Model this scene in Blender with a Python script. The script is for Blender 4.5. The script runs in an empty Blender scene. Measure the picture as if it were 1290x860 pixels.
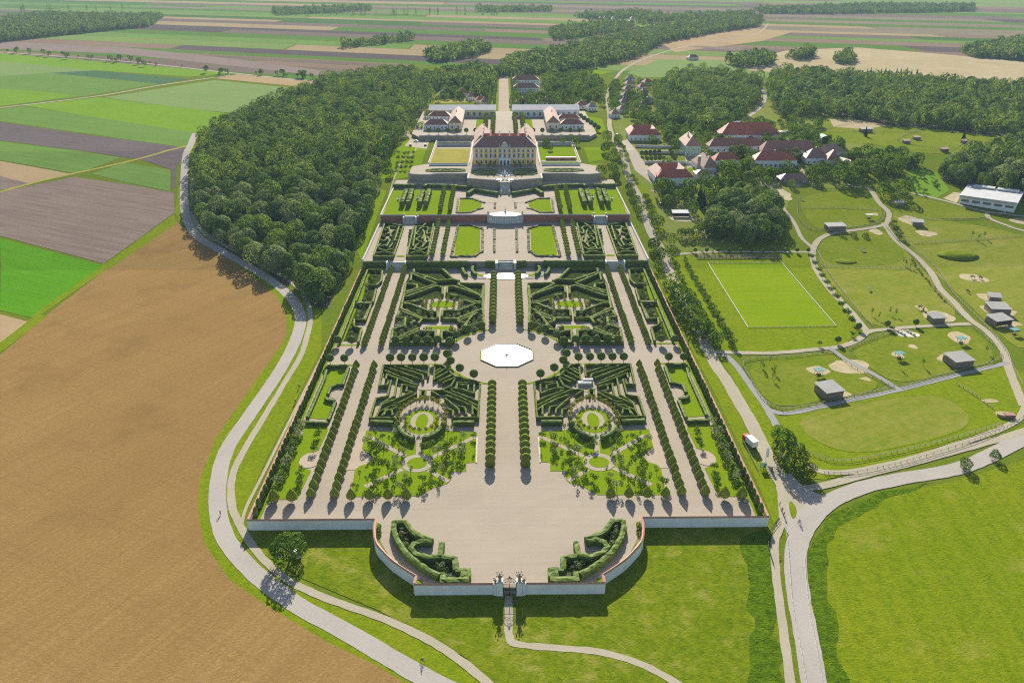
import bpy, bmesh, math, random
import numpy as np
from math import sin, cos, pi, radians, hypot, atan, atan2
from mathutils import Vector, noise, Matrix
from mathutils.geometry import tessellate_polygon
rnd = random.Random(7)
SC = bpy.context.scene
COL = SC.collection

# ------------------------------------------------------------------ survey: photo points -> ground points
CAMH, FPX, VX, VY = 160.0, 1040.0, 632.5, -52.0
PITCH = atan((430 - VY) / FPX)
YAW = atan((645 - VX) / hypot(FPX, 430 - VY))
FW = (sin(YAW) * cos(PITCH), cos(YAW) * cos(PITCH), -sin(PITCH))
RT = (cos(YAW), -sin(YAW), 0)
UP = (sin(YAW) * sin(PITCH), cos(YAW) * sin(PITCH), cos(PITCH))
CAMX = -1.32
Y_A, Y_B, Z_A, Z_B = 450.0, 700.0, -2.5, 13.0
def zt(y):
    return Z_A if y < Y_A else Z_B if y > Y_B else Z_A + (Z_B - Z_A) * (y - Y_A) / (Y_B - Y_A)
def P(u, v, z=0.0):
    d = [FW[i] * FPX + RT[i] * (u - 645) + UP[i] * (430 - v) for i in range(3)]
    t = (z - CAMH) / d[2]
    return (CAMX + d[0] * t, d[1] * t)
def Gd(u, v):                                    # on the open terrain
    z = 0.0
    for _ in range(30):
        x, y = P(u, v, z); z = 0.5 * z + 0.5 * zt(y)
    return P(u, v, z)
def pairs(a): return [(a[i], a[i + 1]) for i in range(0, len(a), 2)]
def gp(*a): return [Gd(*q) for q in pairs(a)]
def pz(z, *a): return [P(u, v, z) for u, v in pairs(a)]
def zoom(ox, oy, s=5.864):
    return lambda z, *a: [P(ox + x / s, oy + y / s, z) for x, y in pairs(a)]
ZA, ZB, ZC, ZD, ZDp, ZG, ZE = zoom(640, 320), zoom(640, 440), zoom(640, 540), zoom(820, 540), zoom(820, 440), zoom(640, 220), zoom(780, 220)
def mir(pts): return [(-x, y) for x, y in pts]
def ell(cx, cy, rx, ry, n=40, a0=0, a1=2 * pi):
    full = abs(a1 - a0 - 2 * pi) < 1e-6
    return [(cx + rx * cos(a0 + (a1 - a0) * i / (n if full else n - 1)), cy + ry * sin(a0 + (a1 - a0) * i / (n if full else n - 1))) for i in range(n)]
def inpoly(x, y, poly):
    c = False; j = len(poly) - 1
    for i in range(len(poly)):
        xi, yi = poly[i]; xj, yj = poly[j]
        if (yi > y) != (yj > y) and x < (xj - xi) * (y - yi) / (yj - yi) + xi: c = not c
        j = i
    return c
def smooth(pts, n=6):
    out = []
    for i in range(len(pts) - 1):
        p0, p1, p2, p3 = pts[max(i - 1, 0)], pts[i], pts[i + 1], pts[min(i + 2, len(pts) - 1)]
        for k in range(n):
            t = k / n
            out.append(tuple(0.5 * (2 * p1[c] + (p2[c] - p0[c]) * t + (2 * p0[c] - 5 * p1[c] + 4 * p2[c] - p3[c]) * t * t + (3 * p1[c] - p0[c] - 3 * p2[c] + p3[c]) * t ** 3) for c in (0, 1)))
    out.append(pts[-1]); return out
def line_pts(a, b, n): return [(a[0] + (b[0] - a[0]) * i / max(n - 1, 1), a[1] + (b[1] - a[1]) * i / max(n - 1, 1)) for i in range(n)]
def resample(pts, step):
    out = [pts[0]]
    for a, b in zip(pts, pts[1:]):
        L = hypot(b[0] - a[0], b[1] - a[1]); n = max(1, int(round(L / step)))
        out += [(a[0] + (b[0] - a[0]) * i / n, a[1] + (b[1] - a[1]) * i / n) for i in range(1, n + 1)]
    return out
ONES = ['', 'first', 'second', 'third', 'fourth', 'fifth', 'sixth', 'seventh', 'eighth', 'ninth', 'tenth', 'eleventh', 'twelfth', 'thirteenth', 'fourteenth', 'fifteenth', 'sixteenth', 'seventeenth', 'eighteenth', 'nineteenth']
TENS = {2: ('twenty', 'twentieth'), 3: ('thirty', 'thirtieth'), 4: ('forty', 'fortieth'), 5: ('fifty', 'fiftieth'), 6: ('sixty', 'sixtieth')}
def nth(n):
    if n < 20: return ONES[n]
    t, o = divmod(n, 10)
    return TENS[t][1] if o == 0 else TENS[t][0] + '-' + ONES[o]

# ------------------------------------------------------------------ materials
def new_mat(name):
    m = bpy.data.materials.new(name); m.use_nodes = True
    nt = m.node_tree; nt.nodes.clear()
    return m, nt, nt.nodes.new('ShaderNodeOutputMaterial')
def N(nt, t, **kw):
    n = nt.nodes.new(t)
    for k, v in kw.items(): setattr(n, k, v)
    return n
def c4(c): return (c[0], c[1], c[2], 1)
def ramp_mix(nt, fac, a, b):
    m = N(nt, 'ShaderNodeMix', data_type='RGBA')
    if hasattr(fac, 'links'): nt.links.new(fac, m.inputs[0])
    else: m.inputs[0].default_value = fac
    for k, s in ((6, a), (7, b)):
        if hasattr(s, 'links'): nt.links.new(s, m.inputs[k])
        else: m.inputs[k].default_value = c4(s)
    return m.outputs[2]
def noise_fac(nt, scale, lo=0.35, hi=0.65, detail=3, vec=None, rough=0.6):
    n = N(nt, 'ShaderNodeTexNoise'); n.inputs['Scale'].default_value = scale; n.inputs['Detail'].default_value = detail
    n.inputs['Roughness'].default_value = rough
    if vec is None:
        g = N(nt, 'ShaderNodeNewGeometry'); vec = g.outputs['Position']
    nt.links.new(vec, n.inputs['Vector'])
    r = N(nt, 'ShaderNodeMapRange'); r.inputs[1].default_value = lo; r.inputs[2].default_value = hi
    nt.links.new(n.outputs['Fac'], r.inputs[0]); return r.outputs[0]
def stretched(nt, angle, sx, sy):
    g = N(nt, 'ShaderNodeNewGeometry'); m = N(nt, 'ShaderNodeMapping')
    m.vector_type = 'TEXTURE' if False else 'POINT'
    r = N(nt, 'ShaderNodeVectorRotate'); r.rotation_type = 'Z_AXIS'; r.inputs['Angle'].default_value = -angle
    nt.links.new(g.outputs['Position'], r.inputs['Vector']); nt.links.new(r.outputs[0], m.inputs['Vector'])
    m.inputs['Scale'].default_value = (sx, sy, 1); return m.outputs[0]
def ground_mat(name, c1, c2, c3=None, s1=0.03, s2=0.6, rough=0.95, rows=None, bump=0.0, spec=0.0, fine=0.5, stains=None, tram=None):
    m, nt, out = new_mat(name)
    col = ramp_mix(nt, noise_fac(nt, s1, 0.3, 0.7, 4), c1, c2)
    if c3: 
        f = noise_fac(nt, s2, 0.38, 0.66, 5, rough=0.7)
        mul = N(nt, 'ShaderNodeMath', operation='MULTIPLY'); nt.links.new(f, mul.inputs[0]); mul.inputs[1].default_value = fine
        col = ramp_mix(nt, mul.outputs[0], col, c3)
    if rows:                                     # drilled or mown rows: (angle, spacing, colour, strength)
        for ang, sp, c, st in rows:
            f = noise_fac(nt, 1.0, 0.42, 0.62, 2, vec=stretched(nt, ang, 0.012 / sp * 2, 1 / sp))
            mul = N(nt, 'ShaderNodeMath', operation='MULTIPLY'); nt.links.new(f, mul.inputs[0]); mul.inputs[1].default_value = st
            col = ramp_mix(nt, mul.outputs[0], col, c)
    if stains:
        sc, lo, hi, c, st = stains
        f = noise_fac(nt, sc, lo, hi, 5, rough=0.65)
        mul = N(nt, 'ShaderNodeMath', operation='MULTIPLY'); nt.links.new(f, mul.inputs[0]); mul.inputs[1].default_value = st
        col = ramp_mix(nt, mul.outputs[0], col, c)
    if tram:                                     # pairs of wheel tracks left by the sprayer: (angle, period, colour, strength)
        ang, per, c, st = tram
        for sh in (0.0, .13):
            g = N(nt, 'ShaderNodeNewGeometry'); r = N(nt, 'ShaderNodeVectorRotate'); r.rotation_type = 'Z_AXIS'; r.inputs['Angle'].default_value = -ang
            nt.links.new(g.outputs['Position'], r.inputs['Vector'])
            w = N(nt, 'ShaderNodeTexWave'); w.bands_direction = 'X'; w.inputs['Scale'].default_value = .314 / per; w.inputs['Distortion'].default_value = 1.2; w.inputs['Detail'].default_value = 1; w.inputs['Detail Scale'].default_value = .06; w.inputs['Phase Offset'].default_value = sh * 6.28
            nt.links.new(r.outputs[0], w.inputs['Vector']); mr = N(nt, 'ShaderNodeMapRange'); mr.inputs[1].default_value = .985; mr.inputs[2].default_value = 1.0; mr.inputs[4].default_value = st
            nt.links.new(w.outputs['Fac'], mr.inputs[0]); col = ramp_mix(nt, mr.outputs[0], col, c)
    b = N(nt, 'ShaderNodeBsdfPrincipled'); nt.links.new(col, b.inputs['Base Color']); b.inputs['Roughness'].default_value = rough
    b.inputs['Specular IOR Level'].default_value = spec
    if bump:
        n = N(nt, 'ShaderNodeTexNoise'); n.inputs['Scale'].default_value = 1.3; n.inputs['Detail'].default_value = 6; n.inputs['Roughness'].default_value = .7
        g = N(nt, 'ShaderNodeNewGeometry'); nt.links.new(g.outputs['Position'], n.inputs['Vector'])
        bp = N(nt, 'ShaderNodeBump'); bp.inputs['Strength'].default_value = bump; bp.inputs['Distance'].default_value = .7
        nt.links.new(n.outputs['Fac'], bp.inputs['Height']); nt.links.new(bp.outputs[0], b.inputs['Normal'])
    nt.links.new(b.outputs[0], out.inputs[0]); return m
def leaf_mat(name, c1, c2, trans=0.35, tc=None, cell=None):
    m, nt, out = new_mat(name)
    oi = N(nt, 'ShaderNodeObjectInfo')
    col = ramp_mix(nt, oi.outputs['Random'], c1, c2)
    if cell:                                     # one shade per tree in a wood
        g = N(nt, 'ShaderNodeNewGeometry'); v = N(nt, 'ShaderNodeTexVoronoi'); v.inputs['Scale'].default_value = cell
        v.voronoi_dimensions = '2D'
        nt.links.new(g.outputs['Position'], v.inputs['Vector']); s = N(nt, 'ShaderNodeSeparateColor'); nt.links.new(v.outputs['Color'], s.inputs[0])
        col = ramp_mix(nt, s.outputs[0], c1, c2)
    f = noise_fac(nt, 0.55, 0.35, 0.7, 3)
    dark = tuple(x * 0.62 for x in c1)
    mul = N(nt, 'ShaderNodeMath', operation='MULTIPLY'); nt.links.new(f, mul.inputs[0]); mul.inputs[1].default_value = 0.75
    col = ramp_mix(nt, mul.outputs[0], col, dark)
    d = N(nt, 'ShaderNodeBsdfDiffuse'); nt.links.new(col, d.inputs[0])
    t = N(nt, 'ShaderNodeBsdfTranslucent')
    tint = N(nt, 'ShaderNodeMix', data_type='RGBA', blend_type='MULTIPLY'); tint.inputs[0].default_value = 1
    nt.links.new(col, tint.inputs[6]); tint.inputs[7].default_value = c4(tc or (1.5, 1.35, 0.5)); nt.links.new(tint.outputs[2], t.inputs[0])
    mx = N(nt, 'ShaderNodeMixShader'); mx.inputs[0].default_value = trans
    nt.links.new(d.outputs[0], mx.inputs[1]); nt.links.new(t.outputs[0], mx.inputs[2])
    gl = N(nt, 'ShaderNodeBsdfGlossy'); gl.inputs['Roughness'].default_value = 0.5; gl.inputs[0].default_value = (0.9, 1, 0.8, 1)
    m2 = N(nt, 'ShaderNodeMixShader'); m2.inputs[0].default_value = 0.008
    nt.links.new(mx.outputs[0], m2.inputs[1]); nt.links.new(gl.outputs[0], m2.inputs[2])
    nt.links.new(m2.outputs[0], out.inputs[0]); return m
def plain(name, c, c2=None, rough=0.8, scale=0.8, metal=0, spec=0.3):
    m, nt, out = new_mat(name)
    b = N(nt, 'ShaderNodeBsdfPrincipled'); b.inputs['Roughness'].default_value = rough; b.inputs['Metallic'].default_value = metal
    b.inputs['Specular IOR Level'].default_value = spec
    c2 = c2 or tuple(x * 0.82 for x in c)
    nt.links.new(ramp_mix(nt, noise_fac(nt, scale, 0.35, 0.7, 4), c, c2), b.inputs['Base Color'])
    nt.links.new(b.outputs[0], out.inputs[0]); return m
def tile_mat(name, c1, c2, c3):
    m, nt, out = new_mat(name)
    b = N(nt, 'ShaderNodeBsdfPrincipled'); b.inputs['Roughness'].default_value = 0.55; b.inputs['Specular IOR Level'].default_value = 0.4
    col = ramp_mix(nt, noise_fac(nt, 0.25, 0.35, 0.65, 4), c1, c2)
    col = ramp_mix(nt, noise_fac(nt, 2.5, 0.5, 0.75, 3), col, c3)
    nt.links.new(col, b.inputs['Base Color']); nt.links.new(b.outputs[0], out.inputs[0]); return m
def water_mat(name, rough=.22):
    m, nt, out = new_mat(name)
    b = N(nt, 'ShaderNodeBsdfPrincipled'); b.inputs['Base Color'].default_value = (0.10, 0.13, 0.12, 1)
    b.inputs['Roughness'].default_value = rough; b.inputs['Specular IOR Level'].default_value = 0.8
    n = N(nt, 'ShaderNodeTexNoise'); n.inputs['Scale'].default_value = 1.6; n.inputs['Detail'].default_value = 3
    g = N(nt, 'ShaderNodeNewGeometry'); nt.links.new(g.outputs['Position'], n.inputs['Vector'])
    bp = N(nt, 'ShaderNodeBump'); bp.inputs['Strength'].default_value = 0.35; bp.inputs['Distance'].default_value = 0.3
    nt.links.new(n.outputs['Fac'], bp.inputs['Height']); nt.links.new(bp.outputs[0], b.inputs['Normal'])
    nt.links.new(b.outputs[0], out.inputs[0]); return m

M = {}
M['ground'] = ground_mat('ground grass', (.105, .15, .010), (.14, .165, .016), (.06, .10, .008), 0.012, 0.35, bump=.25)
M['lawn'] = ground_mat('garden lawn', (.15, .225, .004), (.175, .24, .006), (.10, .165, .004), 0.06, 0.8)
M['sport'] = ground_mat('sports lawn', (.15, .225, .003), (.185, .245, .006), (.115, .19, .003), 0.025, 0.5, rows=[(0.0, 2.5, (.19, .255, .008), .35)])
M['meadow'] = ground_mat('mown meadow', (.14, .19, .004), (.18, .21, .007), (.07, .12, .003), 0.018, 0.5, bump=.4, fine=.7, rows=[(1.45, 2.2, (.20, .22, .010), .28)], stains=(.06, .56, .72, (.27, .24, .05), .5))
M['front'] = ground_mat('front meadow', (.13, .175, .004), (.17, .195, .010), (.06, .108, .004), 0.03, 0.55, bump=.4, fine=.75, stains=(.13, .53, .7, (.29, .255, .06), .6))
M['verge'] = ground_mat('verge grass', (.15, .205, .005), (.185, .215, .009), (.085, .135, .004), 0.05, 0.6, bump=.3, fine=.7)
M['tall'] = ground_mat('tall grass', (.09, .155, .005), (.11, .17, .006), (.035, .075, .003), 0.1, 0.5, bump=.9, fine=.9)
M['paddock'] = ground_mat('dry paddock', (.165, .19, .016), (.205, .205, .035), (.10, .155, .006), 0.035, 0.3, bump=.25, fine=.7, rows=[(0.5, 3, (.24, .225, .05), .3)], stains=(.05, .55, .72, (.27, .235, .075), .5))
M['paddock_green'] = ground_mat('green paddock', (.13, .175, .008), (.19, .20, .025), (.09, .135, .006), 0.04, 0.35, bump=.2, fine=.7)
M['sand'] = plain('bare sand', (.40, .32, .205), (.28, .25, .11), .95, .3, spec=.1)
M['gravel'] = ground_mat('garden gravel', (.345, .29, .222), (.305, .255, .195), (.385, .33, .26), 0.05, 1.8, spec=.04, rows=[(0.0, 1.6, (.29, .24, .185), .3), (.5, 4.0, (.375, .32, .25), .2)], stains=(.03, .5, .72, (.28, .235, .18), .55))
M['sandpath'] = ground_mat('sandy gravel', (.42, .345, .265), (.38, .305, .225), (.36, .28, .21), 0.1, 1.5)
M['road'] = ground_mat('pale asphalt', (.355, .32, .28), (.31, .28, .25), (.40, .36, .32), 0.05, 1.2, stains=(.08, .55, .7, (.26, .235, .21), .45))
M['path'] = ground_mat('gravel path', (.38, .335, .265), (.33, .29, .22), (.28, .26, .15), 0.08, 0.9)
M['grey_path'] = ground_mat('grey path', (.27, .26, .25), (.24, .23, .22), (.31, .30, .28), 0.08, 0.9)
M['village'] = ground_mat('village ground', (.12, .17, .012), (.16, .175, .03), (.26, .23, .15), 0.02, 0.12, fine=.25)
M['crop'] = ground_mat('ripe wheat', (0.300, 0.193, 0.072), (0.244, 0.151, 0.053), (0.178, 0.108, 0.036), 0.010, 0.8, bump=.25, fine=.6, rows=[(1.08, .9, (0.209, 0.124, 0.042), .45), (1.08, 9.0, (0.200, 0.122, 0.042), .35)], stains=(.03, .54, .70, (0.165, 0.101, 0.036), .6), tram=(1.08, 24.0, (0.165, 0.101, 0.037), .16))
M['plough'] = ground_mat('harrowed soil', (0.230, 0.174, 0.145), (0.196, 0.149, 0.123), (0.170, 0.128, 0.102), 0.02, 0.4, bump=.3, rows=[(-.42, 3.0, (0.145, 0.111, 0.089), .6)])
M['dark'] = ground_mat('dark ploughed soil', (.105, .085, .085), (.13, .105, .10), (.085, .07, .07), 0.02, 0.5, rows=[(-.42, 3, (.15, .125, .12), .4)])
M['beige'] = ground_mat('stubble', (0.374, 0.276, 0.157), (0.315, 0.221, 0.123), (0.272, 0.196, 0.102), 0.02, 0.4, rows=[(-.42, 3, (0.281, 0.204, 0.111), .4)])
M['tanfield'] = ground_mat('dry grass field', (0.400, 0.328, 0.208), (0.336, 0.264, 0.152), (0.288, 0.248, 0.128), 0.008, 0.03, fine=.6)
M['crop_bright'] = ground_mat('bright green crop', (.08, .23, .008), (.10, .25, .010), (.045, .15, .006), 0.02, 0.6, bump=.3, rows=[(-.42, 2, (.06, .18, .006), .4)])
M['crop_lime'] = ground_mat('lime green crop', (0.160, 0.264, 0.020), (0.136, 0.232, 0.020), (0.104, 0.192, 0.016), 0.012, 0.2, rows=[(-.42, 4, (0.120, 0.208, 0.024), .3)])
M['crop_mid'] = ground_mat('mid green crop', (0.120, 0.204, 0.040), (0.104, 0.180, 0.036), (0.088, 0.160, 0.028), 0.012, 0.3, rows=[(-.42, 4, (0.144, 0.216, 0.064), .5)])
M['crop_pale'] = ground_mat('pale green crop', (0.173, 0.232, 0.075), (0.150, 0.217, 0.064), (0.128, 0.195, 0.053), 0.012, 0.3, rows=[(-.42, 5, (0.188, 0.240, 0.098), .4)])
M['crop_slate'] = ground_mat('blue green crop', (0.072, 0.132, 0.064), (0.064, 0.119, 0.055), None, 0.012, 0.3)
M['brownfield'] = ground_mat('far brown soil', (.22, .165, .14), (.19, .145, .125), None, 0.01)
M['dry'] = ground_mat('dry lawn', (.30, .26, .06), (.20, .22, .035), (.34, .27, .09), 0.12, 0.8, fine=.6)
M['bed'] = ground_mat('planted bed', (.035, .055, .012), (.06, .08, .018), (.02, .03, .008), 0.3, 0.9, bump=.6, fine=.8)
M['flower'] = ground_mat('flower bed', (.08, .14, .02), (.13, .17, .05), (.42, .36, .30), 0.4, 0.5, fine=.8)
M['soil'] = plain('forest floor', (.06, .07, .025), (.04, .045, .02), .95, .2, spec=.1)
M['hedge'] = leaf_mat('clipped box', (.115, .155, .022), (.15, .185, .028), .1)
M['hedge_dark'] = leaf_mat('clipped hornbeam', (.10, .15, .026), (.135, .18, .032), .1)
M['topiary'] = leaf_mat('topiary leaf', (.20, .25, .024), (.25, .285, .032), .16, tc=(1.6, 1.5, .3))
M['lime'] = leaf_mat('young leaf', (.16, .20, .022), (.22, .23, .03), .4)
M['broad'] = leaf_mat('broad leaf', (.065, .14, .012), (.13, .205, .022), .4)
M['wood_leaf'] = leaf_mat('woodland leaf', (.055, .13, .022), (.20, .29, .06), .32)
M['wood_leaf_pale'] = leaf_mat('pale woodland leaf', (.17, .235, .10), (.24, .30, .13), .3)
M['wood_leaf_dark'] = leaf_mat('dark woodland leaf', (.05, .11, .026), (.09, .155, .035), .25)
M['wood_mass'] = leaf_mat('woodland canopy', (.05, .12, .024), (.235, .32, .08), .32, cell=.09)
M['pine'] = leaf_mat('dark needle', (.035, .06, .022), (.05, .08, .03), .2)
M['bed_leaf'] = leaf_mat('border planting', (.12, .115, .05), (.15, .12, .07), .2)
M['olive'] = leaf_mat('silvery leaf', (.20, .24, .11), (.26, .29, .15), .3, tc=(1.2, 1.2, .7))
M['poplar'] = leaf_mat('poplar leaf', (.09, .17, .025), (.12, .20, .035), .4)
M['bark'] = plain('bark', (.11, .085, .06), (.07, .055, .04), .95, 2, spec=.1)
M['render'] = plain('white lime render', (.82, .81, .78), (.70, .69, .66), .9, .35, spec=.2)
M['render_grey'] = plain('weathered grey render', (.55, .53, .50), (.42, .40, .37), .9, .3, spec=.2)
M['coping'] = tile_mat('terracotta coping', (.55, .27, .16), (.44, .20, .12), (.62, .36, .24))
M['stone'] = plain('pale stone', (.55, .52, .47), (.42, .40, .36), .85, .5)
M['stone_dark'] = plain('weathered stone', (.38, .31, .235), (.26, .21, .16), .9, .5)
M['brick'] = tile_mat('red brick', (.36, .13, .085), (.29, .11, .075), (.42, .19, .13))
M['yellow'] = plain('yellow render', (.84, .56, .13), (.74, .49, .11), .85, .4)
M['cream'] = plain('cream render', (.82, .72, .52), (.72, .62, .44), .85, .4)
M['greenwall'] = plain('green render', (.36, .52, .40), (.30, .44, .34), .85, .4)
M['white'] = plain('white paint', (.80, .79, .77), (.72, .71, .69), .6, .5)
M['roof_red'] = tile_mat('red roof tile', (.42, .11, .06), (.34, .09, .055), (.47, .17, .10))
M['roof_brown'] = tile_mat('brown roof tile', (.31, .125, .085), (.24, .10, .07), (.36, .19, .13))
M['roof_dark'] = tile_mat('dark roof tile', (.29, .14, .105), (.22, .11, .09), (.34, .20, .155))
M['roof_tan'] = tile_mat('sunlit tan roof tile', (.36, .20, .13), (.29, .155, .10), (.42, .27, .19))  # sunlight on red-brown side slopes is put into this tan
M['roof_white'] = plain('pale metal roof', (.46, .46, .45), (.38, .38, .375), .7, .2, metal=.0, spec=.1)
M['roof_grey'] = plain('grey felt roof', (.30, .29, .27), (.24, .23, .21), .8, .4)
M['teal'] = plain('teal roof sheet', (.10, .25, .24), (.08, .21, .20), .7, .5, spec=.1)
M['glass'] = plain('window glass', (.05, .06, .08), (.09, .10, .12), .15, 2, spec=.6)
M['window'] = plain('grey window pane', (.10, .11, .13), (.16, .17, .19), .3, 2, spec=.5)  # greyer and duller than the window glass
M['timber'] = plain('weathered timber', (.27, .21, .16), (.18, .14, .11), .9, 1.5)
M['fence'] = plain('grey fence timber', (.33, .29, .23), (.24, .21, .17), .9, 1.5)
M['iron'] = plain('black iron', (.03, .03, .032), (.05, .045, .04), .5, 2, metal=.5)
M['red_paint'] = plain('red paint', (.45, .03, .03), (.38, .03, .03), .35, 1)
M['car_dark'] = plain('dark car paint', (.04, .045, .06), (.06, .065, .08), .25, 1, spec=.6)
M['car_silver'] = plain('silver car paint', (.55, .56, .58), (.5, .51, .53), .3, 1, spec=.6)
M['rubber'] = plain('tyre rubber', (.02, .02, .02), (.03, .03, .03), .9, 2)
M['cloth_dark'] = plain('dark clothes', (.05, .06, .10), (.08, .08, .10), .9, 3)
M['skin'] = plain('skin', (.50, .32, .24), (.45, .28, .2), .6, 3)
M['sign_green'] = plain('green sign', (.10, .38, .24), (.08, .32, .2), .5, 1)
M['coat_white'] = plain('white coat', (.62, .58, .52), (.5, .46, .4), .8, 2)
M['coat_brown'] = plain('brown coat', (.16, .09, .05), (.12, .07, .04), .8, 2)
M['water'] = water_mat('basin water', .2)
M['water_rippled'] = water_mat('rippled water', .27)
M['kerb'] = plain('sandstone kerb', (.50, .46, .34), (.42, .38, .27), .9, 1)

# ------------------------------------------------------------------ mesh helpers
def tag(o, label=None, cat=None, group=None, kind=None):
    if label: o['label'] = label
    if cat: o['category'] = cat
    if group: o['group'] = group
    if kind: o['kind'] = kind
    return o
def link(o, parent=None):
    COL.objects.link(o)
    if parent is not None: o.parent = parent
    return o
def empty(name, loc, rz=0.0):
    o = bpy.data.objects.new(name, None); o.location = loc; o.rotation_euler = (0, 0, rz); o.empty_display_size = 1
    return link(o)
class MB:
    def __init__(s): s.V = []; s.F = []; s.I = []
    def add(s, vs, fs, m=0):
        n = len(s.V); s.V += [tuple(v) for v in vs]; s.F += [tuple(n + i for i in f) for f in fs]; s.I += [m] * len(fs); return s
    def box(s, x0, x1, y0, y1, z0, z1, m=0):
        return s.add([(x0, y0, z0), (x1, y0, z0), (x1, y1, z0), (x0, y1, z0), (x0, y0, z1), (x1, y0, z1), (x1, y1, z1), (x0, y1, z1)],
                     [(3, 2, 1, 0), (4, 5, 6, 7), (0, 1, 5, 4), (1, 2, 6, 5), (2, 3, 7, 6), (3, 0, 4, 7)], m)
    def prism(s, poly, z0, z1, m=0, top=None):
        a = sum(poly[i][0] * poly[(i + 1) % len(poly)][1] - poly[(i + 1) % len(poly)][0] * poly[i][1] for i in range(len(poly)))
        if a < 0: poly = poly[::-1]
        n = len(poly); V = [(x, y, z0) for x, y in poly] + [(x, y, z1) for x, y in poly]
        s.add(V, [(i, (i + 1) % n, n + (i + 1) % n, n + i) for i in range(n)], m)
        tri = tessellate_polygon([[Vector((x, y, 0)) for x, y in poly]])
        fs = []
        for t in tri:
            c = (poly[t[1]][0] - poly[t[0]][0]) * (poly[t[2]][1] - poly[t[0]][1]) - (poly[t[1]][1] - poly[t[0]][1]) * (poly[t[2]][0] - poly[t[0]][0])
            fs.append(tuple(t) if c > 0 else tuple(t[::-1]))
        return s.add([(x, y, z1) for x, y in poly], fs, m if top is None else top)
    def tube(s, p, q, r0, r1=None, n=6, m=0):
        r1 = r0 if r1 is None else r1
        p, q = Vector(p), Vector(q); d = (q - p).normalized(); a = d.orthogonal().normalized(); b = d.cross(a)
        V = [p + (a * cos(2 * pi * i / n) + b * sin(2 * pi * i / n)) * r0 for i in range(n)] + [q + (a * cos(2 * pi * i / n) + b * sin(2 * pi * i / n)) * r1 for i in range(n)]
        return s.add(V, [(i, (i + 1) % n, n + (i + 1) % n, n + i) for i in range(n)] + [tuple(range(n - 1, -1, -1)), tuple(range(n, 2 * n))], m)
    def lathe(s, prof, n=12, c=(0, 0), m=0, sx=1, sy=1):
        V = []; F = []
        for z, r in prof: V += [(c[0] + sx * r * cos(2 * pi * i / n), c[1] + sy * r * sin(2 * pi * i / n), z) for i in range(n)]
        for k in range(len(prof) - 1):
            F += [(k * n + i, k * n + (i + 1) % n, (k + 1) * n + (i + 1) % n, (k + 1) * n + i) for i in range(n)]
        F.append(tuple(range(n - 1, -1, -1))); F.append(tuple((len(prof) - 1) * n + i for i in range(n)))
        return s.add(V, F, m)
    def strip(s, pts, w, z0, z1, m=0, closed=False):     # wall of width w along a line
        L, R = offset(pts, w / 2), offset(pts, -w / 2); n = len(pts)
        zf0 = z0 if callable(z0) else (lambda y: z0); zf1 = z1 if callable(z1) else (lambda y: z1)
        V = []
        for (lx, ly), (rx, ry) in zip(L, R): V += [(lx, ly, zf0(ly)), (lx, ly, zf1(ly)), (rx, ry, zf1(ry)), (rx, ry, zf0(ry))]
        F = []
        for i in range(n - 1):
            a, b = 4 * i, 4 * i + 4
            F += [(a, a + 1, b + 1, b), (a + 1, a + 2, b + 2, b + 1), (a + 2, a + 3, b + 3, b + 2)]
        F += [(3, 2, 1, 0), (4 * n - 4, 4 * n - 3, 4 * n - 2, 4 * n - 1)]
        return s.add(V, F, m)
    def mesh(s, name, mats, smooth=False):
        me = bpy.data.meshes.new(name); me.from_pydata(s.V, [], s.F)
        for mt in (mats if isinstance(mats, (list, tuple)) else [mats]): me.materials.append(mt)
        me.polygons.foreach_set('material_index', s.I)
        if smooth: me.polygons.foreach_set('use_smooth', [True] * len(s.F))
        me.update(); return me
    def build(s, name, mats, parent=None, smooth=False):
        return link(bpy.data.objects.new(name, s.mesh(name, mats, smooth)), parent)
def offset(pts, d):
    out = []; n = len(pts)
    for i in range(n):
        a, b = pts[max(i - 1, 0)], pts[min(i + 1, n - 1)]
        if 0 < i < n - 1:
            t1 = Vector((pts[i][0] - a[0], pts[i][1] - a[1])).normalized(); t2 = Vector((b[0] - pts[i][0], b[1] - pts[i][1])).normalized()
            nn = Vector((-(t1.y + t2.y), t1.x + t2.x))
            if nn.length < 1e-4: nn = Vector((-t1.y, t1.x))
            nn.normalize(); k = max(0.5, nn.dot(Vector((-t1.y, t1.x)))); nn = nn / k
        else:
            t = Vector((b[0] - a[0], b[1] - a[1])).normalized(); nn = Vector((-t.y, t.x))
        out.append((pts[i][0] + nn.x * d, pts[i][1] + nn.y * d))
    return out
LAYER = [0]
def lay(z, dz):                                  # later sheets lie a hair above earlier ones
    LAYER[0] += 1
    return dz * .5 + LAYER[0] * .00028 if z is None else dz + LAYER[0] * .00012
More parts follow.
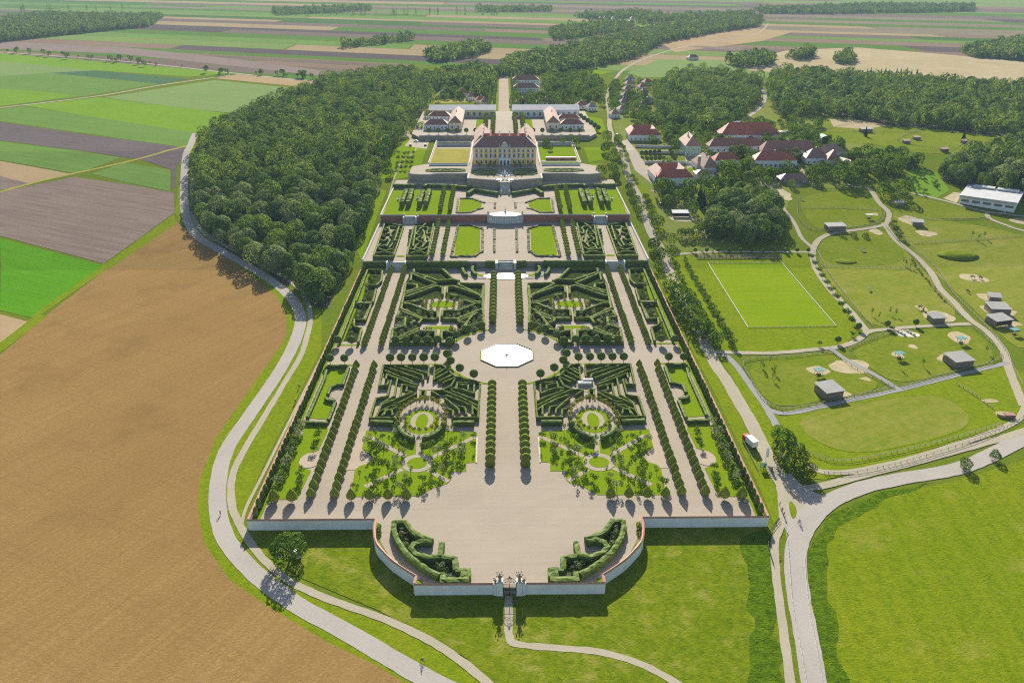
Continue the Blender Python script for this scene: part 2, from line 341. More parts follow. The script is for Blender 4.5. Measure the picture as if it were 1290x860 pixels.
def sheet(name, polys, mat, z=None, dz=0.05, kind='structure'):
    """flat ground sheet; z=None lays it on the terrain (cut where the slope changes)"""
    dz = lay(z, dz); bm = bmesh.new()
    if polys and isinstance(polys[0][0], (int, float)): polys = [polys]
    for poly in polys:
        a = sum(poly[i][0] * poly[(i + 1) % len(poly)][1] - poly[(i + 1) % len(poly)][0] * poly[i][1] for i in range(len(poly)))
        if a < 0: poly = poly[::-1]
        bm.faces.new([bm.verts.new((x, y, 0)) for x, y in poly])
    bm.normal_update(); bmesh.ops.triangulate(bm, faces=bm.faces[:])
    if z is None:
        for yb in (Y_A, Y_B):
            bmesh.ops.bisect_plane(bm, geom=bm.verts[:] + bm.edges[:] + bm.faces[:], plane_co=(0, yb, 0), plane_no=(0, 1, 0))
        for v in bm.verts: v.co.z = zt(v.co.y) + dz
    else:
        for v in bm.verts: v.co.z = z + dz
    for f in bm.faces:
        if f.normal.z < 0: f.normal_flip()
    me = bpy.data.meshes.new(name); bm.to_mesh(me); bm.free(); me.materials.append(mat)
    o = link(bpy.data.objects.new(name, me)); o['kind'] = kind; return o
def ribbon(name, pts, w, mat, z=None, dz=0.12, sm=True, wob=0.0):
    dz = lay(z, dz)
    if sm: pts = smooth(pts, 6)
    L, R = offset(pts, w / 2), offset(pts, -w / 2)
    if w > 1.5 and sm:                           # worn, slightly ragged edges
        pts2 = resample(pts, 3.0); L, R = offset(pts2, w / 2), offset(pts2, -w / 2); pts = pts2
        e = lambda q, k: (q[0] + .28 * noise.noise((q[0] * .35, q[1] * .35, k)), q[1] + .28 * noise.noise((q[0] * .35, q[1] * .35, k + 5)))
        L, R = [e(q, 1) for q in L], [e(q, 2) for q in R]
    polys = []
    for i in range(len(pts) - 1): polys.append([R[i], R[i + 1], L[i + 1], L[i]])
    bm = bmesh.new(); vl = [bm.verts.new((*q, 0)) for q in L]; vr = [bm.verts.new((*q, 0)) for q in R]
    for i in range(len(pts) - 1):
        try: bm.faces.new((vr[i], vr[i + 1], vl[i + 1], vl[i]))
        except ValueError: pass
    if z is None:
        for yb in (Y_A, Y_B): bmesh.ops.bisect_plane(bm, geom=bm.verts[:] + bm.edges[:] + bm.faces[:], plane_co=(0, yb, 0), plane_no=(0, 1, 0))
        for v in bm.verts: v.co.z = zt(v.co.y) + dz
    else:
        for v in bm.verts: v.co.z = z + dz
    bm.normal_update()
    for f in bm.faces:
        if f.normal.z < 0: f.normal_flip()
    me = bpy.data.meshes.new(name); bm.to_mesh(me); bm.free(); me.materials.append(mat)
    o = link(bpy.data.objects.new(name, me)); o['kind'] = 'structure'; return o
def jitter(pts, step, amp, seed=0):
    out = []
    for x, y in resample(pts + [pts[0]], step)[:-1]:
        out.append((x + amp * noise.noise((x * .13, y * .13, seed)) * 2, y + amp * noise.noise((x * .13, y * .13, seed + 9)) * 2))
    return out
def rounded(pts, n=3):                                          # corner cutting
    for _ in range(n):
        q = []
        for i in range(len(pts)):
            a, b = pts[i], pts[(i + 1) % len(pts)]
            q += [(a[0] * .75 + b[0] * .25, a[1] * .75 + b[1] * .25), (a[0] * .25 + b[0] * .75, a[1] * .25 + b[1] * .75)]
        pts = q
    return pts

# ------------------------------------------------------------------ vegetation prototypes
def quads(cen, nor, size, rg, jit=.55):
    n = len(cen); nor = nor + rg.normal(0, jit, (n, 3)); nor /= np.linalg.norm(nor, axis=1)[:, None] + 1e-9
    a = np.cross(nor, rg.normal(0, 1, (n, 3))); a /= np.linalg.norm(a, axis=1)[:, None] + 1e-9
    b = np.cross(nor, a); s = size * rg.uniform(.6, 1.3, (n, 1)); t = size * rg.uniform(.5, 1.1, (n, 1))
    V = np.stack([cen - a * s * .55, cen - b * t * .5 + a * s * .1, cen + a * s * .5, cen + b * t * .55], 1)
    return V.reshape(-1, 3)
def arr_mesh(name, leafV, mats, extra=None):
    me = bpy.data.meshes.new(name); nl = len(leafV); nq = nl // 4
    V = leafV; F = np.arange(nl, dtype=np.int32); ls = np.arange(nq, dtype=np.int32) * 4; lt = np.full(nq, 4, np.int32); mi = np.zeros(nq, np.int32)
    if extra is not None:
        eV = np.array(extra.V); ef = extra.F; lens = np.array([len(f) for f in ef], np.int32)
        F = np.concatenate([F, np.concatenate([np.array(f, np.int32) for f in ef]) + nl])
        ls = np.concatenate([ls, nl + np.concatenate([[0], np.cumsum(lens)[:-1]]).astype(np.int32)]); lt = np.concatenate([lt, lens])
        V = np.concatenate([V, eV]); mi = np.concatenate([mi, np.array(extra.I, np.int32)])
    me.vertices.add(len(V)); me.vertices.foreach_set('co', V.astype(np.float32).ravel())
    me.loops.add(len(F)); me.loops.foreach_set('vertex_index', F)
    me.polygons.add(len(ls)); me.polygons.foreach_set('loop_start', ls); me.polygons.foreach_set('material_index', mi)
    for m in mats: me.materials.append(m)
    me.update(calc_edges=True); me.validate(); return me
def lumpy(seed, n, r, h0, h1, leaf, k=14, inner=.8):
    """leaf patches over a crown made of k overlapping lumps; crown spans heights h0..h1"""
    rg = np.random.default_rng(seed); cz, hz = (h0 + h1) / 2, (h1 - h0) / 2
    th = rg.uniform(0, 2 * pi, k); rr = np.sqrt(rg.uniform(.05, 1, k)) * r * .66; zz = rg.uniform(-.55, .75, k)
    zz *= np.sqrt(np.clip(1 - (rr / r) ** 2, .1, 1))
    L = np.stack([rr * np.cos(th), rr * np.sin(th), cz + zz * hz], 1); lr = r * rg.uniform(.32, .58, k)
    pick = rg.choice(k, n * 3, p=lr ** 2 / np.sum(lr ** 2)); d = rg.normal(0, 1, (n * 3, 3)); d[:, 2] = d[:, 2] * .9 + .25
    d /= np.linalg.norm(d, axis=1)[:, None]
    p = L[pick] + d * (lr[pick] * rg.uniform(.82, 1.08, n * 3))[:, None] * np.array([1, 1, .9])
    keep = np.ones(len(p), bool)
    for j in range(k): keep &= ~((np.linalg.norm((p - L[j]) / np.array([1, 1, .9]), axis=1) < lr[j] * inner) & (pick != j))
    p, d = p[keep][:n], d[keep][:n]
    return quads(p, d, leaf, rg, .36)
def dome(seed, n, r, h0, h1, leaf, k=16, amp=.22, jit=.3):
    """leaf patches over one rounded crown with bulging boughs and a few hollows"""
    rg = np.random.default_rng(seed); u = rg.normal(0, 1, (k, 3)); u[:, 2] = np.abs(u[:, 2]) * .9; u /= np.linalg.norm(u, axis=1)[:, None]; a = rg.uniform(.3, 1.0, k) * amp
    d = rg.normal(0, 1, (n * 2, 3)); d /= np.linalg.norm(d, axis=1)[:, None]; d = d[d[:, 2] > -.42][:n]
    w = np.exp(-(1 - d @ u.T) / .07); f = .86 + (w * a).max(1); near = (w * a).argmax(1); m = (w * a).max(1)[:, None] / amp
    nn = d * (1 - .0 * m) + (d - u[near]) * 1.3 * m; nn /= np.linalg.norm(nn, axis=1)[:, None]
    cz = h0 + (h1 - h0) * .38; up_ = (h1 - cz); dn = (cz - h0) / .42
    p = d * f[:, None] * rg.uniform(.93, 1.05, (len(d), 1)); q = np.where(p[:, 2] > 0, p[:, 2] * up_, p[:, 2] * dn)
    return quads(np.stack([p[:, 0] * r, p[:, 1] * r, cz + q], 1), nn, leaf, rg, jit)
def revol(seed, n, prof, leaf, squareness=0):
    """leaf patches on a clipped surface of revolution; prof = [(z, r)]"""
    rg = np.random.default_rng(seed); z = np.array([p[0] for p in prof]); r = np.array([p[1] for p in prof])
    ds = np.hypot(np.diff(z), np.diff(r)); w = ds * (r[:-1] + r[1:]) / 2 + 1e-6; seg = rg.choice(len(ds), n, p=w / w.sum()); t = rg.uniform(0, 1, n)
    zz = z[seg] + t * (z[seg + 1] - z[seg]); rr = r[seg] + t * (r[seg + 1] - r[seg]); th = rg.uniform(0, 2 * pi, n)
    if squareness: 
        q = 1 / np.maximum(np.abs(np.cos(th)), np.abs(np.sin(th))); rr = rr * (1 + squareness * (q - 1))
    rr = rr * rg.uniform(.93, 1.06, n)
    nz = -(r[seg + 1] - r[seg]) / (ds[seg] + 1e-9); nr = (z[seg + 1] - z[seg]) / (ds[seg] + 1e-9)
    p = np.stack([rr * np.cos(th), rr * np.sin(th), zz], 1); nn = np.stack([nr * np.cos(th), nr * np.sin(th), nz], 1)
    return quads(p, nn, leaf, rg, .35)
PROTO = {}
def reg(kind, leafV, leafmat, trunk=None, core=None):
    """a plant of one kind: joined mesh for small copies, crown and trunk apart for those that show both"""
    ex = MB()
    if core: ex.lathe(core[0], core[1] if len(core) > 1 else 10, m=0)
    both = MB(); both.V = list(ex.V); both.F = list(ex.F); both.I = list(ex.I)
    tk = MB()
    if trunk:
        for t in trunk: tk.tube(*t, n=6); 
        n0 = len(both.V); both.V += tk.V; both.F += [tuple(n0 + i for i in f) for f in tk.F]; both.I += [1] * len(tk.F)
    PROTO[kind] = dict(joined=arr_mesh(kind, leafV, [leafmat, M['bark']], both if both.V else None),
                       crown=arr_mesh(kind + '_crown', leafV, [leafmat], ex if ex.V else None),
                       trunk=tk.mesh(kind + '_trunk', M['bark']) if trunk else None)
def tr(h, r, lean=0.0, limbs=0, R=2, seed=0):
    q = random.Random(seed); out = [((0, 0, -.3), (lean, 0, h), r, r * .6)]
    for i in range(limbs):
        a = 2 * pi * i / limbs + q.random(); z = h * q.uniform(.6, .95)
        out.append(((lean * z / h, 0, z), (R * cos(a), R * sin(a), h * q.uniform(1.25, 1.6)), r * .45, r * .15))
    return out
def plant(kind, name, x, y, z, s=1.0, rz=None, label=None, cat='tree', group=None, parts=False, sz=None):
    pr = PROTO[kind]; rz = rnd.uniform(0, 6.28) if rz is None else rz
    sc = (s, s, s if sz is None else sz)
    if parts:
        o = empty(name, (x, y, z), rz); o.scale = sc
        link(bpy.data.objects.new('crown', pr['crown']), o)
        if pr['trunk']: link(bpy.data.objects.new('trunk', pr['trunk']), o)
    else:
        o = bpy.data.objects.new(name, pr['joined']); o.location = (x, y, z); o.rotation_euler = (0, 0, rz); o.scale = sc; link(o)
    return tag(o, label, cat, group)
# clipped garden trees
def clipped(kind, seed, n, prof, leaf, mat, trunk=None, seg=14):
    reg(kind, revol(seed, n, prof, leaf), M[mat], trunk, ([(z, r * .97) for z, r in prof], seg))
clipped('cone', 1, 170, [(.75, .4), (.95, 1.3), (1.6, 1.72), (2.4, 1.55), (3.4, 1.0), (4.2, .45), (4.7, .03)], .34, 'topiary', tr(1.2, .13))
clipped('ball', 2, 190, [(1.5, .3), (1.75, 1.2), (2.3, 1.8), (3.3, 2.05), (4.2, 1.8), (4.8, 1.25), (5.1, .7), (5.25, .03)], .38, 'hedge_dark', tr(2.2, .16))
clipped('arch', 3, 200, [(.0, 1.4), (2.3, 1.45), (2.7, 1.75), (3.3, 1.9), (4.0, 1.65), (4.6, 1.1), (4.95, .5), (5.05, .03)], .34, 'topiary')
clipped('globe', 4, 130, [(.6, .2), (.8, 1.0), (1.4, 1.5), (2.1, 1.6), (2.7, 1.35), (3.15, .8), (3.35, .03)], .32, 'topiary', tr(1, .1))
clipped('column', 5, 120, [(.1, .5), (1, .85), (2.4, .8), (3.4, .4), (3.9, .03)], .32, 'hedge_dark', None, 10)
reg('shrub', dome(6, 110, 1.0, .0, 1.5, .34, 6, .2, .25), M['olive'])
reg('shrub_green', dome(7, 110, 1.0, .0, 1.5, .34, 6, .2, .25), M['hedge'])
reg('spire', revol(8, 150, [(.1, .3), (.5, .8), (1.3, .6), (2.6, .05)], .35), M['topiary'])
reg('lime_tree', lumpy(9, 220, 1.5, .5, 3.9, .5, 9), M['lime'], tr(1.6, .1))
reg('young', lumpy(10, 230, 1.7, .9, 3.9, .5, 9), M['broad'], tr(2, .1, 0, 3, 1))
reg('silver', lumpy(11, 210, 1.9, .9, 4.2, .45, 9), M['olive'], tr(2, .1, 0, 3, 1))
reg('thin', lumpy(12, 60, 1.1, 1.2, 4.2, .5, 6), M['broad'], tr(3.6, .07, 0, 3, .8))
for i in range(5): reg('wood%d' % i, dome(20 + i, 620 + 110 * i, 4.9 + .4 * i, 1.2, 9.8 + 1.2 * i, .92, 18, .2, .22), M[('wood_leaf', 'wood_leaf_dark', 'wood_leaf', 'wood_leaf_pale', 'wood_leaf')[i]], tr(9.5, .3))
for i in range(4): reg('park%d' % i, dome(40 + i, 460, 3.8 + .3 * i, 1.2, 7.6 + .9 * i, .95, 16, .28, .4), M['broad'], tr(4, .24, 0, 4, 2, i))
reg('park_lime', dome(45, 460, 4.0, 1.2, 8, .8, 16, .3, .4), M['poplar'], tr(4, .24))
for i in range(2): reg('big%d' % i, lumpy(50 + i, 1500, 4.6, .5, 8.4, .62, 22, .85), M['broad'], tr(4, .32, .2, 6, 2.4, 60 + i))
reg('spruce', revol(61, 300, [(.6, 1.2), (1.2, 2.2), (4, 1.7), (8, .8), (11.5, .05)], .9), M['pine'], tr(3, .2), ([(.8, 1.2), (1.2, 1.9), (4, 1.4), (8, .6), (11, .05)],))
reg('poplar', revol(62, 240, [(.8, .5), (2, 1.6), (6, 1.7), (10, 1.0), (12.5, .05)], .9), M['poplar'], tr(3, .2), ([(1, .4), (2, 1.2), (6, 1.3), (10, .7), (12, .05)],))
reg('far_poplar', revol(63, 90, [(1, 1.0), (4, 2.4), (12, 2.2), (19, .2)], 1.9), M['wood_leaf'], tr(3, .3))
reg('far_round', lumpy(64, 110, 5, 1.5, 10, 2.1, 8), M['wood_leaf'], tr(4, .3))

def canopy(name, pts, n, leaf, seed, label, group=None, mat='wood_mass'):
    """a wood too deep to count, as one mass of many crowns"""
    rg = np.random.default_rng(seed); prot = [dome(seed * 10 + i, n, 4.9 + .45 * i, 1.2, 9.8 + 1.2 * i, leaf, 14, .2, .22) for i in range(4)]; out = []
    for x, y in pts:
        p = prot[rg.integers(4)]; a = rg.uniform(0, 6.28); s = rg.uniform(.7, 1.2); c, q = cos(a) * s, sin(a) * s
        out.append(np.stack([p[:, 0] * c - p[:, 1] * q + x, p[:, 0] * q + p[:, 1] * c + y, p[:, 2] * s * rg.uniform(.8, 1.35) + zt(y)], 1))
    o = link(bpy.data.objects.new(name, arr_mesh(name, np.concatenate(out), [M[mat]])))
    return tag(o, label, 'wood', group, 'stuff')
def scatter(poly, d, seed, jitter=.35, avoid=()):
    r = random.Random(seed); xs = [p[0] for p in poly]; ys = [p[1] for p in poly]; out = []; row = 0
    y = min(ys)
    while y < max(ys):
        x = min(xs) + (d / 2 if row % 2 else 0)
        while x < max(xs):
            px, py = x + r.uniform(-jitter, jitter) * d, y + r.uniform(-jitter, jitter) * d
            if inpoly(px, py, poly) and not any(inpoly(px, py, a) for a in avoid): out.append((px, py))
            x += d
        y += d * .87; row += 1
    return out
def hedge(name, pts, w, h, z0, mat, label, group, cat='hedge', step=1.1, amp=.13, topvar=.1):
    pts = resample(pts, step); L = len(pts)
    prof = [(-.5, 0), (-.52, .5), (-.46, .93), (0, 1.0), (.46, .93), (.52, .5), (.5, 0)]
    lines = [offset(pts, -a * w) for a, _ in prof]; V = []; F = []; K = len(prof)
    for i in range(L):
        for k, (a, b) in enumerate(prof):
            x, y = lines[k][i]; z = z0 + b * h
            q = noise.noise_vector((x * 1.3, y * 1.3, z * 1.3)) * amp * (1 if b > 0 else .3)
            V.append((x + q.x, y + q.y, z + (q.z + topvar * noise.noise((x * .5, y * .5, 3))) * (b > .2)))
    for i in range(L - 1):
        for k in range(K - 1): F.append((i * K + k, i * K + k + 1, (i + 1) * K + k + 1, (i + 1) * K + k))
    F.append(tuple(range(K - 1, -1, -1))); F.append(tuple((L - 1) * K + k for k in range(K)))
    mb = MB().add(V, F)
    # a fuzz of leaf tufts breaks the clipped edges
    me = mb.mesh(name, M[mat]); o = link(bpy.data.objects.new(name, me))
    return tag(o, label, cat, group)
SIDES = ((1, 'right'), (-1, 'left'))
def sd(pts, s): return pts if s > 0 else mir(pts)
#@@PART2
# ------------------------------------------------------------------ camera, light, air
cam = bpy.data.cameras.new('camera'); co = link(bpy.data.objects.new('camera', cam))
cam.sensor_width = 36; cam.lens = FPX / 1290 * 36; cam.clip_end = 40000; cam.clip_start = 1
co.location = (CAMX, 0, CAMH); co.rotation_euler = (pi / 2 - PITCH, 0, -YAW); SC.camera = co
W = bpy.data.worlds.new('World'); SC.world = W; W.use_nodes = True
bg = W.node_tree.nodes['Background']; sky = W.node_tree.nodes.new('ShaderNodeTexSky'); sky.sky_type = 'NISHITA'; sky.sun_disc = False
SUN_E = radians(24.0)
sky.sun_elevation = SUN_E; sky.sun_rotation = radians(0); sky.air_density = 1.0; sky.dust_density = 1.0; sky.ozone_density = 1.0
W.node_tree.links.new(sky.outputs[0], bg.inputs[0]); bg.inputs[1].default_value = 0.072
sl = bpy.data.lights.new('sun', 'SUN'); sl.energy = 5.0; sl.angle = radians(.5); sl.color = (1.0, .94, .82)
so = link(bpy.data.objects.new('sun', sl)); so.rotation_euler = (-(pi / 2 - SUN_E), 0, radians(-1.0)); so.location = (0, 300, 300)
SC.view_settings.view_transform = 'Standard'; SC.view_settings.look = 'None'; SC.view_settings.exposure = 1.18; SC.view_settings.gamma = 1
SC.cycles.max_bounces = 5; SC.cycles.diffuse_bounces = 2; SC.cycles.glossy_bounces = 2; SC.cycles.transmission_bounces = 3; SC.cycles.volume_bounces = 0
SC.cycles.use_denoising = False; SC.cycles.sample_clamp_direct = 3.0; SC.cycles.sample_clamp_indirect = 2.0; SC.cycles.filter_width = 1.15
hz = MB().box(-9000, 9000, -700, 12000, -4.5, 166).build('haze', new_mat('air')[0])
nt = hz.data.materials[0].node_tree; vol = nt.nodes.new('ShaderNodeVolumePrincipled')
vol.inputs['Color'].default_value = (.56, .76, 1, 1); vol.inputs['Density'].default_value = 0.000052; vol.inputs['Anisotropy'].default_value = 0.0
nt.links.new(vol.outputs[0], nt.nodes['Material Output'].inputs['Volume'])
tag(hz, 'thin pale summer haze over the plain', 'haze', None, 'stuff')

# ------------------------------------------------------------------ ground, fields
FAR = 11500
sheet('ground', [(-8000, -600), (8000, -600), (8000, FAR), (-8000, FAR)], M['ground'], None, 0.0)
# strip fields of the far plain, skewed like the ploughing there
r2 = random.Random(21)
FARM = [ground_mat('far strip %d' % i, c, tuple(x * .85 for x in c), None, .006) for i, c in enumerate([tuple(v * 1.0 for v in q) for q in [(.16, .12, .10), (.21, .145, .105), (.10, .08, .078), (.09, .16, .03), (.13, .21, .045), (.16, .22, .06), (.30, .225, .125), (.20, .165, .11), (.07, .13, .035)]])]
def strip_zone(x0, x1, ys0, ys1, sk, wmin, wmax, lmin, lmax, picks):
    y = ys0
    while y < ys1:
        k = 1 + (y - ys0) / 2200; h = r2.uniform(wmin, wmax) * k; x = x0 + r2.uniform(-300, 0)
        last = -1
        while x < x1:
            L = r2.uniform(lmin, lmax) * k; i = r2.choice(picks)
            if i == last: i = r2.choice(picks)
            last = i; e = min(x + L, x1)
            a = [(x, y - sk * x), (e - 5, y - sk * (e - 5)), (e - 5, y + h - 3 - sk * (e - 5)), (x, y + h - 3 - sk * x)]
            sheet('field', a, FARM[i], None, .04); x = e
        y += h
strip_zone(-2600, -140, 1040, 1265, .42, 30, 70, 400, 1100, [0, 1, 2, 3, 4, 6, 0, 8])
strip_zone(-2600, 2900, 1270, 3300, .42, 38, 95, 500, 1300, [0, 1, 2, 3, 4, 5, 6, 7, 0, 3, 4, 8])
strip_zone(-3600, 4200, 3350, 8000, .42, 120, 300, 800, 2400, [0, 1, 3, 4, 5, 5, 4, 6, 7, 8, 4])
def field(mat, *a, dz=.08): return sheet('field', gp(*a), M[mat], None, dz)
field('brownfield', 0, 62, 150, 68, 300, 84, 420, 98, 428, 92, 300, 75, 160, 60, 0, 52, dz=.07)
field('crop_lime', 0, 67, 145, 79, 290, 92, 240, 97, 120, 89, 0, 77)
field('crop_pale', 0, 77, 120, 89, 62, 92, 0, 96)
field('crop_slate', 62, 92, 120, 89, 238, 100, 200, 106)
field('crop_mid', 0, 96, 62, 92, 200, 106, 110, 121, 0, 134)
field('crop_lime', 0, 112, 60, 116, 98, 121, 0, 134, dz=.1)
field('crop_pale', 130, 123, 270, 101, 385, 113, 300, 143, 250, 139)
field('crop_lime', 30, 133, 125, 123, 300, 145, 245, 168, 130, 150)
field('crop_mid', 0, 138, 30, 134, 250, 168, 238, 187, 210, 183, 0, 153)
field('dark', 0, 154, 110, 170, 238, 187, 222, 212, 170, 200, 152, 159 + 39, 0, 177)
field('crop_mid', 0, 178, 152, 199, 98, 219, 0, 202)
field('crop_mid', 115, 219, 158, 205, 215, 214, 214, 241, 168, 232)
field('dark', 182, 203, 222, 193, 222, 236, 216, 240, 216, 214, dz=.1)
field('beige', 0, 203, 93, 220, 0, 240)
field('plough', 0, 222, 36, 231, 0, 240, dz=.1)
field('plough', 0, 242, 93, 223, 158, 232, 219, 243, 220, 268, 131, 332, 0, 297)
field('crop_bright', 0, 300, 131, 335, 43, 401, 0, 391)
field('beige', 0, 396, 38, 406, 0, 434)
field('crop', 0, 447, 60, 396, 136, 337, 222, 279, 247, 300, 272, 316, 317, 347, 348, 373, 361, 397, 361, 423, 346, 447, 322, 480, 272, 552, 252, 604, 249, 640, 257, 683, 288, 729, 341, 766, 412, 808, 475, 838, 520, 866, 560, 900, 0, 960, dz=.1)
field('beige', 270, 99, 300, 94, 422, 105, 410, 113, 385, 110)
ribbon('track', gp(0, 136, 125, 121, 200, 108, 290, 95), 5, M['path'], None, .14)
ribbon('track', gp(0, 242, 60, 226, 120, 213, 180, 199, 240, 183), 4, M['dry'], None, .14)
ribbon('road', gp(0, 66, 150, 77, 290, 92, 400, 102, 470, 97), 6, M['path'], None, .14)
# right-hand far fields
field('tanfield', 905, 86, 990, 64, 1080, 60, 1180, 68, 1290, 78, 1290, 106, 1160, 100, 1060, 92, 985, 92, dz=.09)
field('beige', 830, 52, 900, 32, 1000, 40, 960, 52, 850, 66, dz=.08)
field('crop_pale', 790, 92, 830, 75, 910, 76, 945, 88, 900, 96, 810, 98, dz=.1)
field('plough', 860, 58, 900, 62, 952, 65, 930, 60, dz=.1)
field('crop_lime', 562, 100, 590, 92, 604, 108, 600, 117, 575, 114, dz=.1)
field('lawn', 640, 88, 700, 86, 775, 90, 740, 98, 650, 97, dz=.1)
# right meadow with its uncut margin along the road
sheet('meadow', gp(1008, 900, 1006, 720, 1020, 690, 1050, 655, 1110, 626, 1200, 606, 1290, 580, 1420, 548, 1500, 900), M['meadow'], None, .08)
sheet('meadow_margin', jitter(gp(1032, 900, 1030, 800, 1017, 740, 1015, 700, 1030, 670, 1062, 640, 1110, 620, 1150, 612, 1180, 609, 1110, 632, 1070, 655, 1046, 690, 1040, 720, 1052, 800, 1064, 900), 4, 1.6, 3), M['tall'], None, .11)
sheet('meadow', gp(300, 664, 330, 662, 970, 660, 985, 720, 984, 800, 990, 900, 640, 900, 590, 830, 480, 770, 380, 728, 320, 690), M['front'], None, .08)
sheet('meadow_margin', jitter(gp(939, 672, 966, 668, 977, 700, 984, 860, 986, 900, 948, 900, 945, 800), 4, 1.6, 3), M['tall'], None, .11)
# verges
sheet('verge', gp(220, 270, 232, 183, 246, 170, 262, 178, 250, 250, 270, 310, 330, 340, 405, 393, 405, 440, 330, 590, 303, 660, 320, 690, 420, 757, 540, 806, 640, 870, 560, 900, 475, 845, 340, 770, 285, 730, 255, 685, 246, 640, 250, 600, 270, 550, 345, 445, 358, 410, 346, 377, 315, 350, 270, 320), M['verge'], None, .05)
sheet('verge', gp(136, 340, 222, 282, 220, 270, 131, 334), M['verge'], None, .13)
sheet('verge', gp(43, 403, 136, 338, 131, 332, 40, 398), M['verge'], None, .13)
sheet('verge', gp(0, 445, 60, 398, 46, 396, 0, 432), M['verge'], None, .13)
# open wood-edge lawns left of the palace
sheet('lawn', gp(476, 225, 480, 205, 505, 182, 520, 172, 538, 186, 530, 210, 522, 222, 500, 226), M['lawn'], None, .10)
sheet('lawn', gp(455, 330, 487, 240, 478, 238, 445, 300), M['lawn'], None, .10)
# village ground on the right
sheet('village_ground', gp(800, 235, 790, 200, 775, 165, 760, 120, 860, 95, 960, 100, 1060, 150, 1100, 200, 1085, 240, 1000, 235, 980, 300, 860, 330, 830, 300), M['village'], None, .05)
sheet('lawn', gp(792, 228, 800, 225, 815, 236, 822, 250, 838, 290, 830, 300, 815, 262), M['verge'], None, .09)
sheet('lawn', gp(738, 146, 758, 150, 763, 163, 752, 172, 745, 165), M['lawn'], None, .1)
sheet('lawn', gp(735, 186, 764, 186, 768, 200, 742, 205), M['lawn'], None, .1)
sheet('lawn', gp(742, 206, 760, 206, 765, 215, 745, 215), M['lawn'], None, .1)
# deer park beyond the farm buildings
sheet('pasture', gp(1030, 165, 1045, 148, 1085, 152, 1130, 160, 1200, 166, 1270, 172, 1240, 190, 1200, 195, 1150, 192, 1100, 182, 1055, 180), M['paddock_green'], None, .10)
sheet('pasture', gp(1045, 150, 1085, 152, 1120, 158, 1090, 163, 1050, 160), M['tanfield'], None, .13)
sheet('lawn', gp(1140, 222, 1150, 212, 1182, 218, 1196, 240, 1180, 250, 1150, 243), M['crop_lime'], None, .10)
sheet('soil_patch', gp(1188, 250, 1202, 242, 1212, 244, 1205, 256), M['sand'], None, .12)
# ------------------------------------------------------------------ park meadows and paddocks on the right
sheet('verge', gp(835, 330, 848, 322, 1018, 318, 1040, 345, 1085, 410, 1060, 440, 905, 446, 880, 415, 845, 360), M['verge'], None, .06)
sheet('sports_lawn', gp(892, 332, 985, 332, 1053, 411, 942, 413), M['sport'], None, .09)
sheet('verge', gp(822, 330, 832, 330, 870, 410, 930, 520, 955, 570, 990, 640, 975, 660, 955, 610, 900, 495, 850, 400), M['verge'], None, .06)
sheet('verge', gp(905, 450, 925, 480, 985, 600, 1040, 604, 1290, 540, 1290, 470, 1270, 460, 1100, 500, 985, 525, 965, 515, 925, 452), M['verge'], None, .06)
def paddock(mat, *a, dz=.10): return sheet('paddock', rounded(gp(*a), 2), M[mat], None, dz)
paddock('paddock', 1028, 314, 1048, 296, 1095, 290, 1113, 290, 1150, 325, 1172, 350, 1216, 402, 1160, 410, 1100, 413, 1078, 390, 1040, 350)
sheet('paddock', rounded(gp(1030, 300, 1085, 292, 1113, 291, 1148, 325, 1110, 337, 1035, 334), 2), M['paddock_green'], None, .13)
paddock('paddock', 1123, 262, 1150, 268, 1200, 280, 1240, 285, 1300, 300, 1400, 310, 1400, 420, 1290, 440, 1275, 435, 1240, 402, 1190, 355, 1150, 315, 1128, 290)
paddock('paddock_green', 1103, 243, 1150, 248, 1190, 256, 1246, 268, 1240, 276, 1180, 276, 1130, 270, 1115, 258, dz=.12)
paddock('paddock_green', 1003, 250, 1040, 242, 1094, 242, 1112, 262, 1110, 278, 1085, 285, 1040, 292, 1020, 284, dz=.12)
paddock('paddock_green', 1068, 440, 1110, 424, 1180, 413, 1222, 412, 1245, 432, 1256, 456, 1200, 468, 1132, 486, 1090, 460)
paddock('paddock_green', 938, 458, 990, 450, 1040, 444, 1060, 452, 1122, 488, 1050, 502, 985, 515, 960, 500)
paddock('paddock', 1003, 528, 1040, 512, 1160, 496, 1190, 500, 1215, 515, 1224, 530, 1205, 546, 1120, 566, 1075, 571, 1040, 562, 1012, 545)
rt_ = rounded(gp(1003, 528, 1040, 512, 1160, 496, 1190, 500, 1215, 515, 1224, 530, 1205, 546, 1120, 566, 1075, 571, 1040, 562, 1012, 545), 2)
ribbon('racetrack', rt_ + [rt_[0]], .6, M['verge'], None, .15, sm=False)
def sandspot(u, v, ru, rv, mat='sand', dz=.16):
    c = Gd(u, v); q = Gd(u + ru, v); t = Gd(u, v - rv)
    sheet('sand_patch', jitter(ell(c[0], c[1], (q[0] - c[0]) * .78, (t[1] - c[1]) * .78, 26), 1.6, 1.6, u), M[mat], None, dz)
for a in ((1031, 467, 15, 7), (1070, 462, 34, 12), (1092, 478, 12, 4), (1052, 496, 22, 7), (1131, 447, 13, 5), (1210, 426, 16, 8), (1200, 452, 24, 8), (1155, 437, 7, 3), (1182, 398, 26, 8), (1160, 388, 9, 5), (1226, 350, 21, 6), (1166, 294, 18, 5), (1146, 278, 14, 8), (1258, 392, 26, 9), (1270, 408, 20, 7), (1245, 374, 18, 6), (1268, 522, 10, 5), (1245, 506, 9, 4), (1105, 293, 12, 4), (1000, 232, 14, 5), (985, 245, 12, 10), (965, 232, 16, 4), (1285, 279, 14, 5), (860, 275, 20, 5), (880, 290, 14, 4), (1100, 270, 5, 2)): sandspot(*a)
sandspot(1141, 421, 17, 5, 'kerb', .19)
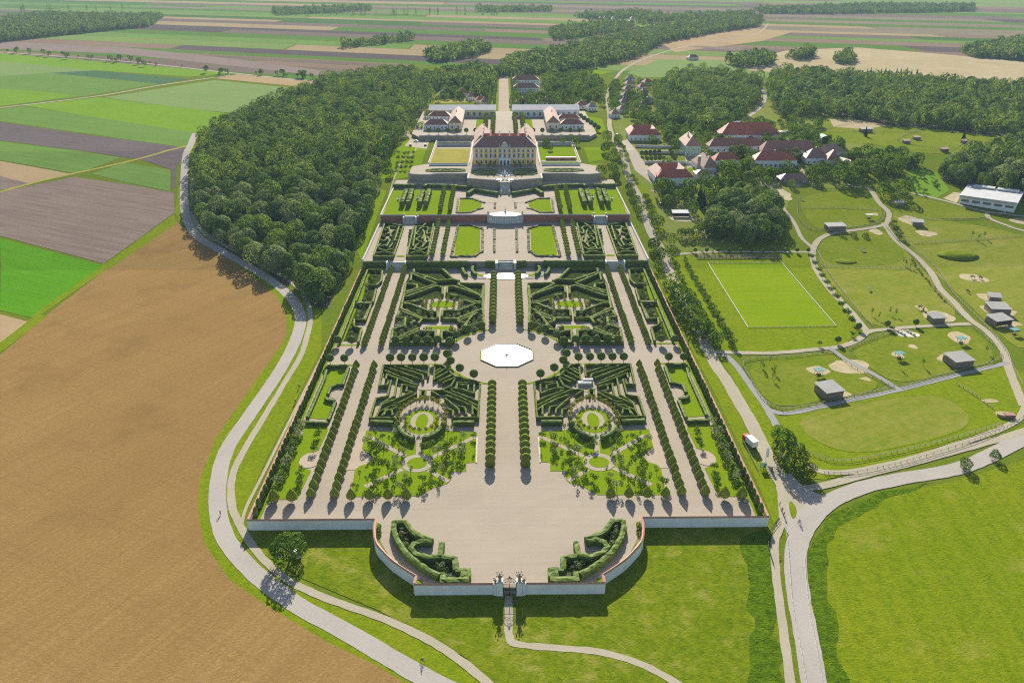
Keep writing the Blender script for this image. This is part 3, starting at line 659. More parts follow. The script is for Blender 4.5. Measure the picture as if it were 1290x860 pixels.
# ------------------------------------------------------------------ roads and paths
road_l = gp(246, 168, 240, 183, 234, 198, 232, 232, 233.6, 268, 247, 296, 276.6, 315, 317, 338, 349, 359, 371, 381, 378.5, 402, 374, 424, 362, 450, 344, 480, 313.5, 524, 285, 568, 274.6, 612, 275.5, 648, 285, 679, 308.7, 710, 338, 736, 376, 763, 424, 789, 471, 816, 520, 845, 580, 876, 640, 905)
ribbon('road', road_l, 5.6, M['road'], None, .16)
ribbon('footpath', gp(243, 200, 242, 260, 250, 285, 265, 299, 317, 327.6, 363, 352.5, 385.5, 377, 391, 402, 386, 427, 378, 450, 360, 480, 336, 520, 309.5, 564, 293, 599, 292, 635, 303, 663, 323, 694, 349, 720, 376, 738, 420, 757, 480, 778, 540, 806, 580, 832, 612, 858, 640, 885), 2.5, M['path'], None, .2)
ribbon('footpath', gp(641, 750, 641, 780, 641.5, 800, 650, 811, 700, 816, 760, 822, 820, 842, 880, 878), 2.2, M['path'], None, .16)
ribbon('footpath', gp(303, 668, 310, 640, 330, 600, 380, 500, 420, 420, 455, 345, 478, 298, 492, 240, 505, 205, 523, 190, 525, 172), 1.1, M['path'], None, .16)
road_r = gp(745, 178, 775, 178, 786, 200, 791, 220, 797, 233.6, 808, 254, 812.4, 271, 820, 293, 831, 311, 840, 331, 846.5, 351, 857, 371, 869, 393, 881, 416, 891, 438, 903, 462, 916, 480, 929, 503, 946, 532, 958, 557, 968, 578, 979, 598, 991, 617, 1004, 640)
ribbon('road', road_r[1:], 5.4, M['path'], None, .16)
road_m = gp(1420, 505, 1350, 533, 1290, 553, 1214, 588, 1134, 603, 1080, 616, 1042, 634, 1019, 657, 1005, 684, 1002, 710, 1006, 751, 1017, 809, 1026, 862, 1034, 910)
ribbon('road', road_m, 6.4, M['road'], None, .18)
sheet('road_apron', gp(975, 600, 996, 596, 1012, 614, 1045, 628, 1020, 655, 1004, 690, 985, 660, 980, 640, 984, 620), M['road'], None, .14)
ribbon('footpath', gp(981, 606, 984, 625, 986, 655, 976, 684, 979, 734, 990, 818, 996, 862, 1004, 910), 2.4, M['path'], None, .2)
sheet('traffic_island', rounded(gp(994, 628, 1004, 640, 1003, 650, 999, 655, 994, 645), 2), M['verge'], None, .24)
ribbon('footpath', gp(1010, 616, 1040, 611, 1109, 593, 1160, 580, 1290, 543, 1420, 496), 3.4, M['path'], None, .2)
ribbon('footpath', gp(1018, 583, 1026, 591, 1045, 595, 1080, 593, 1151, 577, 1235, 550, 1270, 536, 1284, 527, 1292, 512), 2.8, M['path'], None, .2)
def pathr(w, mat, *a): ribbon('path', gp(*a), w, M[mat], None, .2)
pathr(3.2, 'path', 893, 443, 935, 444.5, 980, 444.4, 1028, 440, 1059, 436.5, 1081, 428, 1093, 418.5, 1114.6, 415, 1172, 410.5, 1222, 408)
pathr(3.6, 'path', 1090, 235, 1098, 241, 1107, 255, 1119, 267, 1119, 276, 1114.6, 283, 1093, 287.7, 1042.5, 296, 1025, 312, 1026, 334.6, 1042.5, 361, 1071, 392, 1094, 420)
pathr(3.6, 'path', 1113, 281, 1129, 303, 1153, 322.6, 1172, 342, 1184, 363, 1201, 380, 1220, 401, 1244, 418.5, 1263, 440, 1273, 471, 1290, 512)
pathr(2.8, 'grey_path', 908, 447, 917, 450, 930, 464, 948, 489.5, 965, 513, 979, 538)
pathr(2.8, 'grey_path', 966, 515, 984, 520.6, 1007, 518.5, 1028, 513.5, 1076, 503, 1129, 492, 1196, 475, 1270, 457)
pathr(2.6, 'grey_path', 1045, 438, 1064, 452, 1100, 471, 1131, 490)
pathr(2.6, 'path', 842, 322, 870, 319, 899, 317.5, 1000, 317.5, 1028, 318)
pathr(3.0, 'path', 1146, 243, 1184, 251.7, 1215, 260, 1244, 267, 1290, 273, 1400, 290)
pathr(3.0, 'path', 1244, 267, 1246, 275, 1268, 284, 1290, 291, 1400, 320)
pathr(2.5, 'path', 970, 232, 985, 260, 1000, 280, 1010, 300, 1026, 314)
pathr(4.5, 'path', 775, 180, 768, 160, 768, 145, 765, 125, 772, 105, 790, 85, 830, 68, 880, 55, 950, 44, 968, 30)
pathr(4.0, 'road', 915, 160, 935, 152, 955, 138, 964, 124, 960, 112)
pathr(3.0, 'path', 858, 138, 854, 122, 850, 110); pathr(3.0, 'path', 882, 128, 880, 112)
pathr(3.0, 'path', 1080, 236, 1062, 230, 1040, 222)
pathr(3.0, 'path', 945, 208, 952, 220, 960, 230)
pathr(3, 'path', 1000, 200, 1010, 215, 1020, 222)
sheet('car_park', gp(790, 176, 783, 178, 800, 215, 822, 232, 838, 230, 828, 222, 812, 205), M['gravel'], None, .13)
pathr(4, 'path', 514, 150, 512, 160, 516, 172, 524, 178); sheet('car_park', gp(510, 184, 520, 172, 541, 176, 538, 188), M['gravel'], None, .13)
pathr(2, 'sandpath', 820, 240, 845, 246); 
# avenue behind the palace
sheet('avenue', [(-6, 880), (6, 880), (6, 1190), (-6, 1190)], M['sandpath'], None, .2)
sheet('avenue_verge', [(-17, 880), (17, 880), (17, 1180), (-17, 1180)], M['village'], None, .12)
sheet('village_ground', gp(530, 125, 620, 120, 640, 140, 760, 140, 765, 118, 700, 95, 560, 95), M['village'], None, .05)
for a in ((545, 131, 620, 128, 590, 124, 550, 126),): field('dry', *a, dz=.12)

# ------------------------------------------------------------------ garden terraces
XW = 81.5
def slab(name, poly, z, mat, z0=-3.4):
    o = MB().prism(poly, z0, z).build(name, mat); o['kind'] = 'structure'; return o
curveR = pz(1.2, 808, 651, 810.5, 664, 808.5, 681, 798.6, 694, 785, 707, 759.5, 724)
curveR = smooth([(curveR[0][0], 211.0)] + curveR[1:], 5)
cornerX = P(763, 740, 1.2)[0]; YG = 181.3
front_poly = [(-XW, 446), (-XW, 211)] + [(-x, y) for x, y in curveR] + [(-cornerX, YG), (cornerX, YG)] + curveR[::-1] + [(XW, 211), (XW, 446)]
slab('gravel_terrace', front_poly, 0, M['gravel'])
slab('gravel_terrace', [(-XW, 446.2), (XW, 446.2), (XW, 524), (-XW, 524)], 3.5, M['gravel'])
slab('lawn_terrace', [(-XW, 524.2), (XW, 524.2), (XW, 601), (-XW, 601)], 7.3, M['gravel'])
slab('path_terrace', [(-XW, 601.2), (XW, 601.2), (XW, 613), (-XW, 613)], 9.5, M['gravel'])
# ------------------------------------------------------------------ garden walls and gate
def wall(pts, zb, ztop, label, w=.55, mat='render', cop=True, group='white garden walls with red coping', name='garden_wall', copmat='coping', cw=.14):
    mb = MB().strip(pts, w, zb, ztop)
    o = tag(mb.build(name, M[mat]), label, 'wall', group)
    if cop:
        L = [(x, y) for x, y in pts]; t = (lambda y: ztop(y) + .3) if callable(ztop) else ztop + .3
        c = MB(); A, B = offset(L, w / 2 + cw), offset(L, -w / 2 - cw); n = len(L); V = []; F = []
        zz0 = ztop if callable(ztop) else (lambda y: ztop)
        for i in range(n):
            x, y = L[i]; z = zz0(y)
            V += [(*A[i], z), (*A[i], z + .08), (x, y, z + .45), (*B[i], z + .08), (*B[i], z)]
        for i in range(n - 1):
            a, b = 5 * i, 5 * i + 5
            F += [(a, a + 1, b + 1, b), (a + 1, a + 2, b + 2, b + 1), (a + 2, a + 3, b + 3, b + 2), (a + 3, a + 4, b + 4, b + 3), (a + 4, a, b, b + 4)]
        F += [(4, 3, 2, 1, 0), tuple(5 * n - 5 + k for k in range(5))]
        c.add(V, F).build('coping', M[copmat], o)
    return o
xa = curveR[0][0]
for s, nm in SIDES:
    wall(sd(resample([(XW, 211), (xa + .3, 211)], 8), s), -3.2, 1.2, 'straight white front wall section at the %s corner of the gravel court' % nm)
    wall(sd(curveR, s), -3.2, 1.2, 'curved white wall section bulging out beside the %s corner hedge' % nm)
    wall(sd([curveR[-1], (cornerX, YG + .3)], s), -3.2, 1.2, 'short return of the white wall at the %s end of the gate front' % nm)
    wall(sd([(cornerX, YG), (4.4, YG)], s), -3.2, 1.2, 'low straight white wall %s of the iron gate' % nm)
    wall(sd(resample([(XW, 211.3), (XW, 445)], 10), s), -3.2, 1.2, 'long %s side wall with terracotta coping beside the alley' % nm, group='side walls of the garden')
    wall(sd(resample([(XW, 446.4), (XW, 523)], 10), s), -1, 4.6, 'pale %s side wall beside the curling hedge parterres' % nm, group='side walls of the garden', copmat='stone')
    wall(sd(resample([(XW, 524.5), (XW, 612)], 10), s), 2, 8.2, '%s side wall beside the upper lawns' % nm, group='side walls of the garden', copmat='stone')
def trophy(parent, z, sc, x=0):
    b = MB()
    b.lathe([(z, .45 * sc), (z + .25 * sc, .5 * sc), (z + .35 * sc, .25 * sc), (z + .7 * sc, .5 * sc), (z + 1.2 * sc, .6 * sc), (z + 1.6 * sc, .35 * sc), (z + 1.75 * sc, .18 * sc), (z + 2.05 * sc, .28 * sc), (z + 2.3 * sc, .06 * sc)], 10, (x, 0))
    for k in range(7):
        a = 2 * pi * k / 7; b.tube((x, 0, z + .5 * sc), (x + .95 * sc * cos(a), .95 * sc * sin(a), z + (1.7 + .5 * (k % 2)) * sc), .12 * sc, .05 * sc, 5)
        b.lathe([(z + (1.55 + .5 * (k % 2)) * sc, .04), (z + (1.8 + .5 * (k % 2)) * sc, .2 * sc), (z + (2.05 + .5 * (k % 2)) * sc, .03)], 6, (x + .9 * sc * cos(a), .9 * sc * sin(a)))
    return b.build('trophy', M['stone_dark'], parent)
for s, nm in SIDES:
    o = empty('gate_pillar', (s * 2.75, YG, -3)); tag(o, 'tall white pier with a stone trophy, %s side of the iron gate' % nm, 'gate pillar', 'piers of the front gate')
    MB().box(-.8, .8, -.8, .8, 0, 5.2).build('pier', M['render'], o)
    MB().box(-1.0, 1.0, -1.0, 1.0, 0, .7).build('plinth', M['stone'], o)
    MB().box(-1.0, 1.0, -1.0, 1.0, 5.2, 5.45).box(-.85, .85, -.85, .85, 5.46, 5.65).build('cap', M['stone'], o); trophy(o, 5.65, 1.0)
    o = empty('side_pier', (s * 4.05, YG, -3)); tag(o, 'short white pier with a small statue beside the %s gate pillar' % nm, 'gate pillar', 'piers of the front gate')
    MB().box(-.45, .45, -.65, .65, 0, 4.5).build('pier', M['render'], o); MB().box(-.55, .55, -.72, .72, 4.5, 4.7).build('cap', M['stone'], o); trophy(o, 4.7, .62)
g = tag(empty('iron_gate', (0, YG, -2.6)), 'ornate black wrought iron gate with an arched crest at the garden front', 'gate')
for s in (1, -1):
    b = MB()
    for k in range(7): x = s * (.12 + k * .27); b.tube((x, 0, .1), (x, 0, 3.9), .035, n=5)
    for z in (.15, 1.4, 2.0, 3.8): b.tube((s * .1, 0, z), (s * 1.85, 0, z), .05, n=5)
    b.tube((s * 1.85, 0, 0), (s * 1.85, 0, 4.6), .1, n=6); b.tube((s * .08, 0, 0), (s * .08, 0, 4), .06, n=6)
    for k in range(5):
        c = (s * (.35 + .33 * k), 1.7); pr = [(c[0] + .14 * cos(t * pi / 5), 0, c[1] + .24 * sin(t * pi / 5)) for t in range(11)]
        for p_, q_ in zip(pr, pr[1:]): b.tube(p_, q_, .03, n=4)
    b.build('gate_leaf', M['iron'], g)
b = MB(); ar = [(1.85 * cos(t * pi / 14), 0, 4.0 + 1.9 * sin(t * pi / 14)) for t in range(15)]
for p_, q_ in zip(ar, ar[1:]): b.tube(p_, q_, .07, n=5)
for cx, cz, r_ in ((0, 5.1, .5), (.7, 4.6, .42), (-.7, 4.6, .42), (1.25, 4.3, .28), (-1.25, 4.3, .28), (.45, 5.45, .25), (-.45, 5.45, .25), (0, 4.35, .3)):
    pr = [(cx + (r_ * (1 - t / 30)) * cos(t * pi / 6), 0, cz + (r_ * (1 - t / 30)) * sin(t * pi / 6)) for t in range(17)]
    for p_, q_ in zip(pr, pr[1:]): b.tube(p_, q_, .045, n=4)
b.lathe([(5.85, .2), (6.1, .3), (6.4, .12), (6.6, .03)], 8); b.build('crest', M['iron'], g)

# ------------------------------------------------------------------ lower terrace: water, lawns, hedges
def basin(name, poly, z, label, rim=.35, rimh=.45):
    o = tag(MB().strip(poly + [poly[0], poly[1]], rim, z - .2, z + rimh).build(name, M['stone']), label, 'basin')
    w = sheet('water', poly, M['water' if z == 0 and label.startswith('large') else 'water_rippled'], z, .22); del w['kind']; w.parent = o
    return o
oc = [(11.3 * cos(pi / 8 + k * pi / 4) / cos(pi / 8), 330.5 + 11.3 * sin(pi / 8 + k * pi / 4) / cos(pi / 8)) for k in range(8)]
bs = basin('fountain_basin', oc, 0, 'large octagonal water basin glaring white in the middle of the avenue')
sheet('basin_verge', [(x * 1.055, 330.5 + (y - 330.5) * 1.055) for x, y in oc], M['lawn'], 0, .05)
f = tag(empty('fountain_jet', (0, 330.5, .2)), 'slim stone nozzle and water jet in the octagonal basin', 'fountain')
MB().lathe([(-.1, .9), (.3, .8), (.4, .3), (.8, .25), (.9, .5), (1.0, .45)], 12).build('nozzle', M['stone'], f)
MB().tube((0, 0, 1.2), (0, 0, 6.5), .13, .06, 6).build('jet', M['white'], f)
sheet('ring_grass', [ell(0, 331, 28, 29.5, 24, a, b) + ell(0, 331, 26.6, 28.2, 24, b, a) for a, b in ((.22, 1.28), (pi - 1.28, pi - .22), (pi + .22, pi + 1.28), (-1.28, -.22))], M['lawn'], 0, .06)
# cross alley verges
for s, nm in SIDES:
    for z0, z1 in (((28, 320.8), (50, 322.2)), ((28, 341.5), (50, 342.8)), ((66, 320.8), (78, 322.2)), ((66, 341.5), (78, 342.8))):
        sheet('lawn_strip', sd([(z0[0], z0[1]), (z1[0], z0[1]), (z1[0], z1[1]), (z0[0], z1[1])], s), M['lawn'], 0, .05)
# rows of clipped trees
def row(kind, name, a, b, n, z, sc, lab, group, s, nm, parts=False, cat='clipped tree', skip=None, sz=None):
    for i, (x, y) in enumerate(line_pts(a, b, n)):
        if skip and skip(x, y): continue
        q = rnd.uniform(.95, 1.06)
        plant(kind, name, s * x + rnd.uniform(-.12, .12), y + rnd.uniform(-.15, .15), z, sc * q, None, lab % (nth(i + 1), nm), cat, group % nm, parts, sz=None if sz is None else sz * q)
for s, nm in SIDES:
    r0 = None
    for i, y in enumerate(np.arange(242.5, 299, 4.25)):
        plant('arch', 'arched_hedge_tree', s * 6.15, y, 0, 1.0, 0, 'boxy domed clipped tree, %s from the court in the %s row before the basin' % (nth(i + 1), nm), 'clipped tree', 'domed trees lining the central avenue')
    for i, y in enumerate(np.arange(366, 430, 4.6)):
        plant('arch', 'arched_hedge_tree', s * 6.6, y, 0, 1.04, 0, 'boxy domed clipped tree, %s beyond the basin in the %s row' % (nth(i + 1), nm), 'clipped tree', 'domed trees lining the central avenue')
    for xr, rn in ((57.0, 'inner'), (64.7, 'outer')):
        row('cone', 'topiary_tree', (xr, 224.5), (xr, 318), 22, 0, .88, 'pointed clipped tree, %s from the front in the ' + rn + ' row of the %s alley', 'pointed trees along the %s alley', s, nm)
        row('cone', 'topiary_tree', (xr, 341), (xr, 441), 25, 0, .84, 'pointed clipped tree, %s past the cross path in the ' + rn + ' row of the %s alley', 'pointed trees along the %s alley', s, nm)
    # standards along the cross alley and round the basin
    for j, (yb, w_) in enumerate(((322.8, 'near'), (341.6, 'far'))):
        row('ball', 'ball_tree', (31.3, yb), (50.8, yb), 5, 0, .92, 'round tree, %s from the basin on the ' + w_ + ' side of the %s cross path', 'round trees of the %s cross path', s, nm, True)
        row('ball', 'ball_tree', (70.5, yb), (77.0, yb), 2, 0, .92, 'round clipped tree, %s beyond the alley on the ' + w_ + ' side of the %s cross path', 'round trees of the %s cross path', s, nm, True)
    for i, an in enumerate((-.16, -.42, -.72, -1.02)):
        plant('ball', 'ball_tree', s * 26.6 * cos(an), 331 + 28 * sin(an), 0, .92, None, 'round clipped tree, %s of the front %s arc around the octagonal basin' % (nth(i + 1), nm), 'clipped tree', 'round trees circling the basin', True)
    for i, an in enumerate((.30, .55, .85, 1.12)):
        plant('ball', 'ball_tree', s * 27.2 * cos(an), 331 + 29 * sin(an), 0, .95, None, 'round clipped tree, %s of the far %s arc around the octagonal basin' % (nth(i + 1), nm), 'clipped tree', 'round trees circling the basin', True)
    # espaliers along the side wall
    sheet('lawn_strip', sd([(78.2, 213), (81, 213), (81, 444), (78.2, 444)], s), M['lawn'], 0, .05)
    row('column', 'espalier_tree', (79.9, 214.5), (79.9, 320), 27, 0, 1.05, 'slim dark tree trained at the wall, %s from the front on the %s side', 'slim trees along the %s side wall', s, nm)
    row('column', 'espalier_tree', (79.9, 325), (79.9, 443), 29, 0, 1.05, 'slim dark tree trained at the wall, %s beyond the cross path on the %s side', 'slim trees along the %s side wall', s, nm)
    # front row at the edge of the court
    for i, u in enumerate((769, 792, 815, 838)):
        x, y = P(u, 626, .3)
        plant('cone', 'topiary_tree', s * x, y, 0, .98, None, 'pointed clipped tree, %s from the court in the front row of the %s lawn' % (nth(i + 1), nm), 'clipped tree', 'pointed trees in the front row', True)
    for i, u in enumerate((912, 934)):
        x, y = P(u, 627, .3)
        plant('cone', 'topiary_tree', s * x, y, 0, 1.08, None, 'broad pointed tree, %s outside the alley at the front of the %s garden' % (nth(i + 1), nm), 'clipped tree', 'pointed trees in the front row', True)
def where(pts, box, s, nm, what):
    cx = sum(abs(p[0]) for p in pts) / len(pts); cy = sum(p[1] for p in pts) / len(pts); x0, x1, y0, y1 = box
    a = ('front', 'middle', 'rear')[min(2, max(0, int(3 * (cy - y0) / (y1 - y0))))]; b = ('inner', 'central', 'outer')[min(2, max(0, int(3 * (cx - x0) / (x1 - x0))))]
    dx, dy = abs(pts[-1][0] - pts[0][0]), abs(pts[-1][1] - pts[0][1])
    d = 'crosswise' if dx > 2.5 * dy else 'lengthwise' if dy > 2.5 * dx else 'diagonally'
    L = sum(hypot(q[0] - p[0], q[1] - p[1]) for p, q in zip(pts, pts[1:])); k = 'long' if L > 22 else 'short' if L < 9 else 'medium'
    bend = '' if len(pts) == 2 else 'straight-cornered ' if len(pts) == 3 else 'zigzag '
    return '%s %sclipped hedge running %s in the %s %s of the %s %s' % (k, bend, d, a, b, nm, what)
# far bosquets (star of hedges) -- traced on the right, mirrored to the left
star = [(330, 190, 375, 175, 455, 97, 660, 97, 665, 125, 490, 185, 375, 178), (700, 135, 680, 135, 690, 185), (690, 128, 520, 200, 495, 207), (145, 212, 330, 205, 340, 215, 190, 290, 165, 298, 150, 225),
        (175, 320, 165, 305, 210, 285, 360, 232, 420, 232, 425, 280), (455, 290, 455, 235, 500, 225, 715, 300, 745, 300), (505, 212, 740, 288), (720, 205, 645, 215, 640, 240, 725, 270),
        (155, 355, 210, 355, 330, 405, 460, 405, 465, 450), (160, 395, 200, 410, 345, 467, 465, 467), (760, 355, 700, 355, 560, 410, 495, 415, 495, 460), (765, 390, 740, 400, 610, 462, 500, 470),
        (640, 500, 615, 470, 755, 412), (800, 455, 735, 460, 740, 515, 830, 540), (635, 535, 795, 605, 830, 640), (150, 225, 160, 355, 155, 540), (345, 470, 340, 490, 285, 500, 290, 545, 345, 555),
        (200, 425, 330, 480), (370, 575, 470, 555, 475, 640), (515, 640, 515, 560, 640, 555, 790, 620), (530, 640, 855, 640), (380, 600, 395, 640, 470, 645), (725, 205, 765, 395), (775, 410, 800, 455), (830, 545, 845, 635),
        (175, 340, 240, 350, 300, 330), (340, 300, 400, 290), (600, 320, 690, 345), (640, 330, 740, 345), (560, 150, 600, 170), (230, 430, 300, 520), (660, 480, 700, 500)]
sbox = (10, 56, 346, 440)
for s, nm in SIDES:
    outl = sd(ZA(0, 150, 220, 330, 215, 455, 105, 665, 105, 725, 205, 850, 640, 520, 655, 370, 600, 150, 560), s)
    sheet('bosquet_floor', outl, M['bed'], 0, .03)
    for q in star:
        pts = sd(ZA(1.9, *q), s)
        hedge('hedge', pts, 1.25, 1.9, 0, 'hedge', where(pts, sbox, s, nm, 'star bosquet'), 'hedges of the %s star bosquet' % nm)
    sheet('path', sd(ZA(0, 425, 235, 440, 235, 458, 338, 440, 338), s), M['sandpath'], 0, .07)
    sheet('path', sd(ZA(0, 458, 405, 478, 405, 522, 700, 498, 700), s), M['sandpath'], 0, .07)
    e = ZA(0, 250, 375, 660, 375, 470, 330, 480, 410); cx, cy = (e[0][0] + e[1][0]) / 2, (e[2][1] + e[3][1]) / 2; rx, ry = (e[1][0] - e[0][0]) / 2, (e[2][1] - e[3][1]) / 2
    sheet('path', ell(s * cx, cy, rx, ry * 1.15, 40), M['gravel'], 0, .06)
    sheet('lawn', ell(s * cx, cy, rx * .5, ry * .62, 40), M['lawn'], 0, .1)
    sheet('path', sd(ZA(0, 350, 500, 620, 500, 640, 555, 350, 560), s), M['gravel'], 0, .05)
    sheet('lawn', sd(ZA(0, 390, 530, 580, 528, 585, 552, 388, 554), s), M['lawn'], 0, .09)
    sheet('path', sd(ZA(0, 735, 480, 800, 480, 815, 525, 740, 515), s), M['gravel'], 0, .05)
    for k in range(16):
        a = 2 * pi * k / 16 + .2; x, y = s * (cx + rx * .72 * cos(a)), cy + ry * .9 * sin(a)
        plant('spire', 'cone_shrub', x, y, 0, 1.2, None, 'small dark cone shrub in the oval at the heart of the %s star bosquet' % nm, 'shrub', 'cone shrubs of the %s oval' % nm)
    free = [p for p in scatter(ZA(0, 165, 225, 330, 220, 455, 110, 660, 110, 720, 205, 835, 630, 520, 645, 380, 600, 165, 555), 2.9, 5)
            if not (abs(p[0] - cx) / rx) ** 2 + ((p[1] - cy) / (ry * 1.2)) ** 2 < 1 and not (abs(p[0] - cx) < 3) and not (p[1] < 369 and p[1] > 360 and abs(p[0] - cx) < 10)]
    for k, (x, y) in enumerate(free[:150]):
        kd = 'shrub' if (k * 7) % 5 < 3 else 'shrub_green'
        plant(kd, 'shrub' if kd == 'shrub' else 'bush', s * x, y, 0, rnd.uniform(.85, 1.3), None, '%s rounded shrub among the hedges of the %s star bosquet' % ('grey-green' if kd == 'shrub' else 'dark green', nm), 'shrub', 'shrubs of the %s star bosquet' % nm, sz=rnd.uniform(1.1, 1.6))
# near bosquets (labyrinth) 
maze = [(565, 108, 905, 102, 938, 252, 880, 250, 868, 215), (568, 115, 577, 192), (580, 165, 660, 140, 750, 112), (612, 215, 617, 178, 820, 112), (640, 205, 895, 112), (690, 228, 895, 140), (660, 255, 880, 170, 888, 205),
        (672, 268, 770, 245, 785, 330), (805, 205, 830, 335), (850, 215, 880, 330), (880, 330, 965, 345, 1012, 488, 825, 490, 800, 450), (690, 300, 935, 398), (665, 312, 800, 382, 842, 385), (840, 335, 925, 385, 945, 440),
        (780, 395, 860, 405, 945, 445, 968, 485), (805, 410, 850, 425, 900, 445, 925, 475), (845, 470, 850, 435, 895, 430, 908, 468),
        (380, 190, 465, 108, 525, 104, 535, 215), (195, 235, 380, 190), (480, 130, 530, 157), (455, 135, 530, 180), (430, 155, 525, 205), (400, 178, 500, 224), (370, 192, 470, 238), (378, 208, 412, 262, 480, 290),
        (195, 240, 215, 495, 405, 492), (240, 310, 240, 240, 360, 235, 370, 272, 412, 284), (285, 290, 283, 258, 345, 250), (240, 318, 330, 285, 390, 280), (215, 375, 285, 345, 410, 295), (215, 410, 330, 350, 470, 292, 555, 290),
        (255, 475, 255, 410, 380, 352, 455, 330), (300, 470, 310, 420, 362, 410), (352, 470, 357, 435, 455, 350), (600, 330, 598, 292, 635, 295, 637, 330), (500, 330, 555, 296), (218, 442, 262, 405), (400, 480, 400, 440, 440, 430), (700, 300, 740, 295, 735, 265)]
mbox = (10, 56, 262, 320)
for s, nm in SIDES:
    for q in maze:
        pts = sd(ZB(1.8, *q), s)
        hedge('hedge', pts, .8, 1.8, 0, 'hedge', where(pts, mbox, s, nm, 'labyrinth'), 'hedges of the %s labyrinth' % nm)
    for q, t in (((245, 525, 400, 525), 'inner'), ((840, 520, 1010, 512), 'outer')):
        hedge('hedge', sd(ZB(2.0, *q), s), 1.6, 2.0, 0, 'hedge_dark', 'thick dark hedge bar closing the %s front end of the %s labyrinth' % (t, nm), 'hedge bars in front of the labyrinths')
    lawn = [(232, 55, 230, 20, 400, 20, 400, 45, 440, 50, 470, 30, 500, 20), ]
    outl = ZC(0, 235, 245, 225, 25, 420, 10, 500, 0, 780, 0, 850, 15, 1040, 0, 1075, 138, 1035, 165, 998, 205, 1035, 245, 1095, 262, 1130, 290, 1168, 487, 660, 487, 560, 430, 455, 400, 425, 372, 425, 312, 312, 312, 310, 248)
    sheet('lawn', sd(outl, s), M['lawn'], 0, .04)
    sheet('lawn_edge', sd(ZC(0, 220, 60, 232, 60, 242, 250, 232, 250), s), M['kerb'], 0, .2)
    notch = ZC(0, 1040, 0, 1075, 138, 1035, 165, 998, 205, 1035, 245, 1095, 262, 1130, 290, 1200, 290, 1150, 0)
    sheet('path', sd(notch, s), M['sandpath'], 0, .03)
    c = ZC(0, 672, 247)[0]; rx = ZC(0, 790, 247)[0][0] - c[0]; rx2 = ZC(0, 747, 247)[0][0] - c[0]
    for t_ in (((235, 55), (560, 205)), ((1010, 50), (760, 195)), ((445, 385), (590, 300)), ((1060, 415), (780, 290)), ((652, 60), (660, 190))):
        a, b2 = ZC(0, *t_[0])[0], ZC(0, *t_[1])[0]; ribbon('path', sd([a, b2], s), 1.9, M['gravel'], 0, .08, sm=False)
    sheet('path', ell(s * c[0], c[1], rx, rx, 48), M['gravel'], 0, .1)
    sheet('lawn', ell(s * c[0], c[1], rx2, rx2, 48), M['lawn'], 0, .13)
    # oval garden between labyrinth and lawn
    o1 = ZB(0, 470, 545, 795, 545, 630, 395, 640, 670); ox, oy = (o1[0][0] + o1[1][0]) / 2, (o1[2][1] + o1[3][1]) / 2; orx, ory = (o1[1][0] - o1[0][0]) / 2, (o1[2][1] - o1[3][1]) / 2
    sheet('path', ell(s * ox, oy, orx, ory, 48), M['gravel'], 0, .11)
    sheet('lawn', ell(s * ox, oy, orx * .80, ory * .66, 48), M['lawn'], 0, .14)
    sheet('path', ell(s * ox, oy + .5, orx * .52, ory * .48, 40), M['gravel'], 0, .17)
    sheet('lawn', ell(s * ox, oy, orx * .28, ory * .42, 30), M['lawn'], 0, .2)
    ribbon('path', sd(ZB(0, 630, 400, 560, 110), s), 1.8, M['sandpath'], 0, .09, sm=False)
    sheet('path', sd(ZB(0, 490, 235, 625, 230, 650, 290, 490, 300), s), M['gravel'], 0, .1)
    for k in range(16):
        a = -.35 + (pi + .7) * k / 15
        plant('lime_tree', 'yellow_tree', s * (ox + orx * 1.08 * cos(a)), oy + ory * 1.04 * sin(a), 0, .8, None, 'small yellow-green tree, %s along the arch behind the %s oval garden' % (nth(k + 1), nm), 'tree', 'yellow-green trees arching round the oval gardens', True)
    for k in range(9):
        a = pi + .05 + (pi - .1) * k / 8
        plant('lime_tree', 'yellow_tree', s * (ox + orx * .72 * cos(a)), oy + ory * .60 * sin(a), 0, .62, None, 'tiny yellow-green tree, %s along the front of the %s oval lawn' % (nth(k + 1), nm), 'tree', 'small trees edging the oval lawns', True)
    for a0, a1, t in ((pi + .15, 1.5 * pi - .16, 'inner'), (1.5 * pi + .16, 2 * pi - .15, 'outer')):
        hedge('hedge', sd(ell(ox, oy, orx * 1.06, ory * 1.08, 14, a0, a1), s), 1.5, 2.4, 0, 'hedge_dark', 'curved dark hedge round the %s front of the %s oval garden' % (t, nm), 'curved hedges of the oval gardens')
    free = [p for p in scatter(outl, 4.6, 31, .42) if hypot(p[0] - c[0], p[1] - c[1]) > rx + 1 and hypot((p[0] - ox) / orx, (p[1] - oy) / ory) > 1.25]
    free.sort(key=lambda p: (round(p[1] / 6), p[0]))
    for k, (x, y) in enumerate(free):
        kd, ds = (('young', 'dark leafy'), ('silver', 'silvery'), ('thin', 'thin open'), ('young', 'dark leafy'), ('thin', 'thin open'))[(k * 3 + k // 7) % 5]
        zone = ('front', 'middle', 'rear')[min(2, max(0, int((y - 226) / 14)))] + ' ' + ('inner', 'central', 'outer')[min(2, max(0, int((x - 14) / 13)))]
        plant(kd, 'lawn_tree', s * x, y, 0, rnd.uniform(.6, 1.1), None, '%s young tree on the %s part of the %s lawn with crossing paths' % (ds, zone, nm), 'tree', 'young trees on the %s cross-path lawn' % nm, True)
    # outer strip: hedged lawn, sand bay, orchard
    ol = ZDp(0, 105, 112, 255, 112, 280, 200, 420, 490, 260, 505, 215, 370, 265, 355, 255, 310, 240, 262, 190, 245, 150, 245)
    sheet('lawn', sd(ol, s), M['lawn'], 0, .05)
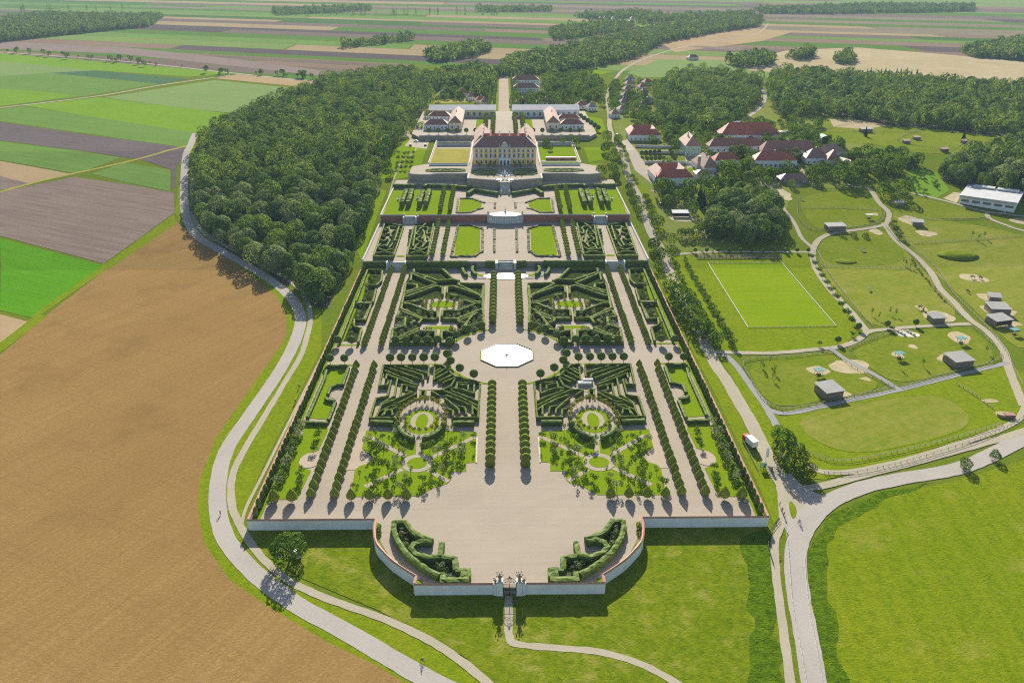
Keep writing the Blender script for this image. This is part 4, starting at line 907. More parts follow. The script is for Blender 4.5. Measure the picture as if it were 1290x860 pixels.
    for q, t in (((105, 105, 258, 105), 'crosswise at the far end'), ((262, 112, 285, 200, 415, 480), 'along the outer edge'), ((105, 118, 150, 240, 190, 242, 238, 258, 262, 312), 'around the sand bay'), ((278, 338, 262, 352, 212, 362), 'in front of the sand bay'), ((208, 372, 262, 500), 'along the front alley side'), ((265, 522, 432, 515), 'crosswise at the near end')):
        hedge('hedge', sd(ZDp(1.3, *q), s), 1.3, 1.4, 0, 'hedge_dark', 'low hedge %s of the %s strip lawn' % (t, nm), 'hedges of the strip lawns')
    sheet('path', sd(ZDp(0, 150, 250, 240, 268, 255, 330, 200, 360), s), M['gravel'], 0, .06)
    ol = ZDp(0, 270, 548, 430, 540, 480, 640, 560, 820, 700, 1060, 470, 1060, 400, 880, 470, 800, 420, 760, 335, 740)
    sheet('lawn', sd(ZD(0, 265, 0, 440, 0, 480, 60, 720, 500, 500, 500, 395, 290, 470, 260, 475, 210, 430, 172, 335, 140), s), M['lawn'], 0, .05)
    sheet('lawn', sd(ZDp(0, 262, 548, 432, 540, 450, 590, 270, 590), s), M['lawn'], 0, .055)
    e = ZD(0, 400, 215, 478, 215, 400, 160, 400, 272); sheet('path', ell(s * e[0][0], e[0][1], e[1][0] - e[0][0], (e[2][1] - e[3][1]) / 2, 30), M['sandpath'], 0, .08)
    for k, (x, y) in enumerate(line_pts(ZD(0, 455, -15)[0], ZD(0, 650, 455)[0], 12)):
        kd = ('silver', 'young', 'silver', 'young', 'young')[k % 5]
        plant(kd, 'orchard_tree', s * x, y, 0, rnd.uniform(.95, 1.2), None, '%s bushy tree, %s from the rear of the %s wall-side line' % ('silvery' if kd == 'silver' else 'dark', nth(k + 1), nm), 'tree', 'bushy trees beside the %s wall path' % nm, True)
    for k, q in enumerate(((335, 35), (370, 150), (465, 310), (475, 360), (480, 410), (345, 60))):
        x, y = ZD(0, *q)[0]; plant('young', 'lawn_tree', s * x, y, 0, rnd.uniform(.7, .95), None, 'dark tree on the strip lawn between %s alley and wall, %s from the rear' % (nm, nth(k + 1)), 'tree', 'trees on the strip lawns', True)
    # upper outer strip: hedged shrub beds
    sheet('bed', sd(ZA(0, 895, 100, 1000, 100, 1098, 340, 975, 345, 940, 250, 905, 200), s), M['bed'], 0, .04)
    sheet('bed', sd(ZA(0, 985, 352, 1102, 350, 1225, 630, 1085, 640, 1050, 545, 1100, 520, 1050, 480), s), M['bed'], 0, .04)
    sheet('lawn', sd(ZA(0, 975, 110, 1000, 110, 1085, 340, 1050, 340), s), M['lawn'], 0, .07)
    sheet('lawn', sd(ZA(0, 1075, 360, 1102, 355, 1215, 630, 1190, 635), s), M['lawn'], 0, .07)
    for q, t in (((900, 105, 1000, 100), 'far end'), ((895, 110, 905, 185, 940, 215, 1000, 215), 'alley side of the far bed'), ((945, 245, 970, 340), 'near alley side of the far bed'), ((1005, 105, 1095, 335), 'wall side of the far bed'), ((975, 350, 1100, 348), 'middle cross bar'), ((985, 360, 1030, 470, 1110, 465, 1115, 510), 'bay of the near bed'), ((1060, 540, 1085, 635), 'alley side of the near bed'), ((1110, 360, 1220, 625), 'wall side of the near bed'), ((1115, 515, 1060, 535), 'near bay bar')):
        hedge('hedge', sd(ZA(1.8, *q), s), 1.1, 1.8, 0, 'hedge', 'narrow hedge at the %s in the %s wall strip' % (t, nm), 'hedges of the wall-side beds')
    for k, (x, y) in enumerate(scatter(ZA(0, 915, 115, 975, 110, 1055, 335, 990, 335), 3.9, 9) + scatter(ZA(0, 1010, 370, 1080, 365, 1190, 625, 1100, 630), 3.9, 10)):
        plant(('shrub', 'shrub_green')[k % 2], 'shrub', s * x, y, 0, rnd.uniform(.8, 1.25), None, 'rounded %s shrub in the hedged beds by the %s wall' % (('grey-green', 'dark green')[k % 2], nm), 'shrub', 'shrubs of the %s wall beds' % nm)
    # front corner hedges inside the curved wall
    ZF = zoom(640, 630)
    for q, t, h in (((852, 140, 858, 190, 835, 270, 770, 370, 690, 440, 600, 500, 530, 535), 'long curved outer', 2.1), ((850, 138, 770, 142, 725, 205, 690, 235, 575, 275), 'inner back', 2.1), ((580, 290, 650, 282, 710, 300, 735, 335, 700, 375, 610, 405, 520, 395, 505, 300), 'scrolled middle', 2.0), ((505, 400, 410, 420, 410, 500), 'stepped', 2.0), ((410, 502, 318, 505, 318, 560), 'small front', 1.9), ((345, 515, 360, 555), 'stubby', 1.9), ((312, 574, 525, 574), 'thick front', 2.0), ((505, 520, 505, 560), 'little end', 1.9)):
        hedge('hedge', sd(ZF(h, *q), s), 1.7 if 'thick' not in t else 2.2, h, 0, 'hedge_dark', '%s hedge of the stepped hedge figure in the %s corner of the court' % (t, nm), 'corner hedge figures of the front court', amp=.2, topvar=.3)
    sheet('bed', sd(ZF(0, 780, 150, 845, 150, 830, 280, 700, 430, 540, 540, 420, 520, 420, 420, 640, 410, 740, 330, 700, 290, 600, 280, 720, 240), s), M['bed'], 0, .04)
    sheet('lawn_strip', sd(ZF(0, 945, 165, 975, 150, 985, 250, 950, 320, 900, 390, 960, 280), s), M['lawn'], 0, .05)
    sheet('lawn_strip', sd(ZF(0, 655, 580, 690, 575, 700, 640, 655, 640), s), M['lawn'], 0, .05)
    for k, q in enumerate(((795, 205), (775, 250), (800, 240), (775, 290), (770, 320), (480, 510), (520, 490), (550, 470), (500, 470), (460, 560))):
        x, y = ZF(.5, *q)[0]; plant(('shrub', 'shrub_green')[k % 2], 'shrub', s * x, y, 0, 1.1, None, 'loose shrub inside the stepped hedge figure of the %s court corner' % nm, 'shrub', 'shrubs inside the corner hedges')
    for k, q in enumerate(((965, 180), (970, 200), (965, 225), (968, 250))):
        x, y = ZF(.5, *q)[0]; plant('shrub_green', 'shrub', s * x, y, 0, .9, None, 'low climber bush against the curved wall at the %s court corner' % nm, 'shrub', 'bushes along the curved wall')
# ------------------------------------------------------------------ step between lower and parterre terrace
cas = tag(empty('cascade', (0, 445.5, 0)), 'grey stone water cascade with steps above the bright lower pool', 'fountain')
b = MB()
for k in range(6): b.box(-4.2, 4.2, -3.6 + .6 * k, 1.2, .02 + .6 * k, .6 + .6 * k)
b.build('steps', M['stone'], cas)
for s in (1, -1):
    MB().box(s * 5.2 - .7, s * 5.2 + .7, -3.9, 1.3, 0, 3.8).box(s * 5.2 - .85, s * 5.2 + .85, -4.0, 1.4, 3.8, 4.1).build('cheek_wall', M['stone'], cas)
MB().box(-4.4, 4.4, 1.3, 2.0, 3.3, 4.0).build('parapet', M['stone_dark'], cas)
pool = ZA(0, 0, 150, 110, 145, 110, 130, 155, 128, 150, 118, 100, 112, 60, 106, 45, 98)
pool = [(x, min(y, 441)) for x, y in pool]; pl = pool[1:] 
poolp = pl + mir(pl)[::-1]
basin('cascade_pool', ell(0, 431, 12.5, 4.6, 36), 0, 'bright shallow pool with lobed ends below the stone cascade', .4, .3)
for s, nm in SIDES:
    for x0, x1, t in ((5.9, 11.5, 'beside the cascade'), (21.5, 61.5 - 5.0, 'between cascade and stairs'), (67.5, 81, 'between stairs and side wall')):
        b = sd(line_pts((x0, 445.3), (x1, 445.3), max(2, int((x1 - x0) / 2))), s)
        hedge('retaining_hedge', b, 2.2, 4.3, 0, 'hedge_dark', 'tall dark hedge wall below the parterre terrace, %s on the %s' % (t, nm), 'hedge walls of the terraces')
    t1 = tag(empty('stairs', (s * 62.2, 445.9, 0)), 'broad white stone stairs on the %s alley up to the parterre terrace' % nm, 'stairs', 'garden stairs')
    b = MB()
    for k in range(8): b.box(-5.0, 5.0, -5.6 + .7 * k, .1, .0 + .45 * k, .45 + .45 * k)
    b.build('steps', M['stone'], t1)
    for q in (1, -1): MB().box(q * 5.3 - .3, q * 5.3 + .3, -6.0, .4, 0, 1.1).box(q * 5.3 - .3, q * 5.3 + .3, -2.8, .4, 1.1, 4.2).build('cheek_wall', M['white'], t1)
    arc_o = ZA(0, 245, 57, 290, 85, 310, 120, 292, 150, 240, 174, 268, 148, 283, 120, 272, 90); 
    sheet('lawn', sd(arc_o, s), M['lawn'], 0, .09)
    sheet('lawn', sd(ZA(0, 190, 97, 235, 100, 240, 130, 205, 160, 140, 168, 135, 155, 180, 150, 208, 130), s), M['lawn'], 0, .09)
    rp = smooth(ZA(0, 215, 62, 252, 85, 262, 120, 245, 150, 190, 172, 130, 176), 4)
    ribbon('ramp', sd(rp, s), 3.4, M['grey_path'], 0, .12, sm=False)
    for q, t in (((185, 62, 222, 85, 232, 118, 208, 148), 'inner'), ((275, 62, 300, 95, 298, 125, 275, 150), 'outer')):
        hedge('retaining_hedge', sd(smooth(ZA(1.5, *q), 4), s), 1.6, 2.2, 0, 'hedge_dark', '%s curved hedge hugging the %s ramp by the cascade' % (t, nm), 'curved ramp hedges', cat='hedge')
# ------------------------------------------------------------------ parterre terrace (z 3.5)
ZP, ZL = 3.5, 7.3
lawnP = ZG(ZP, 165, 390, 185, 378, 240, 385, 330, 382, 365, 605, 215, 600, 180, 572, 172, 560)
for s, nm in SIDES:
    sheet('lawn', sd(lawnP, s), M['lawn'], ZP, .04)
    for q, t in (((330, 378, 385, 605), 'outer'), ((385, 607, 210, 603, 180, 578, 155, 572), 'front'), ((155, 572, 148, 405), 'inner'), ((150, 400, 175, 395, 230, 376, 330, 376), 'rear')):
        hedge('flower_border', sd(ZG(ZP, *q), s), 1.5, .7, ZP, 'bed_leaf', 'low brownish plant border on the %s edge of the %s parterre lawn' % (t, nm), 'borders of the parterre lawns', cat='flower bed', amp=.3, topvar=.4)
    for q, t in (((62, 400, 63, 480), 'rear'), ((65, 492, 67, 575), 'front')):
        hedge('flower_border', sd(ZG(ZP, *q), s), 1.4, .7, ZP, 'bed_leaf', 'narrow %s flower bed beside the axis path on the %s' % (t, nm), 'beds beside the axis path', cat='flower bed', amp=.3)
    for q0, q1, rn in (((395, 345), (447, 590), 'inner'), ((470, 350), (528, 592), 'outer')):
        a, b2 = ZG(ZP + 1, *q1)[0], ZG(ZP + 1, *q0)[0]
        row('globe', 'globe_tree', a, b2, 13, ZP, .98, 'bun-shaped clipped tree, %s from the hedge wall in the ' + rn + ' row of the %s parterre', 'bun trees of the %s parterre', s, nm)
    # curling hedge parterres
    for (o1, nmq, curls) in (((505, 340, 520, 345, 650, 365, 718, 590, 565, 592), 'inner', 0), ((728, 370, 865, 338, 962, 590, 808, 592), 'outer', 1)):
        poly = ZG(ZP, *o1); sheet('bed', sd(poly, s), M['bed'], ZP, .04)
        fr = ((560, 596, 718, 596) if curls == 0 else (808, 596, 962, 594))
        hedge('hedge', sd(ZG(ZP + 2, *fr), s), 1.8, 2.4, ZP, 'hedge', 'thick front hedge of the %s curling parterre on the %s' % (nmq, nm), 'hedges of the curling parterres')
        segs = [(508, 345, 560, 585), (515, 342, 560, 352, 600, 375, 650, 370), (655, 372, 712, 585), (640, 375, 665, 520), (545, 400, 560, 380, 600, 385, 620, 400), (530, 420, 560, 430, 555, 400), (560, 450, 545, 480, 575, 500, 600, 530), (590, 400, 580, 430, 600, 470), (620, 410, 640, 430, 610, 440), (580, 440, 580, 490), (610, 450, 640, 470, 600, 490), (620, 500, 650, 525, 600, 545), (560, 530, 610, 550, 700, 540), (575, 575, 620, 560, 690, 572), (660, 400, 690, 400), (665, 420, 695, 420), (668, 445, 698, 445), (672, 470, 700, 470), (675, 495, 705, 495), (650, 530, 660, 545)] if curls == 0 else \
               [(732, 375, 808, 585), (735, 370, 790, 360, 862, 340), (868, 345, 955, 585), (765, 375, 800, 480), (790, 380, 830, 375, 855, 390), (800, 400, 830, 430, 820, 450), (840, 380, 835, 420, 870, 430), (850, 400, 885, 400), (870, 445, 905, 440), (850, 460, 880, 480, 915, 470), (830, 470, 860, 520), (860, 510, 920, 520, 900, 500), (825, 540, 870, 550, 935, 530), (810, 575, 870, 560, 945, 570), (740, 400, 765, 400), (748, 425, 772, 425), (756, 450, 782, 450), (764, 475, 790, 475), (772, 500, 798, 500), (815, 500, 840, 530)]
        for q in segs:
            pts = sd(ZG(ZP + 1.4, *q), s)
            pts = smooth(pts, 4) if len(pts) > 2 else pts
            hedge('hedge', pts, 1.05, 1.5, ZP, 'hedge', where(pts, (25 if curls == 0 else 62, 60 if curls == 0 else 85, 455, 522), s, nm, nmq + ' curling parterre'), 'hedges of the %s %s curling parterre' % (nm, nmq))
        e = ZG(ZP, *((575, 500) if curls == 0 else (845, 460)))[0]; sheet('path', ell(s * e[0], e[1] + 6, 1.6, 14, 24), M['sandpath'], ZP, .07)
    sheet('lawn', ell(s * ZG(ZP, 757, 597)[0][0], ZG(ZP, 757, 597)[0][1], 2.6, 1.5, 20), M['lawn'], ZP, .05)
    # red retaining wall with stairs
    for x0, x1, t in ((9.5, 61.0 - 4.5, 'inner'), (66.2, 81.2, 'outer')):
        o = wall(sd(line_pts((x0, 524.4), (x1, 524.4), 4), s), ZP - .5, ZL + .7, 'red brick retaining wall, long %s stretch on the %s' % (t, nm), 1.0, 'brick', True, 'red retaining walls', 'retaining_wall', 'stone', .1)
    t1 = tag(empty('stairs', (s * 62.0, 524.2, ZP)), 'grey stone stairs through the red retaining wall on the %s' % nm, 'stairs', 'garden stairs')
    b = MB()
    for k in range(9): b.box(-3.6, 3.6, -5.0 + .6 * k, .6, .0 + .43 * k, .43 + .43 * k)
    b.build('steps', M['stone'], t1)
    for q in (1, -1): MB().box(q * 4 - .35, q * 4 + .35, -5.2, .9, 0, 4.6).box(q * 4 - .5, q * 4 + .5, .2, 1.2, 4.6, 5.6).build('cheek_wall', M['stone'], t1)
# semicircular fountain house
fh = tag(empty('fountain_house', (0, 523.8, ZP)), 'pale curved stone fountain front with a bright pool on top, between red walls', 'fountain')
b = MB()
arc = [(-11, 2)] + [(11.0 * cos(pi + pi * k / 20) * .98, 4.4 * sin(pi + pi * k / 20) * 1.0) for k in range(21)] + [(11, 2)]
b.prism(arc, 0, 4.3); b.build('drum', M['stone'], fh)
b = MB(); 
for k in range(1, 20, 1):
    a = pi + pi * k / 20; x, y = 10.8 * cos(a), 4.4 * sin(a)
    b.tube((x, y - .12, 0), (x, y - .12, 4.2), .32, n=6)
b.build('pilaster', M['white'], fh)
MB().strip([(x * 1.01, y * 1.02) for x, y in arc[1:-1]], .6, 4.3, 5.2).build('parapet', M['stone'], fh)
w = MB().prism(ell(0, 2.5, 9.8, 4.6, 30), 4.0, 4.55).build('pool_water', M['water_rippled'], fh)
for s in (1, -1): MB().box(s * 11.2 - .6, s * 11.2 + .6, -1.6, 1.4, 0, 5.6).lathe([(5.6, .4), (6.2, .7), (6.8, .5), (7.3, .1)], 8, (s * 11.2, 0)).build('end_pier', M['stone'], fh)
st = tag(empty('statue', (0, 531, ZL)), 'small pale statue on a pedestal behind the curved fountain', 'statue')
MB().box(-.8, .8, -.8, .8, 0, 1.4).build('pedestal', M['stone'], st); MB().lathe([(1.4, .5), (2.2, .6), (3.2, .45), (3.6, .22), (3.9, .3), (4.3, .05)], 8).build('figure', M['white'], st)
# ------------------------------------------------------------------ lawn terrace (z 7.3)
for s, nm in SIDES:
    sheet('lawn', sd(ZG(ZL, 150, 215, 190, 192, 205, 185, 308, 182, 327, 277, 240, 275, 195, 255, 155, 240), s), M['lawn'], ZL, .04)
    for q, t in (((128, 210, 190, 190, 215, 178, 312, 178), 'rear'), ((325, 182, 338, 280), 'outer'), ((338, 282, 235, 280, 190, 260, 140, 248), 'front'), ((52, 208, 56, 250), 'axis')):
        hedge('flower_border', sd(ZG(ZL, *q), s), 1.4, .6, ZL, 'bed_leaf', 'low brown plant border, %s edge, of the notched %s lawn below the palace terrace' % (t, nm), 'borders of the notched lawns', cat='flower bed', amp=.3)
    sheet('lawn', sd(ZG(ZL, 340, 112, 805, 105, 882, 297, 375, 297), s), M['lawn'], ZL, .03)
    for q0, q1, rn in (((355, 108), (386, 255), 'inner'), ((425, 112), (458, 255), 'outer')):
        row('globe', 'globe_tree', ZG(ZL + 1, *q1)[0], ZG(ZL + 1, *q0)[0], 10, ZL, 1.0, 'bun-shaped tree, %s from the red wall in the ' + rn + ' row of the %s upper lawn', 'bun trees of the %s upper lawn', s, nm, sz=1.3)
    for j, (q0, q1) in enumerate((((535, 102), (566, 195)), ((582, 108), (612, 195)), ((664, 100), (694, 195)), ((706, 105), (742, 195)))):
        a, b2 = ZG(ZL + 4, *q1)[0], ZG(ZL + 4, *q0)[0]
        hedge('block_hedge', sd([a, b2], s), 3.2, 4.4, ZL, 'hedge', 'tall clipped hedge block, %s from the middle on the %s upper lawn' % (nth(j + 1), nm), 'hedge blocks of the upper lawns', amp=.3, topvar=.5)
    for u, v in ((625, 175), (765, 182)):
        x, y = ZG(ZL, u, v)[0]; q = tag(empty('statue', (s * x, y, ZL)), 'small white garden statue %s on the %s upper lawn' % ('between the hedge blocks' if u < 700 else 'outside the hedge blocks', nm), 'statue', 'white statues of the upper lawns')
        MB().box(-.6, .6, -.6, .6, 0, 1).build('pedestal', M['white'], q); MB().lathe([(1, .4), (1.7, .5), (2.4, .3), (2.6, .18), (2.8, .25), (3.1, .04)], 8).build('figure', M['white'], q)
    for q, t in (((228, 88, 400, 72, 560, 68, 572, 78), 'main'), ((632, 70, 805, 68), 'outer')):
        pts = sd(ZG(ZL + 2.6, *q), s)
        hedge('bank_hedge', pts, 2.6, 3.0, ZL, 'hedge_dark', 'long dark hedge bank at the foot of the palace terrace, %s stretch on the %s' % (t, nm), 'hedge banks below the palace', amp=.25)
    hedge('bank_hedge', sd(ZG(ZL + 2.6, 32, 130, 120, 115, 205, 100, 255, 132), s), 2.4, 2.9, ZL, 'hedge_dark', 'lower hedge bank bending towards the central stairs on the %s' % nm, 'hedge banks below the palace', amp=.25)
    sheet('path', sd(ZG(ZL, 130, 125, 330, 110, 350, 165, 260, 170, 210, 172, 120, 205, 40, 210, 30, 180), s), M['gravel'], ZL, .045)
# ------------------------------------------------------------------ palace terrace
ZT = 13.5
cb = [(-27, 612), (-27, 597), (-14, 593), (-5, 590.5), (5, 590.5), (14, 593), (27, 597), (27, 612)]
side_front = [(27, 612.3), (50, 612.3), (56, 609.5), (63, 609.0), (69, 611), (72, 615)]
poly = [(-72, 615)] + mir(side_front)[::-1][1:] + cb[1:-1] + side_front + [(72, 640), (60, 650), (60, 745), (-60, 745), (-60, 650), (-72, 640)]
def dd(p):
    out = []
    for q in p:
        if not out or hypot(q[0] - out[-1][0], q[1] - out[-1][1]) > .5: out.append(q)
    return out
tp = dd(poly)
slab('palace_terrace', tp, ZT, M['gravel'], 5)
for s, nm in SIDES:
    ptsb = sd(resample([(27, 612.0), (27, 597), (14, 593), (5.2, 590.5)], 4), s)
    wall(ptsb, ZL - .4, ZT + .9, 'dark rusticated bastion wall of the palace terrace, %s of the stairs' % nm, .8, 'stone_dark', True, 'terrace walls below the palace', 'terrace_wall', 'stone', .2)
    wall(sd(resample(side_front, 4), s), 9, ZT + .8, 'long grey terrace wall with a rounded end, %s wing of the palace terrace' % nm, .8, 'stone_dark', True, 'terrace walls below the palace', 'terrace_wall', 'stone', .2)
    for i, x in enumerate(np.arange(31, 66, 5.5)):
        pass
    # parterre beds of the terrace
    e0 = P(670 + 15, 0, 0)
    for cx_, cy_, rx_, ry_, mt in ((45, 626, 15, 4.6, 'flower'), (15.5, 620, 9, 9.5, 'bed')):
        pl_ = [(s * (cx_ + rx_ * q[0]), cy_ + ry_ * q[1]) for q in ((-1, -.6), (-.55, -1), (.55, -1), (1, -.4), (1, .4), (.55, 1), (-.55, 1), (-1, .6))]
        sheet('parterre_bed', pl_, M['hedge' if 0 else 'flower'], ZT, .05)
        t_ = 'beside the palace front' if cx_ > 20 else 'before the palace steps'
        hedge('flower_border', pl_ + [pl_[0]], .9, .6, ZT, 'hedge', 'trimmed border of the flower parterre %s on the %s' % (t_, nm), 'parterre borders of the palace terrace', cat='flower bed')
        for k in range(3):
            hedge('flower_border', [(s * (cx_ + rx_ * .6 * (k - 1)) + .28 * rx_ * cos(a * .7), cy_ + ry_ * .5 * sin(a * .7)) for a in range(10)], .8, .5, ZT, 'hedge', 'curled low box ornament in the flower parterre %s on the %s' % (t_, nm), 'box ornaments of the palace terrace', cat='flower bed')
    # stairs and low wall strip behind
    wall(sd([(29, 643.5), (59, 643.5)], s), ZT - 1, ZT + 1.3, 'low pale wall closing the %s side terrace beds towards the garden plot' % nm, .6, 'render', True, 'low walls of the side plots', 'garden_wall', 'stone', .1)
    wall(sd([(60, 650), (60, 738)], s), ZT - 2, ZT + 1.0, 'low wall along the outer edge of the %s palace plot' % nm, .5, 'stone', False, 'low walls of the side plots')
    wall(sd([(27.5, 648), (27.5, 735)], s), ZT - 2, ZT + 1.6, 'low wall between the palace wing and the %s garden plot' % nm, .5, 'render', False, 'low walls of the side plots')
    for k in range(4):
        plant('spire', 'cone_shrub', s * (8 + 4.5 * (k % 2)), 637 - 26 * (k // 2), ZT, 1.2, None, 'dark pointed shrub on the palace terrace, %s of the axis' % nm, 'shrub', 'pointed shrubs of the palace terrace')
sheet('dry_lawn', [(-58.5, 646), (-29, 646), (-29, 706), (-58.5, 706)], M['dry'], ZT, .05)
sheet('lawn', [(58.5, 646), (29, 646), (29, 716), (58.5, 716)], M['lawn'], ZT, .05)
sheet('path', [(29, 655), (58.5, 655), (58.5, 659), (29, 659)], M['gravel'], ZT, .09)
wall([(33, 662), (57, 662)], ZT, ZT + 2.2, 'dark low hedge-topped wall across the right garden plot', 1.2, 'brick', False, None, 'garden_wall')
for k, (u, v, kd) in enumerate(((688, 184, 0), (726, 183, 1), (709, 181, 2), (720, 178, 3), (693, 190, 1))):
    x, y = P(u, v, ZT); plant('park%d' % kd, 'garden_tree', x, y, ZT, .85 if k < 2 else .6, None, 'bushy tree, %s from the palace on the lawn right of its wing' % nth((1, 5, 3, 4, 2)[k]), 'tree', 'trees on the lawn beside the palace', True)
cs = tag(empty('central_stairs', (0, 590, ZL)), 'narrow grey stone stairs climbing the axis to the palace terrace', 'stairs')
b = MB()
for k in range(14): b.box(-2.6, 2.6, -9.8 + .75 * k, 1, .0 + .44 * k, .44 + .44 * k)
b.build('steps', M['stone'], cs)
for s in (1, -1): MB().box(s * 3 - .4, s * 3 + .4, -10, -3, 0, 3).box(s * 3 - .4, s * 3 + .4, -3, 1, 0, 7.2).box(s * 3 - .7, s * 3 + .7, -10.6, -9.6, 0, 2.4).build('cheek_wall', M['stone'], cs)
MB().box(-1.6, 1.6, .6, 1.1, 0, 5.2).build('niche_shade', M['window'], cs)  # solid dark block, its colour standing in for shade in a recess
for s, nm in SIDES:
    bb = basin('terrace_basin', ell(s * 4.2, 596.5, 3.4, 2.4, 20), ZT, 'small oval basin at the %s head of the central stairs' % nm, .5, .7)
basin('palace_basin', ell(0, 612, 6.5, 5.0, 28), ZT, 'round bright basin with white statues in front of the palace', .5, .5)
st = tag(empty('basin_statue', (0, 612, ZT)), 'white statue group standing in the basin before the palace', 'statue')
MB().lathe([(0, 1.4), (.8, 1.2), (1.2, .7), (2.2, .9), (3.0, .5), (3.4, .25), (3.8, .35), (4.3, .05)], 9).build('figure', M['white'], st)
for s in (1, -1): MB().lathe([(0, .7), (.6, .5), (1.2, .6), (1.9, .3), (2.3, .04)], 7, (s * 1.9, -.5)).build('side_figure', M['white'], st)

# ------------------------------------------------------------------ buildings
def hip(mb, x0, x1, y0, y1, z, h, ov=.5, hipx=None, hipy=None, m=0, gab=False):
    """hip or gable roof; ridge along the longer side"""
    x0 -= ov; x1 += ov; y0 -= ov; y1 += ov
    if (x1 - x0) >= (y1 - y0):
        r = 0 if gab else min((y1 - y0) / 2 * .95, (x1 - x0) / 2 - .05); ym = (y0 + y1) / 2; R = [(x0 + r, ym, z + h), (x1 - r, ym, z + h)]
        V = [(x0, y0, z), (x1, y0, z), (x1, y1, z), (x0, y1, z)] + R
        F = [(0, 1, 5, 4), (1, 2, 5), (2, 3, 4, 5), (3, 0, 4), (3, 2, 1, 0)]
    else:
        r = 0 if gab else min((x1 - x0) / 2 * .95, (y1 - y0) / 2 - .05); xm = (x0 + x1) / 2; R = [(xm, y0 + r, z + h), (xm, y1 - r, z + h)]
        V = [(x0, y0, z), (x1, y0, z), (x1, y1, z), (x0, y1, z)] + R
        F = [(0, 1, 4), (1, 2, 5, 4), (2, 3, 5), (3, 0, 4, 5), (3, 2, 1, 0)]
    mb.add(V, F, m); return mb
def win(parent, x, y, z, w, h, face='f', name='window', mat='window', frame='white'):
    d = .12
    if face == 'f':
        f = MB().box(x - w / 2 - .18, x + w / 2 + .18, y - d, y + .02, z - .18, z + h + .18).build(name, M[frame], parent)
        MB().box(x - w / 2, x + w / 2, y - d - .06, y - d + .01, z, z + h).build('pane', M[mat], f)
    else:
        sx = 1 if face == 'r' else -1
        a, b2 = sorted((x + sx * d, x - sx * .02)); f = MB().box(a, b2, y - w / 2 - .18, y + w / 2 + .18, z - .18, z + h + .18).build(name, M[frame], parent)
        a, b2 = sorted((x + sx * (d + .06), x + sx * (d - .01))); MB().box(a, b2, y - w / 2, y + w / 2, z, z + h).build('pane', M[mat], f)
# the palace
YP = 646.0; ZPa = ZT; HW = 24.5; WH = 13.2
pal = tag(empty('palace', (0, YP, ZPa)), 'yellow and white baroque palace with dark red hipped roofs and rear wings', 'palace')
MB().box(-HW, HW, 0, 17, 0, WH).build('main_block', M['yellow'], pal)
rf = hip(MB(), -HW, HW, 0, 17, WH, 7.2, .7).build('main_roof', M['roof_dark'], pal)
rear = MB().box(-HW + 9, HW - 9, 17.1, 34, 0, WH - .6).build('rear_block', M['cream'], pal)
r_ = hip(MB(), -HW + 8, HW - 8, 17.6, 34, WH - .6, 6.6, .4, gab=True).build('rear_roof', M['roof_red'], pal)
for s in (1, -1):
    a, b2 = sorted((s * HW, s * (HW - 11)))
    MB().box(a + .05, b2 - .05, 17.1, 72, 0, WH - .05).build('wing', M['cream'], pal)
    hip(MB(), a, b2, 12, 72, WH + .05, 6.4, .6).build('wing_roof', M['roof_tan'], pal)
    for k in range(3):
        MB().box(s * 17 - .5 + 0, s * 17 + .5, 24 + 14 * k, 25.2 + 14 * k, WH + 3, WH + 8.6).build('chimney', M['render'], pal)
    for k in range(7): win(pal, s * HW, 22 + 7 * k, 5.2, 1.3, 2.6, 'r' if s > 0 else 'l')
for k, x in enumerate((-11, -4, 4, 11)): MB().box(x - .6, x + .6, 20.5, 21.6, WH + 1, WH + 9.3).build('chimney', M['render'], rf)
b = MB().box(-HW - .35, HW + .35, -.35, 0, WH - .7, WH - .05).box(-HW - .15, HW + .15, -.2, 0, 4.3, 4.7); b.build('cornice', M['white'], pal)
b = MB()
for k in range(14): x = -HW + .8 + k * (2 * HW - 1.6) / 13; b.box(x - .38, x + .38, -.16, 0, 4.71, WH - .71)
b.build('pilaster', M['white'], pal)
for k in range(13):
    x = -HW + .8 + (k + .5) * (2 * HW - 1.6) / 13
    for z, w_, h_ in ((1.0, 1.3, 2.3), (5.5, 1.35, 3.0), (9.6, 1.3, 2.0)):
        if z < 2 and abs(x) < 4.5: continue
        win(pal, x, 0, z, w_, h_, mat='window' if z > 2 else 'glass')
b = MB().box(-4.6, 4.6, -1.6, 0, 0, 4.2).box(-4.9, 4.9, -1.9, 0, 4.2, 5.2); b.build('portico', M['white'], pal)
for x in (-2.8, 0, 2.8): win(pal, x, -1.6, .1, 1.5, 3.2, 'f', 'door', 'glass', 'stone')
b = MB(); b.prism([(-4.2, -.3), (4.2, -.3), (4.2, .3), (-4.2, .3)], WH - .05, WH + .5)
V = [(-3.2, -.3, WH + .5), (3.2, -.3, WH + .5), (2.2, -.3, WH + 2.6), (.9, -.3, WH + 3.8), (-.9, -.3, WH + 3.8), (-2.2, -.3, WH + 2.6)]
b.add(V + [(x, .35, z) for x, y, z in V], [(0, 1, 2, 3, 4, 5), (11, 10, 9, 8, 7, 6)] + [(i, i + 6, (i + 1) % 6 + 6, (i + 1) % 6) for i in range(6)])
b.lathe([(WH + 3.8, .3), (WH + 4.3, .55), (WH + 4.9, .1)], 8, (0, 0)); pd_ = b.build('pediment', M['stone'], pal)
for s in (1, -1): MB().lathe([(WH + .5, .4), (WH + 1.4, .6), (WH + 2.2, .35), (WH + 2.8, .08)], 8, (s * 4.0, 0)).build('urn', M['stone'], pd_)
for i, x in enumerate((-20, -12, -8.5, 8.5, 12, 20)): plant('spire', 'cone_shrub', x, YP - 2.6, ZT, 1.3, None, 'dark pointed shrub against the palace front, %s from the left' % nth(i + 1), 'shrub', 'shrubs along the palace front')

